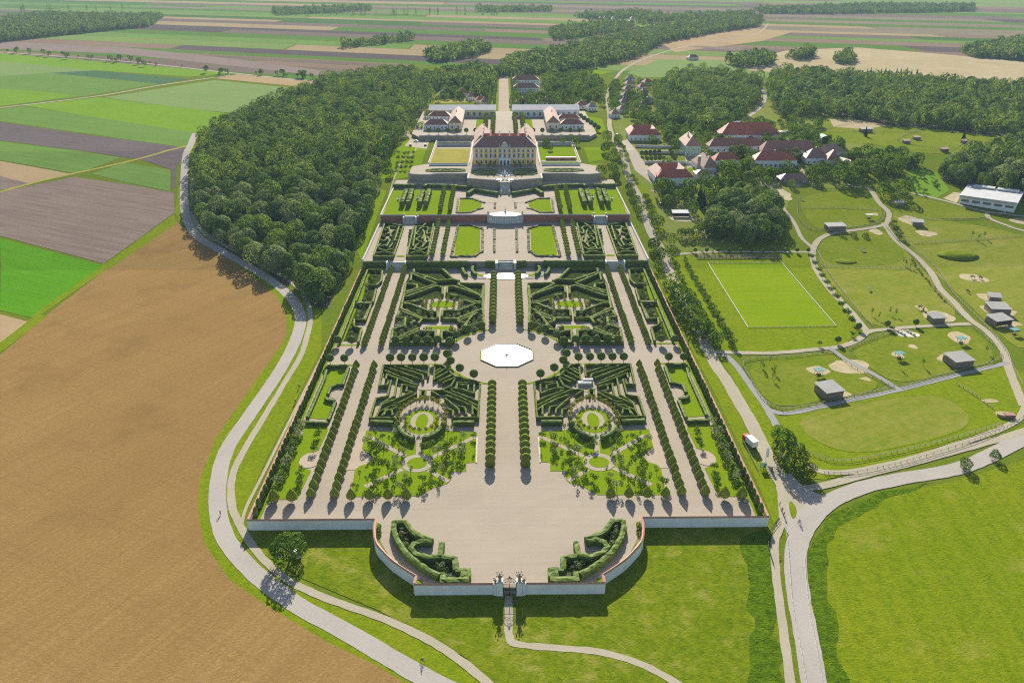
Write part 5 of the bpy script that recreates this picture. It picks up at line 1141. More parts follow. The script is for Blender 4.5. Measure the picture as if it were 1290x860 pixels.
FOOT = []
def house(label, u0, v0, u1, v1, depth, hw, hr, wallm='render', roofm='roof_red', nwin=4, rows=1, z=None, gab=False, name='house', group=None, chim=1, ridge=None, side=2, base=None, cat='building', sideroof=None, winw=1.1, winh=1.5):
    a = P(u0, v0, z) if z is not None else Gd(u0, v0); b2 = P(u1, v1, z) if z is not None else Gd(u1, v1)
    zz = z if z is not None else zt(a[1]); L = hypot(b2[0] - a[0], b2[1] - a[1]); rz = atan2(b2[1] - a[1], b2[0] - a[0])
    o = tag(empty(name, (a[0], a[1], zz - .1), rz), label, cat, group)
    dd_ = depth * (3.2 if 'yard,' in label or 'roofs round a yard' in label else 1)
    FOOT.append([(a[0] + cos(rz) * x_ - sin(rz) * y_, a[1] + sin(rz) * x_ + cos(rz) * y_) for x_, y_ in ((-3.5, -5), (L + 3.5, -5), (L + 3.5, dd_ + 4), (-3.5, dd_ + 4))])
    MB().box(0, L, 0, depth, -2.5, hw).build('wall', M[wallm], o)
    rm = MB()
    if ridge == 'y' and L >= depth: 
        hip(rm, 0, L, 0, depth, hw, hr, .5, gab=gab)
    else: hip(rm, 0, L, 0, depth, hw, hr, .5, gab=gab)
    ro = rm.build('roof', M[roofm], o)
    for k in range(chim): MB().box(L * (k + 1) / (chim + 1) - .45, L * (k + 1) / (chim + 1) + .45, depth * .5 - .45, depth * .5 + .45, hw + hr * .4, hw + hr + 1.2).build('chimney', M['render_grey'], ro)
    for r in range(rows):
        for k in range(nwin):
            x = L * (k + .5) / nwin; win(o, x, 0, .9 + r * (hw - .3) / rows, winw, winh)
    for k in range(side):
        y = depth * (k + .5) / side
        win(o, 0, y, 1, winw, winh, 'l'); win(o, L, y, 1, winw, winh, 'r')
    return o, L
def court(label, u0, v0, u1, v1, D, d, hw, hr, roofm='roof_red', nwin=7, rows=1, z=None, base=False):
    o, L = house(label, u0, v0, u1, v1, d, hw, hr, 'render', roofm, nwin, rows, z, chim=0, side=1)
    for s_, x0 in (('l', 0), ('r', L - d)):
        MB().box(x0 + .06, x0 + d - .06, d + .1, D, -2.5, hw - .05).build('wing', M['render'], o)
        hip(MB(), x0, x0 + d, d * .4, D, hw + .06, hr, .45).build('wing_roof', M['roof_tan'], o)
        for k in range(4): win(o, 0 if s_ == 'l' else L, d + 2 + k * (D - d - 3) / 4, 1.2, 1.1, 1.5, s_)
    MB().box(d, L - d, D - d, D - .06, -2.5, hw - .05).build('rear_block', M['render'], o)
    hip(MB(), 2, L - 2, D - d, D, hw + .1, hr, .45).build('rear_roof', M[roofm], o)
    if base: MB().box(-.5, L + .5, -.5, -.02, -2.5, .8).build('base_course', M['stone'], o)
    return o
# service ranges behind the palace (mirror pair)
for s, nm in SIDES:
    x0, x1 = sorted((s * 60, s * 20))
    pz_ = slab('service_court', [(s * 16, 744), (s * 76, 744), (s * 84, 760), (s * 84, 880), (s * 8, 880), (s * 8, 744)], 16, M['gravel'], 9)
    wall(sd([(14, 743.6), (76, 743.6)], s), 10, 17.0, 'grey retaining wall below the %s service court with clipped trees' % nm, .8, 'stone_dark', True, 'retaining walls of the service courts', 'retaining_wall', 'stone', .15)
    wall(sd([(29, 717), (58, 717)], s), 12, 15.6, 'low pale wall with panels at the back of the %s palace plot' % nm, .6, 'render_grey', True, 'back walls of the palace plots', 'garden_wall', 'stone', .15)
    hedge('hedge', sd([(29, 721), (58, 721)], s), 2.2, 2.6, ZT, 'hedge_dark', 'dark hedge behind the low back wall of the %s palace plot' % nm, 'hedges behind the palace plots')
    sheet('lawn', sd([(17, 770), (27, 770), (27, 835), (17, 835)], s), M['lawn'], 16, .05)
    # hall
    xa0, xb0 = (-75, -8.5) if s < 0 else (8.5, 75)
    h = tag(empty('orangery_hall', (0, 0, 16)), 'long %s hall with a pale metal roof behind the palace, %s walls' % (nm, 'yellow' if s < 0 else 'white'), 'hall', 'pale-roofed halls behind the palace')
    MB().box(xa0, xb0, 846, 866, -3, 6.8).build('wall', M['cream' if s < 0 else 'render'], h)
    hip(MB(), xa0, xb0, 846, 866, 6.8, 3.6, .6, gab=True).build('roof', M['roof_white'], h)
    for k in range(11): win(h, xa0 + 4 + k * (xb0 - xa0 - 8) / 10, 846, 1.2, 2.0, 3.2, mat='window', frame='yellow' if s < 0 else 'stone')
    # long wing running back
    w_ = tag(empty('service_wing', (s * 45.5, 778, 16)), 'narrow gabled %s service wing with tan roof sides and red hipped end' % nm, 'building', 'service wings behind the palace')
    MB().box(-6, 6, 0, 67, -3, 6.2).build('wall', M['cream'], w_); hip(MB(), -6, 6, 0, 67, 6.2, 5.6, .5).build('roof', M['roof_tan'], w_)
    for k in range(2): win(w_, -2.8 + 5.6 * k, 0, 1.5, 1.4, 2.2)
    for k in range(8): win(w_, -s * 6, 6 + 7.5 * k, 1.6, 1.3, 2.2, 'l' if s > 0 else 'r')
    MB().box(-.5, .5, 30, 31, 10, 13.5).build('chimney', M['render'], w_)
    # low front range
    a0, a1 = sorted((s * 52, s * 74))
    w_ = tag(empty('front_range', (0, 778, 16)), 'low white range with a dark red roof at the front of the %s service court' % nm, 'building', 'low front ranges of the service courts')
    MB().box(a0, a1, 0, 11, -3, 4.6).build('wall', M['render'], w_); hip(MB(), a0, a1, 0, 11, 4.6, 4.2, .5).build('roof', M['roof_brown'], w_)
    for k in range(6): win(w_, a0 + 2 + k * (a1 - a0 - 4) / 5, 0, 1.0, 1.2, 1.9)
    a0, a1 = sorted((s * 52, s * 73))
    w_ = tag(empty('rear_range', (0, 812, 16)), 'two-storey white range with brown roof deeper in the %s service court' % nm, 'building', 'rear ranges of the service courts')
    if s < 0:
        MB().box(a0, a1, 0, 11, -3, 6.4).build('wall', M['render'], w_); hip(MB(), a0, a1, 0, 11, 6.4, 4.2, .5).build('roof', M['roof_brown'], w_)
        for k in range(12): win(w_, a0 + 1.6 + (k % 6) * (a1 - a0 - 3.2) / 5, 0, .8 + 3 * (k // 6), 1.1, 1.6)
    else:
        MB().box(a0, a1, 0, 9, -3, 4.4).build('wall', M['render_grey'], w_); hip(MB(), a0, a1, 0, 9, 4.4, 3.4, .5).build('roof', M['roof_brown'], w_)
        for k in range(5): win(w_, a0 + 2 + k * (a1 - a0 - 4) / 4, 0, 1, 1.1, 1.7)
    for i, x in enumerate(np.linspace(26, 68, 6)):
        plant('ball', 'ball_tree', s * x, 757, 16, 1.05, None, 'round clipped tree, %s from the axis before the %s service range' % (nth(i + 1), nm), 'clipped tree', 'round trees before the service ranges', True)
    row('arch', 'arched_hedge_tree', (10.5, 760), (10.5, 838), 10, 16, 1.25, 'tall clipped tree, %s from the palace in the inner court row on the %s', 'tall clipped trees of the %s court', s, nm)
    row('arch', 'arched_hedge_tree', (17.5, 760), (17.5, 838), 10, 16, 1.25, 'tall clipped tree, %s from the palace in the outer court row on the %s', 'tall clipped trees of the %s court', s, nm)
    row('poplar', 'avenue_tree', (10.5, 885), (10.5, 1150), 32, 13, .85, 'slender bright green tree, %s from the court in the near %s avenue row', 'trees lining the %s avenue row', s, nm, cat='tree')
    row('poplar', 'avenue_tree', (15.5, 887), (15.5, 1152), 32, 13, .9, 'slender bright green tree, %s from the court in the outer %s avenue row', 'outer trees of the %s avenue row', s, nm, cat='tree')
slab('service_court', [(-8, 718), (8, 718), (8, 880), (-8, 880)], 15.85, M['gravel'], 9)
for i in range(7):
    x, y = P(727 + 2 * i * 2.2, 162 + i * 3.0 - 14, 13); plant('ball', 'ball_tree', x, y, 13, 1.2, None, 'round tree, %s from the rear in the slanting row right of the service court' % nth(i + 1), 'tree', 'slanting row right of the service court')
# farm quarter on the right
court('white farm building with red hipped roofs round a yard, beside the road bend', 792.5, 177.5, 832, 177.5, 28, 8.5, 5.2, 4.6)
court('big white farm building with red roofs round a yard, nearest to the garden wall', 826.7, 235, 873, 234, 31, 10, 6.4, 5.2, base=True)
house('pale green narrow house with a tan roof and dark gable end', 863, 197, 882, 197, 30, 8.5, 7.5, 'greenwall', 'roof_tan', 3, 2, chim=2)
house('long low range with an old red roof behind the farmyard', 893, 192, 962, 191, 10, 5, 6, 'render', 'roof_brown', 9, 1, chim=2)
house('white house with red roof between the dormered house and the big tree', 900, 210, 931, 209, 10, 5, 5.5, 'render', 'roof_red', 5, 1)
house('dormered house with tan roof flank and dark hipped end', 886, 221, 905, 220, 26, 6, 7.5, 'render', 'roof_tan', 2, 1, chim=1)
house('low outbuilding with black roof beside the tall chimney', 877, 226.5, 899, 226, 9, 4.5, 2.5, 'render', 'roof_dark', 2, 1, chim=0)
ch = tag(empty('brick_chimney', (*Gd(879.5, 218), zt(Gd(879.5, 218)[1]))), 'tall square brick chimney beside the low black-roofed outbuilding', 'chimney')
MB().prism([(-1, -1), (1, -1), (1, 1), (-1, 1)], 0, 12.5).build('shaft', M['stone_dark'], ch); MB().box(-1.2, 1.2, -1.2, 1.2, 12.5, 13.1).build('cap', M['stone'], ch)
house('great red-roofed barn with a white ground floor on its left half', 908, 178.5, 981, 178.5, 17, 6, 9.5, 'render', 'roof_red', 9, 1, chim=0)
house('very long stable range with a dark brown roof behind the red-roofed house', 959, 198, 1027, 197, 11, 5, 7.5, 'render', 'roof_dark', 9, 1, chim=1)
house('slanting tan-roofed link building at the right end of the stables', 1024, 198, 1041, 203, 22, 5, 6, 'render', 'roof_tan', 3, 1, chim=0)
house('white house with a red roof and a row of dark arched openings', 950, 212, 1003, 212, 13, 6.2, 6, 'render', 'roof_red', 9, 1, chim=1, winw=1.6, winh=2.6)
house('dark hip-roofed house right of the arched white house', 1015, 207, 1043, 207, 13, 5, 6.5, 'render', 'roof_dark', 4, 1)
house('small square house with a pyramid brown roof at the end of the farm quarter', 1041, 209.5, 1058, 210, 13, 5, 7, 'cream', 'roof_brown', 2, 1, chim=0)
house('narrow tan-roofed shed behind the pyramid-roofed house', 1052, 205, 1070, 212, 5, 3, 2, 'stone', 'roof_tan', 3, 1, chim=0, side=1)
house('low black-roofed shelter beside the playground trees', 983, 231, 1019, 231, 10, 3, 3.5, 'timber', 'roof_dark', 3, 1, chim=0)
house('long low storage shed left of the yellow-green round tree', 983, 170.5, 996, 170.5, 7, 3, 1, 'render_grey', 'roof_grey', 2, 1, chim=0)
house('low grey-roofed stall behind the great barn', 926, 158.5, 937, 158, 6, 3, 1, 'render_grey', 'roof_grey', 2, 1, chim=0)
house('brown-roofed long wall shelter right of the stables', 1058, 199, 1083, 196, 4, 3, 1.6, 'stone', 'roof_tan', 4, 1, chim=0, side=1)
for i, (u0, v0, u1, v1, t) in enumerate(((800, 186, 862, 187, 'upper'), (806, 193, 866, 194, 'middle'), (812, 206, 880, 207, 'lower'))):
    wall(line_pts(Gd(u0, v0), Gd(u1, v1), 10), 4, (lambda y: zt(y) + 2.2), '%s pale retaining wall of the terraced farm garden' % t, .6, 'render_grey', False, 'walls of the farm garden', 'garden_wall')
sheet('farm_yard', gp(862, 196, 884, 198, 886, 214, 866, 214), M['gravel'], None, .12)
sheet('lawn', gp(836, 186, 860, 186, 858, 191, 842, 192), M['lawn'], None, .12); sheet('lawn', gp(865, 212, 876, 211, 878, 215, 866, 216), M['lawn'], None, .13)
for j, (u0, v0, u1, v1, n) in enumerate(((808, 196, 830, 194, 5), (815, 204, 836, 203, 5), (844, 193, 851, 202, 4))):
    for i, q in enumerate(line_pts(Gd(u0, v0), Gd(u1, v1), n)):
        plant('ball', 'ball_tree', q[0], q[1], zt(q[1]), .8, None, 'small round tree, %s in the %s row of the farm garden' % (nth(i + 1), ('upper', 'lower', 'slanting')[j]), 'tree', 'small round trees of the farm garden')
# white riding hall
a, b2 = Gd(1208, 256), Gd(1277, 268); L = hypot(b2[0] - a[0], b2[1] - a[1])
o = tag(empty('riding_hall', (a[0], a[1], zt(a[1]) - .2), atan2(b2[1] - a[1], b2[0] - a[0])), 'large modern hall with a flat white roof at the edge of the wood', 'hall')
MB().box(0, L, 0, 36, -4, 5).build('wall', M['white'], o)
MB().box(-1, L + 1, -1.5, 37, 5, 5.7).box(-.6, L + .6, -1, -.6, 5.71, 6.2).build('roof', M['roof_white'], o)
for k in range(2): MB().box(L * (.1 + .45 * k), L * (.5 + .45 * k), 30, 36, 5.71, 6.9).build('roof_light', M['roof_white'], o)
for k in range(5): win(o, L * (k + .5) / 5, 0, 1.8, L / 7, 1.6)
# barracks-like blocks and village houses
for i, (u0, u1, v, t) in enumerate(((646, 679, 119, 'front'), (645, 679, 108.5, 'rear'))):
    house('long two-storey white block with dark red roof, %s of two beside the avenue' % t, u0, v, u1, v, 13, 7.5, 5, 'render', 'roof_brown', 9, 2, group='twin white blocks by the avenue', chim=2)
VILL = [(556, 122, 566, 'render', 'roof_grey', 'pale flat'), (577, 122, 589, 'render', 'roof_red', 'red-roofed'), (600, 131, 614, 'cream', 'roof_red', 'broad red-roofed'), (606, 134, 616, 'cream', 'roof_tan', 'yellow gabled'), (548, 106, 560, 'cream', 'roof_red', 'bright red-roofed'),
        (704, 110, 713, 'cream', 'roof_tan', 'steep tan'), (741, 140, 752, 'render', 'roof_grey', 'grey gabled'), (770, 149, 781, 'render', 'roof_tan', 'tan-roofed'), (780, 143, 790, 'cream', 'roof_tan', 'cream'), (782, 134, 792, 'render', 'roof_dark', 'dark-roofed'), (785, 125, 795, 'render', 'roof_dark', 'black-roofed'),
        (787, 117, 797, 'cream', 'roof_tan', 'pale brown'), (789, 110, 799, 'cream', 'roof_tan', 'ochre'), (790, 104, 800, 'render', 'roof_grey', 'grey-roofed'), (812, 108, 822, 'cream', 'roof_red', 'small red'), (738, 107, 748, 'render', 'roof_grey', 'low grey'), (727, 138, 741, 'cream', 'roof_brown', 'brown-roofed'), (650, 134, 668, 'render', 'roof_brown', 'long low brown'), (676, 134, 700, 'render', 'roof_brown', 'wide low brown'),
        (803, 146, 812, 'cream', 'roof_red', 'little red gabled'), (806, 138, 815, 'render', 'roof_brown', 'plain brown'), (804, 129, 813, 'render', 'roof_tan', 'pale tan'), (808, 121, 817, 'cream', 'roof_dark', 'low black'), (806, 114, 815, 'render', 'roof_red', 'rust-roofed'), (814, 131, 823, 'cream', 'roof_grey', 'flat grey'), (562, 100, 570, 'cream', 'roof_red', 'tiny red'), (590, 127, 598, 'render', 'roof_dark', 'dark low'), (708, 78, 726, 'render', 'roof_white', 'far white'), (868, 76, 880, 'cream', 'roof_brown', 'isolated brown')]
for u0, v, u1, wm, rm, t in VILL:
    near = 'beside the village road' if u0 > 735 else 'right of the avenue' if u0 > 640 else 'left of the avenue'
    house('%s village house among trees %s' % (t, near), u0, v, u1, v - .5, 9, 4, 4.2, wm, rm, 3, 1, name='village_house', group='houses of the village', side=1)
for i in range(14):
    u, v = 752 + (i % 7) * 7 + rnd.uniform(-3, 3), 22 + rnd.uniform(-4, 5) + (i // 7) * 8
    house('tiny far house, %s of those in the distant village on the plain' % nth(i + 1), u, v, u + 5, v, 12, 6, 5, 'render', rnd.choice(['roof_red', 'roof_brown', 'roof_grey']), 2, 1, name='far_house', group='houses of the distant village', chim=0, side=0)
# ------------------------------------------------------------------ woods
def dist(p): return hypot(p[0], hypot(p[1], 150))
WL = gp(249, 190, 262, 172, 300, 150, 360, 125, 430, 100, 500, 92, 548, 100, 545, 122, 528, 146, 515, 165, 492, 190, 478, 215, 470, 260, 452, 300, 436, 345, 414, 388, 393, 386, 372, 364, 325, 338, 272, 310, 252, 286, 246, 250)
WR = gp(990, 150, 972, 140, 966, 105, 990, 92, 1060, 98, 1160, 105, 1290, 112, 1450, 118, 1450, 195, 1290, 176, 1230, 168, 1130, 158, 1060, 148, 1010, 146)
WR2 = gp(1186, 226, 1196, 208, 1240, 192, 1290, 180, 1450, 190, 1450, 262, 1290, 250, 1216, 236)
WM = gp(815, 158, 826, 145, 826, 112, 850, 96, 905, 94, 957, 103, 954, 128, 932, 152, 905, 160, 880, 166, 840, 160)
GROVE = gp(888, 303, 892, 272, 910, 258, 950, 250, 985, 262, 993, 290, 985, 305, 940, 308)
pool_ = []
for poly, d, sd_, t in ((WL, 9.4, 1, 'left'), (WR, 9.6, 2, 'right'), (WR2, 9.2, 3, 'right near'), (WM, 9.6, 4, 'village')):
    for p in scatter(poly, d, sd_, .38): pool_.append((p, t))
pool_.sort(key=lambda q: dist(q[0]) + (0 if q[1] == 'left' else -120 if q[1] == 'right near' else 0))
for i, (p, t) in enumerate(pool_[:300]):
    tag_ = {'left': 'broad-leaved tree at the near end of the dense wood left of the garden', 'right near': 'broad-leaved tree of the dark wood above the white riding hall', 'right': 'tree at the front of the wood behind the pasture', 'village': 'tree of the wooded village edge behind the farm'}[t]
    plant('wood%d' % (i % 5), 'forest_tree', p[0], p[1], zt(p[1]), rnd.uniform(.6, 1.3), None, tag_, 'tree', 'nearest trees of the woods, ' + t)
rest = {}
for p, t in pool_[300:]: rest.setdefault(t, []).append(p)
for i, (t, lab, n, lf) in enumerate((('left', 'dense broad-leaved wood stretching back on the left of the palace', 340, 1.15), ('right', 'long dark wood behind the pasture on the right', 260, 1.35), ('village', 'wooded village edge behind the farm buildings', 280, 1.25), ('right near', 'deeper part of the wood above the white riding hall', 300, 1.2))):
    if rest.get(t): canopy('forest', rest[t], n, lf, 70 + i, lab)
for poly in (WL, WR, WR2, WM): sheet('forest_floor', jitter(poly, 12, 3, 5), M['soil'], None, -.07)
def farwood(lab, d, seed, *a, n=70, leaf=2.6): canopy('forest', scatter(gp(*a), d, seed), n, leaf, seed, lab)
farwood('distant dark wood at the far left edge of the plain', 9, 80, -20, 26, 60, 21, 205, 22, 190, 34, 90, 44, 0, 54, -20, 54)
farwood('wooded strip crossing the plain beyond the palace avenue', 9, 81, 620, 98, 640, 78, 700, 66, 760, 52, 830, 36, 900, 26, 960, 24, 955, 34, 900, 42, 830, 56, 800, 74, 720, 92)
farwood('small far copse left of the wooded strip', 9, 82, 533, 70, 600, 58, 622, 62, 600, 72, 545, 80)
farwood('dark low belt of trees on the far right plain', 12, 83, 950, 13, 1100, 8, 1226, 9, 1226, 15, 1050, 18, 960, 18)
farwood('dark copse at the right edge of the dry fields', 9, 84, 1208, 66, 1240, 58, 1320, 50, 1320, 78, 1225, 73)
farwood('scrubby copse in the dry field', 9, 85, 915, 80, 950, 70, 978, 74, 968, 84, 930, 86)
farwood('scrubby thicket left in the dry field beside the road', 9, 86, 990, 74, 1020, 66, 1028, 72, 1010, 77)
farwood('round thicket in the dry field', 8, 87, 1048, 80, 1068, 70, 1078, 76, 1065, 83)
farwood('broad tree belt between wood and village behind the palace', 8.5, 88, 548, 116, 548, 98, 600, 88, 625, 92, 622, 118, 600, 122, 590, 110, 562, 112, n=110, leaf=2.0)
farwood('far dark belt beyond the distant village', 14, 89, 720, 22, 800, 16, 840, 20, 760, 26)
farwood('thin tree belt on the far left plain', 14, 90, 340, 14, 460, 10, 470, 14, 350, 20)
farwood('thin tree belt by the white sheds on the far plain', 14, 91, 600, 12, 695, 11, 695, 15, 600, 16)
farwood('low tree belt crossing the far plain at the centre', 13, 92, 800, 26, 870, 20, 950, 17, 950, 20, 870, 26, 805, 31)
farwood('thin tree belt left of the wooded strip on the plain', 12, 93, 430, 58, 520, 48, 522, 51, 432, 62)
farwood('tree belt beside the white far village road', 12, 94, 690, 40, 760, 30, 800, 32, 790, 40, 740, 46, 700, 52)
k = 0
for i in range(34):
    k += 1; x, y = Gd(rnd.uniform(735, 815), rnd.uniform(17, 40)); plant('far_round', 'far_tree', x, y, zt(y), rnd.uniform(.6, 1.2), None, 'dark tree among the tiny houses of the far village', 'tree', 'trees of the far village')
# ------------------------------------------------------------------ village and park trees, each its own
vt = []
for poly, d, t, sz in ((gp(643, 136, 645, 123, 690, 122, 738, 128, 735, 138, 700, 134), 9, 'behind the pale right hall', .85), (gp(682, 118, 684, 98, 740, 96, 762, 108, 760, 134, 735, 128), 9.5, 'around the houses right of the avenue', .9),
                       (gp(548, 130, 552, 118, 600, 112, 625, 120, 624, 128, 600, 124), 9.5, 'around the houses left of the avenue', .8), (gp(780, 150, 782, 100, 800, 97, 824, 108, 824, 150), 12.0, 'between the houses along the village road', .5), (gp(766, 138, 770, 108, 780, 104, 778, 140), 8, 'along the village road', .7), (gp(797, 150, 790, 122, 805, 118, 820, 148, 835, 160, 800, 158), 9, 'below the village houses', .9),
                       (gp(840, 158, 838, 148, 920, 153, 925, 158, 905, 160, 870, 162), 9.5, 'behind the green house', .95), (gp(830, 248, 840, 240, 895, 240, 930, 242, 950, 252, 905, 262, 890, 270, 872, 258, 840, 262), 9, 'in the park below the big farm building', .95),
                       (gp(1046, 233, 1060, 205, 1085, 200, 1130, 200, 1180, 205, 1178, 214, 1130, 222, 1098, 232, 1080, 238), 10, 'between farm quarter and pasture', 1.0), (gp(975, 168, 985, 158, 1040, 158, 1045, 172, 1010, 186, 990, 180), 12, 'right of the great barn', .8), (gp(935, 218, 950, 214, 1000, 218, 1000, 226, 960, 234, 940, 232), 10, 'in front of the arched white house', .7), (gp(1040, 214, 1075, 208, 1090, 216, 1070, 224, 1045, 226), 9, 'right of the pyramid-roofed house', .8), (gp(770, 170, 780, 176, 795, 215, 805, 236, 796, 240, 782, 222), 9, 'along the left edge of the village road', .42), (gp(832, 168, 860, 168, 866, 184, 840, 180), 9, 'between the rear farm court and the green house', .8), (gp(1110, 252, 1118, 236, 1140, 228, 1146, 240, 1130, 256), 9, 'beside the paddock fork', .85)):
    for k, p in enumerate(scatter(poly, d * 1.38, 200 + int(d * 10) + len(vt), .4)): vt.append((p, t, sz))
for k, (p, t, sz) in enumerate(vt):
    kd = 'park%d' % (k % 4) if k % 9 else 'park_lime'
    plant(kd, 'village_tree', p[0], p[1], zt(p[1]), sz * rnd.uniform(.95, 1.5), None, '%s tree %s' % ('bright green leafy' if kd == 'park_lime' else 'dark green leafy', t), 'tree', 'trees ' + t)
AV = FOOT + [gp(862, 194, 888, 196, 890, 216, 862, 216), gp(770, 155, 800, 165, 846, 236, 795, 240), gp(800, 184, 862, 184, 880, 210, 812, 210)]
for k, p in enumerate(scatter(gp(786, 160, 850, 166, 900, 160, 985, 154, 1050, 178, 1085, 205, 1030, 236, 985, 232, 930, 245, 880, 240, 876, 228, 800, 236, 770, 190), 11.0, 401, .42, AV)):
    u_ = 'left of the green house' if p[0] < 150 else 'between the stables and the barn' if p[1] > 690 else 'below the arched white house' if p[0] < 290 else 'at the right end of the farm quarter'
    kd = ('park0', 'park2', 'park1', 'park_lime', 'park3', 'young')[k % 6]
    plant(kd, 'yard_tree', p[0], p[1], zt(p[1]), rnd.uniform(.6, 1.1), None, '%s yard tree %s' % ('bright green' if kd == 'park_lime' else 'small open' if kd == 'young' else 'dark rounded', u_), 'tree', 'yard trees ' + u_)
for k, p in enumerate(scatter(GROVE, 8.2, 77, .35)):
    plant('wood%d' % (k % 5), 'grove_tree', p[0], p[1], zt(p[1]), rnd.uniform(.8, 1.12), None, 'tall tree in the dark grove between road and sports lawn', 'tree', 'trees of the dark grove')
singles = [(823, 315, 1.05, 'park0'), (830, 328, 1.0, 'park1'), (829, 341, .8, 'park_lime'), (845, 308, .95, 'park_lime'), (828, 287, .95, 'park2'), (846, 326, .7, 'park3'), (792, 240, .75, 'park0'), (796, 249, .75, 'park1'), (801, 258, .75, 'park2'), (806, 268, .75, 'park3'), (813, 252, .6, 'park1'), (817, 258, .6, 'park0'), (819, 268, .7, 'park2'), (822, 277, .65, 'park3'), (872, 268, .9, 'park3'), (881, 258, 1.15, 'spruce'), (885, 262, 1.1, 'spruce'), (868, 299, .8, 'park0'), (858, 299, .75, 'park1'), (877, 297, .8, 'park2'), (885, 296, .8, 'park3'),
           (912, 222, 1.5, 'park1'), (922, 226, 1.35, 'park2'), (916, 232, 1.2, 'park3'), (906, 182, 1.2, 'park0'), (935, 206, .9, 'spruce'), (941, 206, .95, 'park1'), (1000, 170, 1.4, 'park_lime'), (1008, 178, .9, 'park0'), (1013, 176, .8, 'spruce'), (1018, 182, .9, 'park2'), (1058, 186, .95, 'park1'), (1007, 205, .7, 'spruce'), (1013, 202, .75, 'spruce'), (983, 222, .7, 'park0'), (997, 236, .75, 'park_lime'), (1020, 226, 1.1, 'park2'), (1030, 222, .9, 'park0'), (1074, 233, .95, 'park_lime'), (1052, 224, .6, 'park_lime'), (1090, 172, .8, 'spruce'), (1213, 178, .85, 'spruce'), (1028, 184, .7, 'park3'),
           (762, 192, 1.1, 'park0'), (757, 222, 1.1, 'park1'), (772, 218, .9, 'park2'), (770, 205, .95, 'park3'), (776, 226, .85, 'park0'), (773, 198, .7, 'park1'), (765, 178, 1.05, 'park2'), (850, 188, 1.0, 'park1'), (500, 160, 1.0, 'park0'), (540, 152, 1.2, 'park1'), (523, 165, .9, 'park2'), (531, 165, .85, 'park3'), (489, 213, .8, 'park0'), (492, 222, .75, 'park1'), (826, 236, .8, 'spruce'), (832, 236, .8, 'spruce'), (838, 232, .7, 'park2')]
for k, (u, v, s_, kd) in enumerate(singles):
    x, y = Gd(u, v)
    t = 'beside the garden road' if u < 850 and v > 230 and u > 700 else 'in the park right of the garden' if v > 250 else 'among the farm buildings' if u > 850 else 'by the palace approach' if u > 700 else 'left of the palace court'
    plant(kd, 'park_tree', x, y, zt(y), s_, None, '%s %s, %s in order from the garden' % ({'spruce': 'dark conifer', 'park_lime': 'bright green tree'}.get(kd, 'dark round tree'), t, nth(k % 60 + 1)), 'tree', 'single trees ' + t, kd != 'spruce')
def trow(kinds, a, b, n, s0, s1, name, lab, group, jit=.6, parts=True):
    for i, (x, y) in enumerate(line_pts(Gd(*a), Gd(*b), n)):
        plant(kinds[i % len(kinds)], name, x + rnd.uniform(-jit, jit), y + rnd.uniform(-jit, jit), zt(y), s0 + (s1 - s0) * i / max(n - 1, 1) * 1.0 * rnd.uniform(.9, 1.1), None, lab % nth(i + 1), 'tree', group, parts)
trow(['young', 'park3'], (843, 368), (884, 430), 11, 1.3, .95, 'roadside_tree', 'bushy tree between garden wall and road, %s from the rear', 'trees between wall and road')
trow(['young'], (850, 336), (863, 362), 6, .7, .9, 'roadside_tree', 'small tree right of the garden road, %s from the rear', 'small trees right of the road')
trow(['park0', 'park2'], (866, 372), (899, 436), 10, .55, .8, 'roadside_tree', 'round bushy tree along the right road edge, %s towards the crossing', 'round trees along the right road edge')
trow(['young'], (862, 328), (924, 437), 24, .75, 1.15, 'lawn_row_tree', 'small tree in the line beside the sports lawn, %s from the rear', 'line of trees beside the sports lawn')
trow(['ball'], (876, 318.5), (1018, 318.5), 11, .6, .6, 'path_tree', 'small round tree by the path behind the sports lawn, %s from the left', 'row behind the sports lawn', .2)
trow(['thin'], (868, 312), (992, 312), 10, 1.2, 1.2, 'path_tree', 'thin young tree in front of the dark grove, %s from the left', 'thin trees before the grove', .2)
trow(['shrub_green', 'young'], (1020, 322), (1074, 408), 20, .9, 1.0, 'path_shrub', 'shrub on the grass between sports lawn and paddock path, %s from the rear', 'shrubs by the paddock path', .4)
trow(['shrub_green', 'young', 'shrub'], (1122, 282), (1132, 302), 9, 1.2, 1.2, 'path_shrub', 'bush in the cluster at the paddock fork, %s from the rear', 'bushes at the paddock fork', 1.2)
trow(['shrub_green'], (1148, 328), (1190, 380), 14, .9, .9, 'path_shrub', 'low bush beside the winding paddock path, %s from the rear', 'bushes beside the winding path', .5)
for k, (u, v) in enumerate(((1055, 433), (1032, 436), (1081, 416), (1073, 424), (1117, 413), (1123, 417), (1153, 411))):
    x, y = Gd(u, v); plant(('ball', 'young')[k % 2], 'path_tree', x, y, zt(y), .75, None, 'small round tree at the paddock path crossing, %s in the group' % nth(k + 1), 'tree', 'trees at the paddock crossing', True)
for k, (u, v, n) in enumerate(((1060, 297, 6), (1075, 298, 5), (1090, 299, 4))):
    x, y = Gd(u, v); plant('shrub_green', 'path_shrub', x, y, zt(y), 2.2, None, 'dark sprawling bush behind the grey shed, %s from the left' % nth(k + 1), 'shrub', 'dark bushes behind the grey shed')
for k in range(26):
    u, v = rnd.uniform(1144, 1182), rnd.uniform(221, 246); x, y = Gd(u, v)
    plant('young', 'orchard_tree', x, y, zt(y), .7, None, 'small orchard tree on the bright slope before the wood', 'tree', 'orchard on the bright slope')
for k in range(16):
    x, y = Gd(503 + (k % 4) * 6 + (k // 4) * -1 + rnd.uniform(-1, 1), 196 + (k // 4) * 6 + rnd.uniform(-1, 1)); plant('young', 'orchard_tree', x, y, zt(y), .95, None, 'small orchard tree on the slope left of the palace plot', 'tree', 'orchard left of the palace')
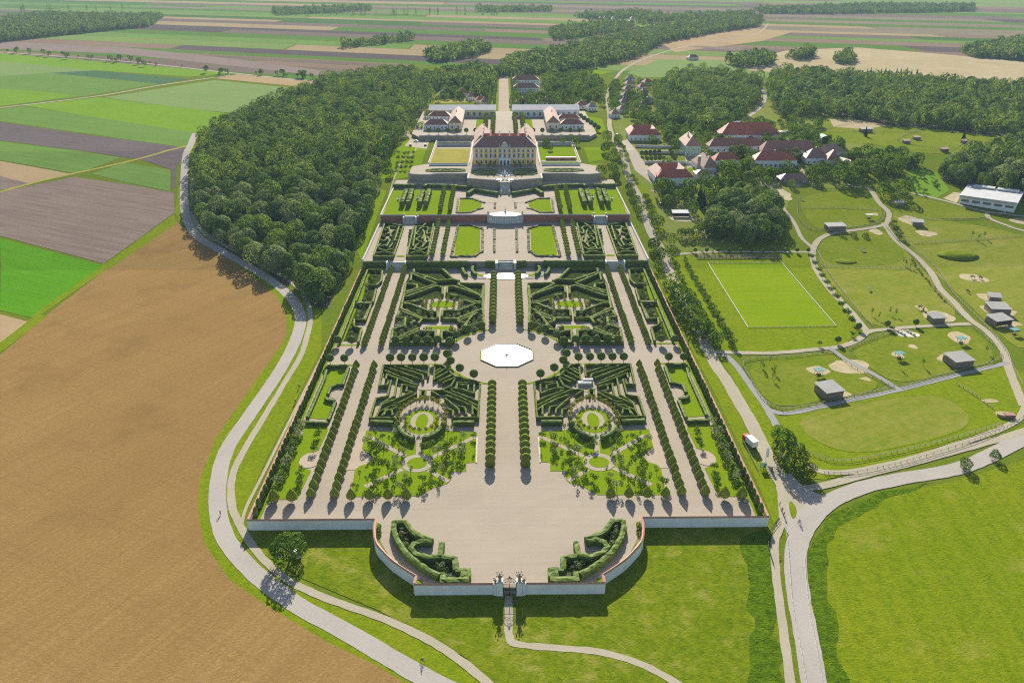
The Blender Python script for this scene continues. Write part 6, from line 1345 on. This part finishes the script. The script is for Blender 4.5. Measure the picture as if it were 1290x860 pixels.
for k in range(9):
    x, y = Gd((1122, 1130, 1140, 1225, 1232, 1240, 1141, 1146, 1137)[k], (258, 262, 250, 299, 303, 300, 336, 338, 333)[k]); plant('thin', 'paddock_tree', x, y, zt(y), 1.0, None, 'thin young tree inside a paddock, %s of the scattered ones' % nth(k + 1), 'tree', 'thin paddock trees', True)
for k in range(12):
    x, y = Gd(*((958, 461), (969, 459), (975, 470), (962, 466), (973, 478), (1098, 397), (1106, 402), (1120, 396), (1128, 398), (1133, 463), (1163, 462), (1243, 445))[k]); plant('thin', 'paddock_tree', x, y, zt(y), .9, None, 'fenced sapling in the paddocks, %s counted from the garden' % nth(k + 1), 'tree', 'fenced saplings', True)
bigs = [(365, 706, 1.15, 'big0', 'large round tree alone on the meadow left of the curved wall'), (984, 575, .95, 'big0', 'rear dark tree of the clump at the road gate'), (1000, 590, .95, 'big1', 'broad front tree of the clump at the road gate'), (1017, 600, .62, 'big0', 'lowest right tree of the clump at the road gate'), (1215, 590, .48, 'big1', 'left one of two lone trees by the main road'), (1253, 579, .42, 'big0', 'right one of two lone trees by the main road')]
for u, v, s_, kd, lab in bigs:
    x, y = Gd(u, v); plant(kd, 'meadow_tree', x, y, zt(y), s_, u, lab, 'tree', None, True, sz=s_ * (1.45 if 980 < u < 990 else 1.15 if u == 1000 else .82 if u == 365 else 1.0))
x, y = Gd(979, 577); plant('shrub_green', 'bush', x, y, zt(y), 1.8, None, 'dark bush in front of the tree clump beside the road', 'shrub')
# far roadside trees
k = 0
for a, b2, n in (((5, 66), (120, 76), 12), ((130, 77), (215, 86), 8), ((150, 76), (180, 80), 4), ((260, 92), (290, 95), 4), ((318, 95), (420, 101), 14), ((370, 99), (402, 101), 2)):
    for (x, y) in line_pts(Gd(*a), Gd(*b2), n):
        k += 1; plant('far_round', 'roadside_tree', x + rnd.uniform(-15, 15), y + rnd.uniform(-10, 10), zt(y), rnd.uniform(.35, 1.0), None, 'dark tree along the far road at the left, %s from the left edge' % nth(k), 'tree', 'trees along the far road')
k = 0
for a, b2, n in (((380, 20), (550, 18), 18), ((560, 17), (640, 19), 8), ((20, 15), (150, 13), 10)):
    for (x, y) in line_pts(Gd(*a), Gd(*b2), n):
        k += 1; plant('far_poplar', 'poplar_tree', x + rnd.uniform(-40, 40), y, zt(y), rnd.uniform(.8, 1.3), None, 'far slim poplar on the plain, %s of the line' % nth(k), 'tree', 'line of poplars on the plain')
for k in range(14):
    x, y = Gd(rnd.uniform(1070, 1160), rnd.uniform(97, 101)); plant('spruce', 'pine_tree', x, y, zt(y), rnd.uniform(.9, 1.3), None, 'dark conifer rising above the rear edge of the right wood', 'tree', 'conifers of the right wood')
# ------------------------------------------------------------------ fences
def fence(pts, lab, h=1.2, gap=3.0, rails=2, mat='fence', name='paddock_fence', sm=True, group='paddock fences', th=.07):
    pts = resample(smooth(pts, 5) if sm else pts, gap); b = MB()
    for x, y in pts: z = zt(y); b.box(x - th, x + th, y - th, y + th, z - .3, z + h)
    for r in range(rails):
        zh = h * (.92 - .42 * r)
        for (x0, y0), (x1, y1) in zip(pts, pts[1:]): b.tube((x0, y0, zt(y0) + zh), (x1, y1, zt(y1) + zh), th * .9, n=4)
    return tag(b.build(name, M[mat]), lab, 'fence', group)
def F(lab, *a, **k): return fence(gp(*a), lab, **k)
F('timber fence round the left side of the lower left paddock', 1050, 444, 990, 450, 938, 455, 945, 478, 962, 505, 985, 516)
F('timber fence along the near side of the lower left paddock', 985, 517, 1028, 510, 1076, 500, 1126, 488)
F('timber fence between the diagonal path and the lower left paddock', 1050, 446, 1080, 466, 1126, 488)
F('timber fence along the rear of the middle paddock', 1068, 440, 1105, 425, 1140, 416)
F('timber fence on the right curve of the middle paddock', 1224, 412, 1246, 430, 1259, 452, 1200, 470, 1134, 488)
F('dark timber fence along the path of the racetrack meadow', 1038, 597, 1080, 596, 1150, 580, 1235, 553, 1284, 530, 1294, 512)
F('timber fence on the bank below the racetrack', 1020, 572, 1060, 582, 1130, 570, 1200, 553, 1262, 535)
F('curving fence behind the racetrack', 1205, 484, 1230, 500, 1250, 515)
F('fence across the pair of dry paddocks', 1034, 336, 1060, 337, 1110, 338, 1165, 339, h=1.3)
F('fence along the left curve of the dry paddocks', 1028, 314, 1044, 345, 1075, 385, 1100, 413)
F('fence along the right side of the dry paddocks', 1116, 286, 1134, 308, 1158, 332, 1170, 348, 1176, 365, 1212, 400)
F('fence on the outer side of the winding path', 1124, 284, 1145, 308, 1180, 340, 1200, 370, 1235, 405, 1262, 435, 1280, 470, 1292, 492)
F('long fence across the far right paddock', 1150, 307, 1200, 304, 1240, 301, 1292, 297)
F('fence of the upper green paddock', 1004, 250, 1006, 275, 1022, 289, 1060, 288, 1095, 284, 1112, 276, 1114, 266)
F('fence curving through the upper green paddock', 1008, 263, 1050, 262, 1105, 265)
F('fence behind the upper right pasture', 1130, 272, 1180, 277, 1245, 275)
F('fence across the far pasture', 1085, 153, 1035, 166, 1100, 166, 1160, 168)
F('second fence across the far pasture', 1165, 162, 1130, 178, 1195, 188, 1215, 178)
F('fence along the left verge of the main road', 988, 655, 992, 684, 994, 710, 998, 760, 1008, 815, 1016, 862, mat='render_grey', th=.045, name='guard_rail', h=.8, group='rails beside the main road')
F('pale rail along the right edge of the main road', 1013, 700, 1017, 750, 1028, 815, 1040, 880, mat='render_grey', th=.04, name='guard_rail', h=.7, group='rails beside the main road')
F('rail beside the cycle path bend at the wall corner', 982, 655, 970, 672, 968, 690, 974, 712, mat='iron', name='guard_rail', h=1.1, group='rails beside the main road')
F('white timber rail on the left of the sports lawn', 892, 332, 942, 413, mat='white', name='white_rail', h=.6, sm=False, group='white rails of the sports lawn', rails=2, th=.10)
F('white timber rail on the right of the sports lawn', 985.5, 332, 1053, 411, mat='white', name='white_rail', h=.6, sm=False, group='white rails of the sports lawn', rails=2, th=.10)
F('grey rail on the near side of the sports lawn', 943, 413, 1052, 411, name='lawn_rail', h=.7, sm=False, group='grey rails of the sports lawn')
F('grey rail at the far side of the sports lawn', 893, 332, 985, 331.5, name='lawn_rail', h=.7, sm=False, group='grey rails of the sports lawn')
for i, v in enumerate((323.5, 326)):
    F('long dark bench-like rail behind the sports lawn, %s row' % ('rear', 'front')[i], 878, v, 984, v - .5, name='lawn_rail', h=.9, gap=2.2, sm=False, th=.18, mat='timber', group='rails behind the sports lawn')
F('thin fence in the grass strip beside the truck', 935, 557, 945, 575, 955, 595, name='paddock_fence')
# ------------------------------------------------------------------ sheds, sunshades
def shed(lab, u, v, w, d, h, roof='roof_grey', ang=0.12, open_=False, wallm='timber'):
    x, y = Gd(u, v); o = tag(empty('shed', (x, y, zt(y) - .05), ang), lab, 'shed', 'animal sheds')
    if open_:
        MB().box(-w / 2, w / 2, d - .2, d, 0, h).box(-w / 2, -w / 2 + .2, 0, d - .21, 0, h).box(w / 2 - .2, w / 2, 0, d - .21, 0, h).build('wall', M[wallm], o)
        b = MB()
        for k in range(4): b.tube((-w / 2 + .3 + k * (w - .6) / 3, .2, 0), (-w / 2 + .3 + k * (w - .6) / 3, .2, h), .12)
        b.build('post', M[wallm], o)
    else:
        MB().box(-w / 2, w / 2, 0, d, 0, h).build('wall', M[wallm], o); MB().box(-w * .2, w * .1, -.06, 0, .05, h * .75).build('door', M['timber'], o)
    MB().add([(-w / 2 - .4, -.5, h + .05), (w / 2 + .4, -.5, h + .05), (w / 2 + .4, d + .4, h + .7), (-w / 2 - .4, d + .4, h + .7), (-w / 2 - .4, -.5, h + .3), (w / 2 + .4, -.5, h + .3), (w / 2 + .4, d + .4, h + .95), (-w / 2 - .4, d + .4, h + .95)],
             [(3, 2, 1, 0), (4, 5, 6, 7), (0, 1, 5, 4), (1, 2, 6, 5), (2, 3, 7, 6), (3, 0, 4, 7)]).build('roof', M[roof], o)
shed('big grey-roofed wooden shed in the lower left paddock', 1051, 502, 8.2, 8, 3.1, ang=.28)
shed('big grey-roofed wooden shed in the middle paddock by the path', 1214, 463, 9.4, 8, 3.1, ang=.2)
shed('small grey-roofed shed at the near edge of the dry paddock', 1182, 407, 6.5, 5, 2.6)
shed('rear wooden shed of the group at the right, half hidden', 1260, 397, 9.5, 8, 3.2, ang=-.1)
shed('open-fronted shed in front of the group at the right', 1264, 411, 9.5, 7, 3.0, open_=True, ang=.25)
shed('small shed standing off behind the right-hand group', 1253, 380, 5.5, 5, 2.4, ang=-.3)
shed('long pale-roofed shed by the green paddock path', 1054, 291, 12, 6, 3.0, ang=.1)
shed('grey shed in the sandy spot of the upper right pasture', 1156, 285, 6.5, 5, 2.6, ang=-.25)
shed('small shed beside the upper path fork', 1133, 260, 6, 4, 2.4, ang=-.1)
shed('small pale-roofed hut in the sandy yard below the farm', 858, 273, 11, 5, 2.4, 'roof_white', -.02, True)
shed('small shelter at the foot of the tree in the far pasture', 1092, 167, 11, 5, 3.0, 'roof_grey')
for k, (u, v) in enumerate(((1143, 181), (1156, 176.5), (1191, 191.5), (1217, 181))): shed('tiny dark shelter on the far pasture, %s from the left' % nth(k + 1), u, v, 5.5, 4, 2.2, 'roof_dark')
x, y = Gd(1265, 524); o = tag(empty('dug_out_shelter', (x, y, zt(y))), 'half-buried dark shelter in the mound by the racetrack meadow', 'shed', 'animal sheds'); MB().prism(ell(0, 0, 3, 1.8, 16), 0, 1.2).build('mound', M['sand'], o); MB().box(-.5, 3.2, -2.1, .4, 0, 1.5).build('shelter', M['roof_dark'], o)
for k, (u, v, c_, t) in enumerate(((1031, 472, 'teal', 'in the lower left paddock'), (1132, 451, 'teal', 'left in the middle paddock'), (1210, 432, 'teal', 'at the rear of the middle paddock'), (1277, 421, 'teal', 'beside the open-fronted shed'), (1094, 275, 'roof_white', 'in the upper green paddock'))):
    x, y = Gd(u, v); o = tag(empty('sunshade', (x, y, zt(y)), .3 if k != 4 else 0), '%s sheet sunshade on posts %s' % ('teal' if c_ == 'teal' else 'pale blue', t), 'shelter', 'sunshades of the paddocks')
    for q in ((-1, -.7), (1, -.7), (1, .7), (-1, .7)): MB().tube((q[0] * 1.3, q[1] * 1.3, 0), (q[0] * 1.3, q[1] * 1.3, 2.6), .09).build('post', M['timber'], o)
    MB().box(-2.1, 2.1, -1.6, 1.6, 2.6, 2.75).build('roof', M[c_], o); MB().box(-.9, .9, -.4, .4, 0, .9).build('trough', M['timber'], o)
x, y = Gd(1040, 180); o = tag(empty('tunnel_tent', (x, y, zt(y)), .1), 'pale green barrel-vaulted tunnel tent by the pasture', 'tent')
b = MB(); V = []; 
for yy in (0, 14): V += [(6 * cos(pi * k / 10), yy, 6 * sin(pi * k / 10)) for k in range(11)]
b.add(V, [(k, k + 1, 12 + k, 11 + k) for k in range(10)] + [tuple(range(21, 10, -1))]); b.build('cover', M['greenwall'], o); MB().add([(6 * cos(pi * k / 10) * .97, .3, 6 * sin(pi * k / 10) * .97) for k in range(11)], [tuple(range(11))]).build('opening_shade', M['window'], o)  # dark sheet across the mouth, coloured as the unlit inside
# mounds in the paddocks
for u, v, r_, h_, t in ((1206, 322, 9, 2.2, 'large grassy mound with a hollow in the right paddock'), (1065, 329, 5, .7, 'low grassy hump in the dry paddock')):
    x, y = Gd(u, v); b = MB().lathe([(0, r_), (h_ * .5, r_ * .75), (h_, r_ * .45), (h_ * .95, r_ * .2), (h_ * .8, .05)], 24, m=0, sx=1.4); q = b.build('mound', M['paddock_green'], None, True); q.location = (x, y, zt(y) - .05); q['kind'] = 'structure'
# ------------------------------------------------------------------ vehicles, signs, gate on the right road
def vehicle_box(mb, x0, x1, y0, y1, z0, z1, r=.15):
    pts = [(x0 + r, y0), (x1 - r, y0), (x1, y0 + r), (x1, y1 - r), (x1 - r, y1), (x0 + r, y1), (x0, y1 - r), (x0, y0 + r)]; return mb.prism(pts, z0, z1)
def wheels(o, ys, xw, r=.34, w=.24):
    for yy in ys:
        for sx in (1, -1):
            wv = MB().tube((sx * xw - sx * w / 2, yy, r), (sx * xw + sx * w / 2, yy, r), r, n=12).build('wheel', M['rubber'], o)
            MB().tube((sx * (xw + w / 2), yy, r), (sx * (xw + w / 2 + .02), yy, r), r * .55, n=10).build('rim', M['car_silver'], wv)
def car(u, v, ang, mat, lab, z=None):
    x, y = P(u, v, z) if z is not None else Gd(u, v); o = tag(empty('parked_car', (x, y, (zt(y) if z is None else z) + .2), ang), lab, 'car', 'parked cars')
    b = MB(); pr = [(-2.1, .35), (2.1, .35), (2.15, .75), (1.2, .9), (-1.7, .95), (-2.1, .8)]
    b.add([(-.85, y_, z_) for y_, z_ in pr] + [(.85, y_, z_) for y_, z_ in pr], [tuple(range(5, -1, -1)), tuple(range(6, 12))] + [(i, (i + 1) % 6, (i + 1) % 6 + 6, i + 6) for i in range(6)]); b.build('body', M[mat], o)
    pr = [(-1.6, .94), (1.0, .9), (.4, 1.42), (-1.2, 1.45)]
    MB().add([(-.74, y_, z_) for y_, z_ in pr] + [(.74, y_, z_) for y_, z_ in pr], [(3, 2, 1, 0), (4, 5, 6, 7)] + [(i, (i + 1) % 4, (i + 1) % 4 + 4, i + 4) for i in range(4)]).build('window', M['glass'], o)
    MB().box(-.68, .68, -1.15, .35, 1.43, 1.5).build('roof', M[mat], o); wheels(o, (-1.3, 1.3), .82)
    for sx in (1, -1): MB().box(sx * .6 - .15, sx * .6 + .15, 2.1, 2.18, .6, .75).build('headlight', M['white'], o)
for k, (u, v, a, m_, t) in enumerate(((517, 184, .3, 'car_dark', 'dark car at the left of the palace car park'), (524, 179, 1.2, 'car_silver', 'silver car in the middle of the palace car park'), (536, 184, .2, 'car_dark', 'dark car at the right of the palace car park'), (539, 178, 1.5, 'white', 'white car at the rear of the palace car park'), (777, 171, .1, 'white', 'white van-like car parked at the village road bend'), (857, 250, 1.4, 'white', 'white car in the park below the big farm building'), (834, 258, .8, 'car_dark', 'dark car by the sandy yard'), (1264, 270, 1.5, 'car_silver', 'silver car beside the white riding hall'), (738, 148, .9, 'car_silver', 'silver car on the road beside the right service court'), (374, 700, .6, 'car_silver', 'silver car half hidden under the lone meadow tree'))): car(u, v, a, m_, t)
x, y = Gd(946, 562); o = tag(empty('box_truck', (x, y, zt(y) + .16), .28), 'white box truck with a red cab parked on the road beside the wall', 'truck')
vehicle_box(MB(), -1.2, 1.2, -2.6, 2.4, 1.0, 3.3).build('cargo_box', M['white'], o); b = MB(); vehicle_box(b, -1.15, 1.15, 2.55, 4.6, .6, 2.7); b.build('cab', M['red_paint'], o)
MB().box(-1.0, 1.0, 4.55, 4.66, 1.6, 2.4).build('windscreen', M['glass'], o); MB().box(-.5, .5, -2.7, 2.5, .6, .98).build('chassis', M['iron'], o); wheels(o, (-1.6, -.6, 3.6), 1.0, .48, .3)
for k, (u, v, t) in enumerate(((964, 581, 'left white banner flag beside the field gate'), (982, 580, 'right white banner flag in front of the dark tree clump'))):
    x, y = Gd(u, v); o = tag(empty('banner_flag', (x, y, zt(y)), .15), t, 'flag', 'banner flags'); MB().tube((0, 0, 0), (0, 0, 5.6), .06).build('pole', M['white'], o)
    V = []; 
    for i in range(8): z = 1.6 + 3.9 * i / 7; V += [(.08, .05 * sin(i), z), (1.0 + .18 * sin(i * .9), .12 * sin(i * 1.1), z + .1)]
    b = MB().add(V, [(2 * i, 2 * i + 1, 2 * i + 3, 2 * i + 2) for i in range(7)]); fl = b.build('flag_cloth', M['white'], o); md = fl.modifiers.new('thick', 'SOLIDIFY'); md.thickness = .03
a, b2 = Gd(961, 594), Gd(984, 594); L = hypot(b2[0] - a[0], b2[1] - a[1]); o = tag(empty('field_gate', (a[0], a[1], zt(a[1]))), 'black steel field gate with diagonal braces across the road', 'gate')
for k in range(2):
    b = MB(); x0, x1 = k * L / 2 + .1, (k + 1) * L / 2 - .1
    for z in (.3, 1.0, 1.9): b.tube((x0, 0, z), (x1, 0, z), .06)
    b.tube((x0, 0, .3), (x1, 0, 1.9), .06); b.tube((x0, 0, 1.9), (x1, 0, .3), .06); b.tube((x0, 0, 0), (x0, 0, 2), .09); b.tube((x1, 0, .2), (x1, 0, 2), .07); b.build('gate_leaf', M['iron'], o)
x, y = Gd(961, 591); o = tag(empty('notice_board', (x, y, zt(y))), 'green and white notice board on posts left of the field gate', 'sign')
for s_ in (1, -1): MB().tube((s_ * .8, 0, 0), (s_ * .8, 0, 2.6), .07).build('post', M['timber'], o)
MB().box(-1.1, 1.1, -.08, .0, 1.0, 2.7).build('board', M['sign_green'], o); MB().box(-.9, .2, -.11, -.082, 1.3, 2.3).build('poster', M['white'], o)
x, y = Gd(883, 443); o = tag(empty('direction_sign', (x, y, zt(y))), 'white direction sign on a post at the road crossing by the wall', 'sign'); MB().tube((0, 0, 0), (0, 0, 2.5), .06).build('post', M['iron'], o); MB().box(-.6, .6, -.06, 0, 1.5, 2.7).build('board', M['white'], o)
# playground stone seats in the sandy ring
for k in range(6):
    x, y = Gd(1131 + 4 * k, 418 + (k % 3) * 2.2); q = MB().lathe([(0, .7), (.5, .75), (.9, .5), (1.0, .05)], 8).build('boulder', M['stone']); q.location = (x, y, zt(y) + .15); tag(q, 'pale boulder in the sandy ring by the path, %s from the left' % nth(k + 1), 'boulder', 'boulders of the sandy ring')
x, y = ZB(0, 572, 262)[0]; o = tag(empty('maze_platform', (x, y, 0)), 'pale stone viewing platform with a railing in the middle of the right labyrinth', 'platform')
MB().box(-3.2, 2.4, -1.0, 1.2, 0, 1.4).box(-1.0, 3.2, 1.21, 2.4, 0, 1.9).build('deck', M['render_grey'], o); b = MB()
for k in range(9): b.tube((-3 + k * .66, -.9, 1.4), (-3 + k * .66, -.9, 2.4), .05)
b.tube((-3, -.9, 2.4), (2.3, -.9, 2.4), .06); b.build('railing', M['white'], o)
# ------------------------------------------------------------------ people and animals
def skin_mesh(name, joints, edges, mats, sub=1):
    me = bpy.data.meshes.new(name); me.from_pydata([j[:3] for j in joints], edges, []); o = bpy.data.objects.new(name, me); COL.objects.link(o)
    md = o.modifiers.new('s', 'SKIN'); sv = me.skin_vertices[0].data
    for i, j in enumerate(joints): sv[i].radius = (j[3], j[3])
    sv[0].use_root = True; o.modifiers.new('d', 'SUBSURF').levels = sub
    dg = bpy.context.evaluated_depsgraph_get(); m2 = bpy.data.meshes.new_from_object(o.evaluated_get(dg)); bpy.data.objects.remove(o)
    m2.name = name; m2.materials.clear(); [m2.materials.append(m) for m in mats]; return m2
PERSON = skin_mesh('person', [(0, 0, .95, .15), (0, 0, 1.2, .14), (0, 0, 1.42, .15), (0, 0, 1.55, .06), (0, 0, 1.68, .10), (.1, 0, .9, .09), (.12, .08, .5, .07), (.12, .02, .06, .05), (-.1, 0, .9, .09), (-.12, -.08, .5, .07), (-.12, -.16, .06, .05), (.2, 0, 1.4, .06), (.26, -.08, 1.1, .045), (.26, .02, .85, .035), (-.2, 0, 1.4, .06), (-.26, .08, 1.1, .045), (-.26, .12, .85, .035)],
                   [(0, 1), (1, 2), (2, 3), (3, 4), (0, 5), (5, 6), (6, 7), (0, 8), (8, 9), (9, 10), (2, 11), (11, 12), (12, 13), (2, 14), (14, 15), (15, 16)], [M['cloth_dark']])
RIDER = skin_mesh('rider', [(0, -.15, .98, .15), (0, .02, 1.25, .14), (0, .14, 1.42, .14), (0, .2, 1.52, .06), (0, .25, 1.64, .1), (.1, -.1, .95, .09), (.12, .22, .75, .075), (.12, .08, .32, .05), (-.1, -.1, .95, .09), (-.12, .18, .85, .075), (-.12, .02, .45, .05), (.2, .14, 1.38, .055), (.24, .35, 1.15, .045), (.2, .52, 1.02, .035), (-.2, .14, 1.38, .055), (-.24, .35, 1.15, .045), (-.2, .52, 1.02, .035)],
                  [(0, 1), (1, 2), (2, 3), (3, 4), (0, 5), (5, 6), (6, 7), (0, 8), (8, 9), (9, 10), (2, 11), (11, 12), (12, 13), (2, 14), (14, 15), (15, 16)], [M['cloth_dark']])
def person(u, v, lab, ang=0.0, z=None):
    x, y = Gd(u, v); o = empty('person', (x, y, (zt(y) + .2) if z is None else z), ang); tag(o, lab, 'person', 'people on the paths')
    link(bpy.data.objects.new('body', PERSON), o); MB().lathe([(1.66, .105), (1.75, .11), (1.81, .05)], 8).build('hair', M['coat_brown'], o)
def cyclist(u, v, lab, ang):
    x, y = Gd(u, v); o = tag(empty('bicycle', (x, y, zt(y) + .2), ang), 'bicycle under the ' + lab, 'bicycle', 'bicycles on the roads')
    for yy in (-.5, .55):
        c = [(0, yy + .33 * cos(2 * pi * k / 14), .34 + .33 * sin(2 * pi * k / 14)) for k in range(15)]; b = MB()
        for p_, q_ in zip(c, c[1:]): b.tube(p_, q_, .03, n=4)
        for k in range(0, 14, 2): b.tube((0, yy, .34), c[k], .01, n=3)
        b.build('wheel', M['rubber'], o)
    b = MB()
    for p_, q_ in (((0, -.5, .34), (0, 0, .32)), ((0, 0, .32), (0, .42, .85)), ((0, -.15, .9), (0, .42, .85)), ((0, 0, .32), (0, -.18, .95)), ((0, -.5, .34), (0, -.16, .85)), ((0, .55, .34), (0, .42, 1.0)), ((-.25, .48, 1.02), (.25, .48, 1.02))): b.tube(p_, q_, .03, n=5)
    b.build('frame', M['red_paint'], o); MB().box(-.08, .08, -.3, 0, .94, 1.0).build('saddle', M['rubber'], o)
    p = tag(empty('person', (x, y, zt(y) + .2), ang), lab, 'person', 'cyclists on the roads'); link(bpy.data.objects.new('body', RIDER), p); MB().lathe([(1.62, .115), (1.7, .12), (1.77, .06)], 8, (0, .25)).build('helmet', M['white'], p)
cyclist(278, 649, 'cyclist in dark clothes on the left road bend', .3); cyclist(532, 834, 'cyclist on the left road near the bottom edge', -2.2); cyclist(1007, 660, 'cyclist in dark clothes on the main road junction', .6); cyclist(377, 489, 'cyclist on the narrow left footpath', -.4); cyclist(372, 508, 'second cyclist behind on the narrow left footpath', -.4)
person(985, 645, 'walker in dark clothes, front of the pair on the cycle path', .2); person(987, 651, 'walker in dark clothes, behind on the cycle path', .4); person(982, 638, 'person in dark clothes near the rail by the junction', 1); person(867, 436, 'person standing on the garden side by the wall crossing', 2)
person(869, 442, 'second person by the wall crossing', 1)
HORSE = skin_mesh('horse', [(0, -.6, 1.15, .30), (0, 0, 1.12, .32), (0, .55, 1.18, .27), (0, .85, 1.45, .17), (0, 1.15, 1.2, .13), (0, 1.45, .75, .10), (.17, -.65, .95, .16), (.18, -.58, .72, .1), (.18, -.78, .48, .065), (.18, -.72, .05, .05), (-.17, -.65, .95, .16), (-.18, -.55, .72, .1), (-.18, -.72, .48, .065), (-.18, -.66, .05, .05), (.16, .55, .9, .12), (.16, .6, .5, .06), (.16, .55, .05, .05), (-.16, .6, .9, .12), (-.16, .68, .5, .06), (-.16, .62, .05, .05), (0, -.95, 1.1, .06), (0, -1.05, .6, .05)],
                  [(0, 1), (1, 2), (2, 3), (3, 4), (4, 5), (0, 6), (6, 7), (7, 8), (8, 9), (0, 10), (10, 11), (11, 12), (12, 13), (2, 14), (14, 15), (15, 16), (2, 17), (17, 18), (18, 19), (0, 20), (20, 21)], [M['coat_white']])
HORSE_B = HORSE.copy(); HORSE_B.materials.clear(); HORSE_B.materials.append(M['coat_brown'])
for k, (u, v, a, m_, t) in enumerate(((1087, 316, 1.2, 0, 'pale horse grazing in the rear dry paddock'), (1095, 366, 2.2, 0, 'pale horse grazing in the middle of the dry paddock'), (1225, 351, 1.4, 1, 'brown horse lying at the left of the sandy patch'), (1235, 352, .4, 1, 'brown horse at the right of the sandy patch'), (1219, 369, .3, 1, 'brown horse in the small round pen'), (1159, 389, 1.8, 1, 'brown horse in the sandy corner of the dry paddock'), (1163, 391, 2.6, 1, 'second brown horse in the sandy corner'), (1010, 252, 1, 0, 'pale horse in the upper green paddock'))):
    x, y = Gd(u, v); o = bpy.data.objects.new('horse', HORSE_B if m_ else HORSE); o.location = (x, y, zt(y) + .1); o.rotation_euler = (0, 0, a); o.scale = (1.25,) * 3; link(o); tag(o, t, 'horse', 'horses in the paddocks')
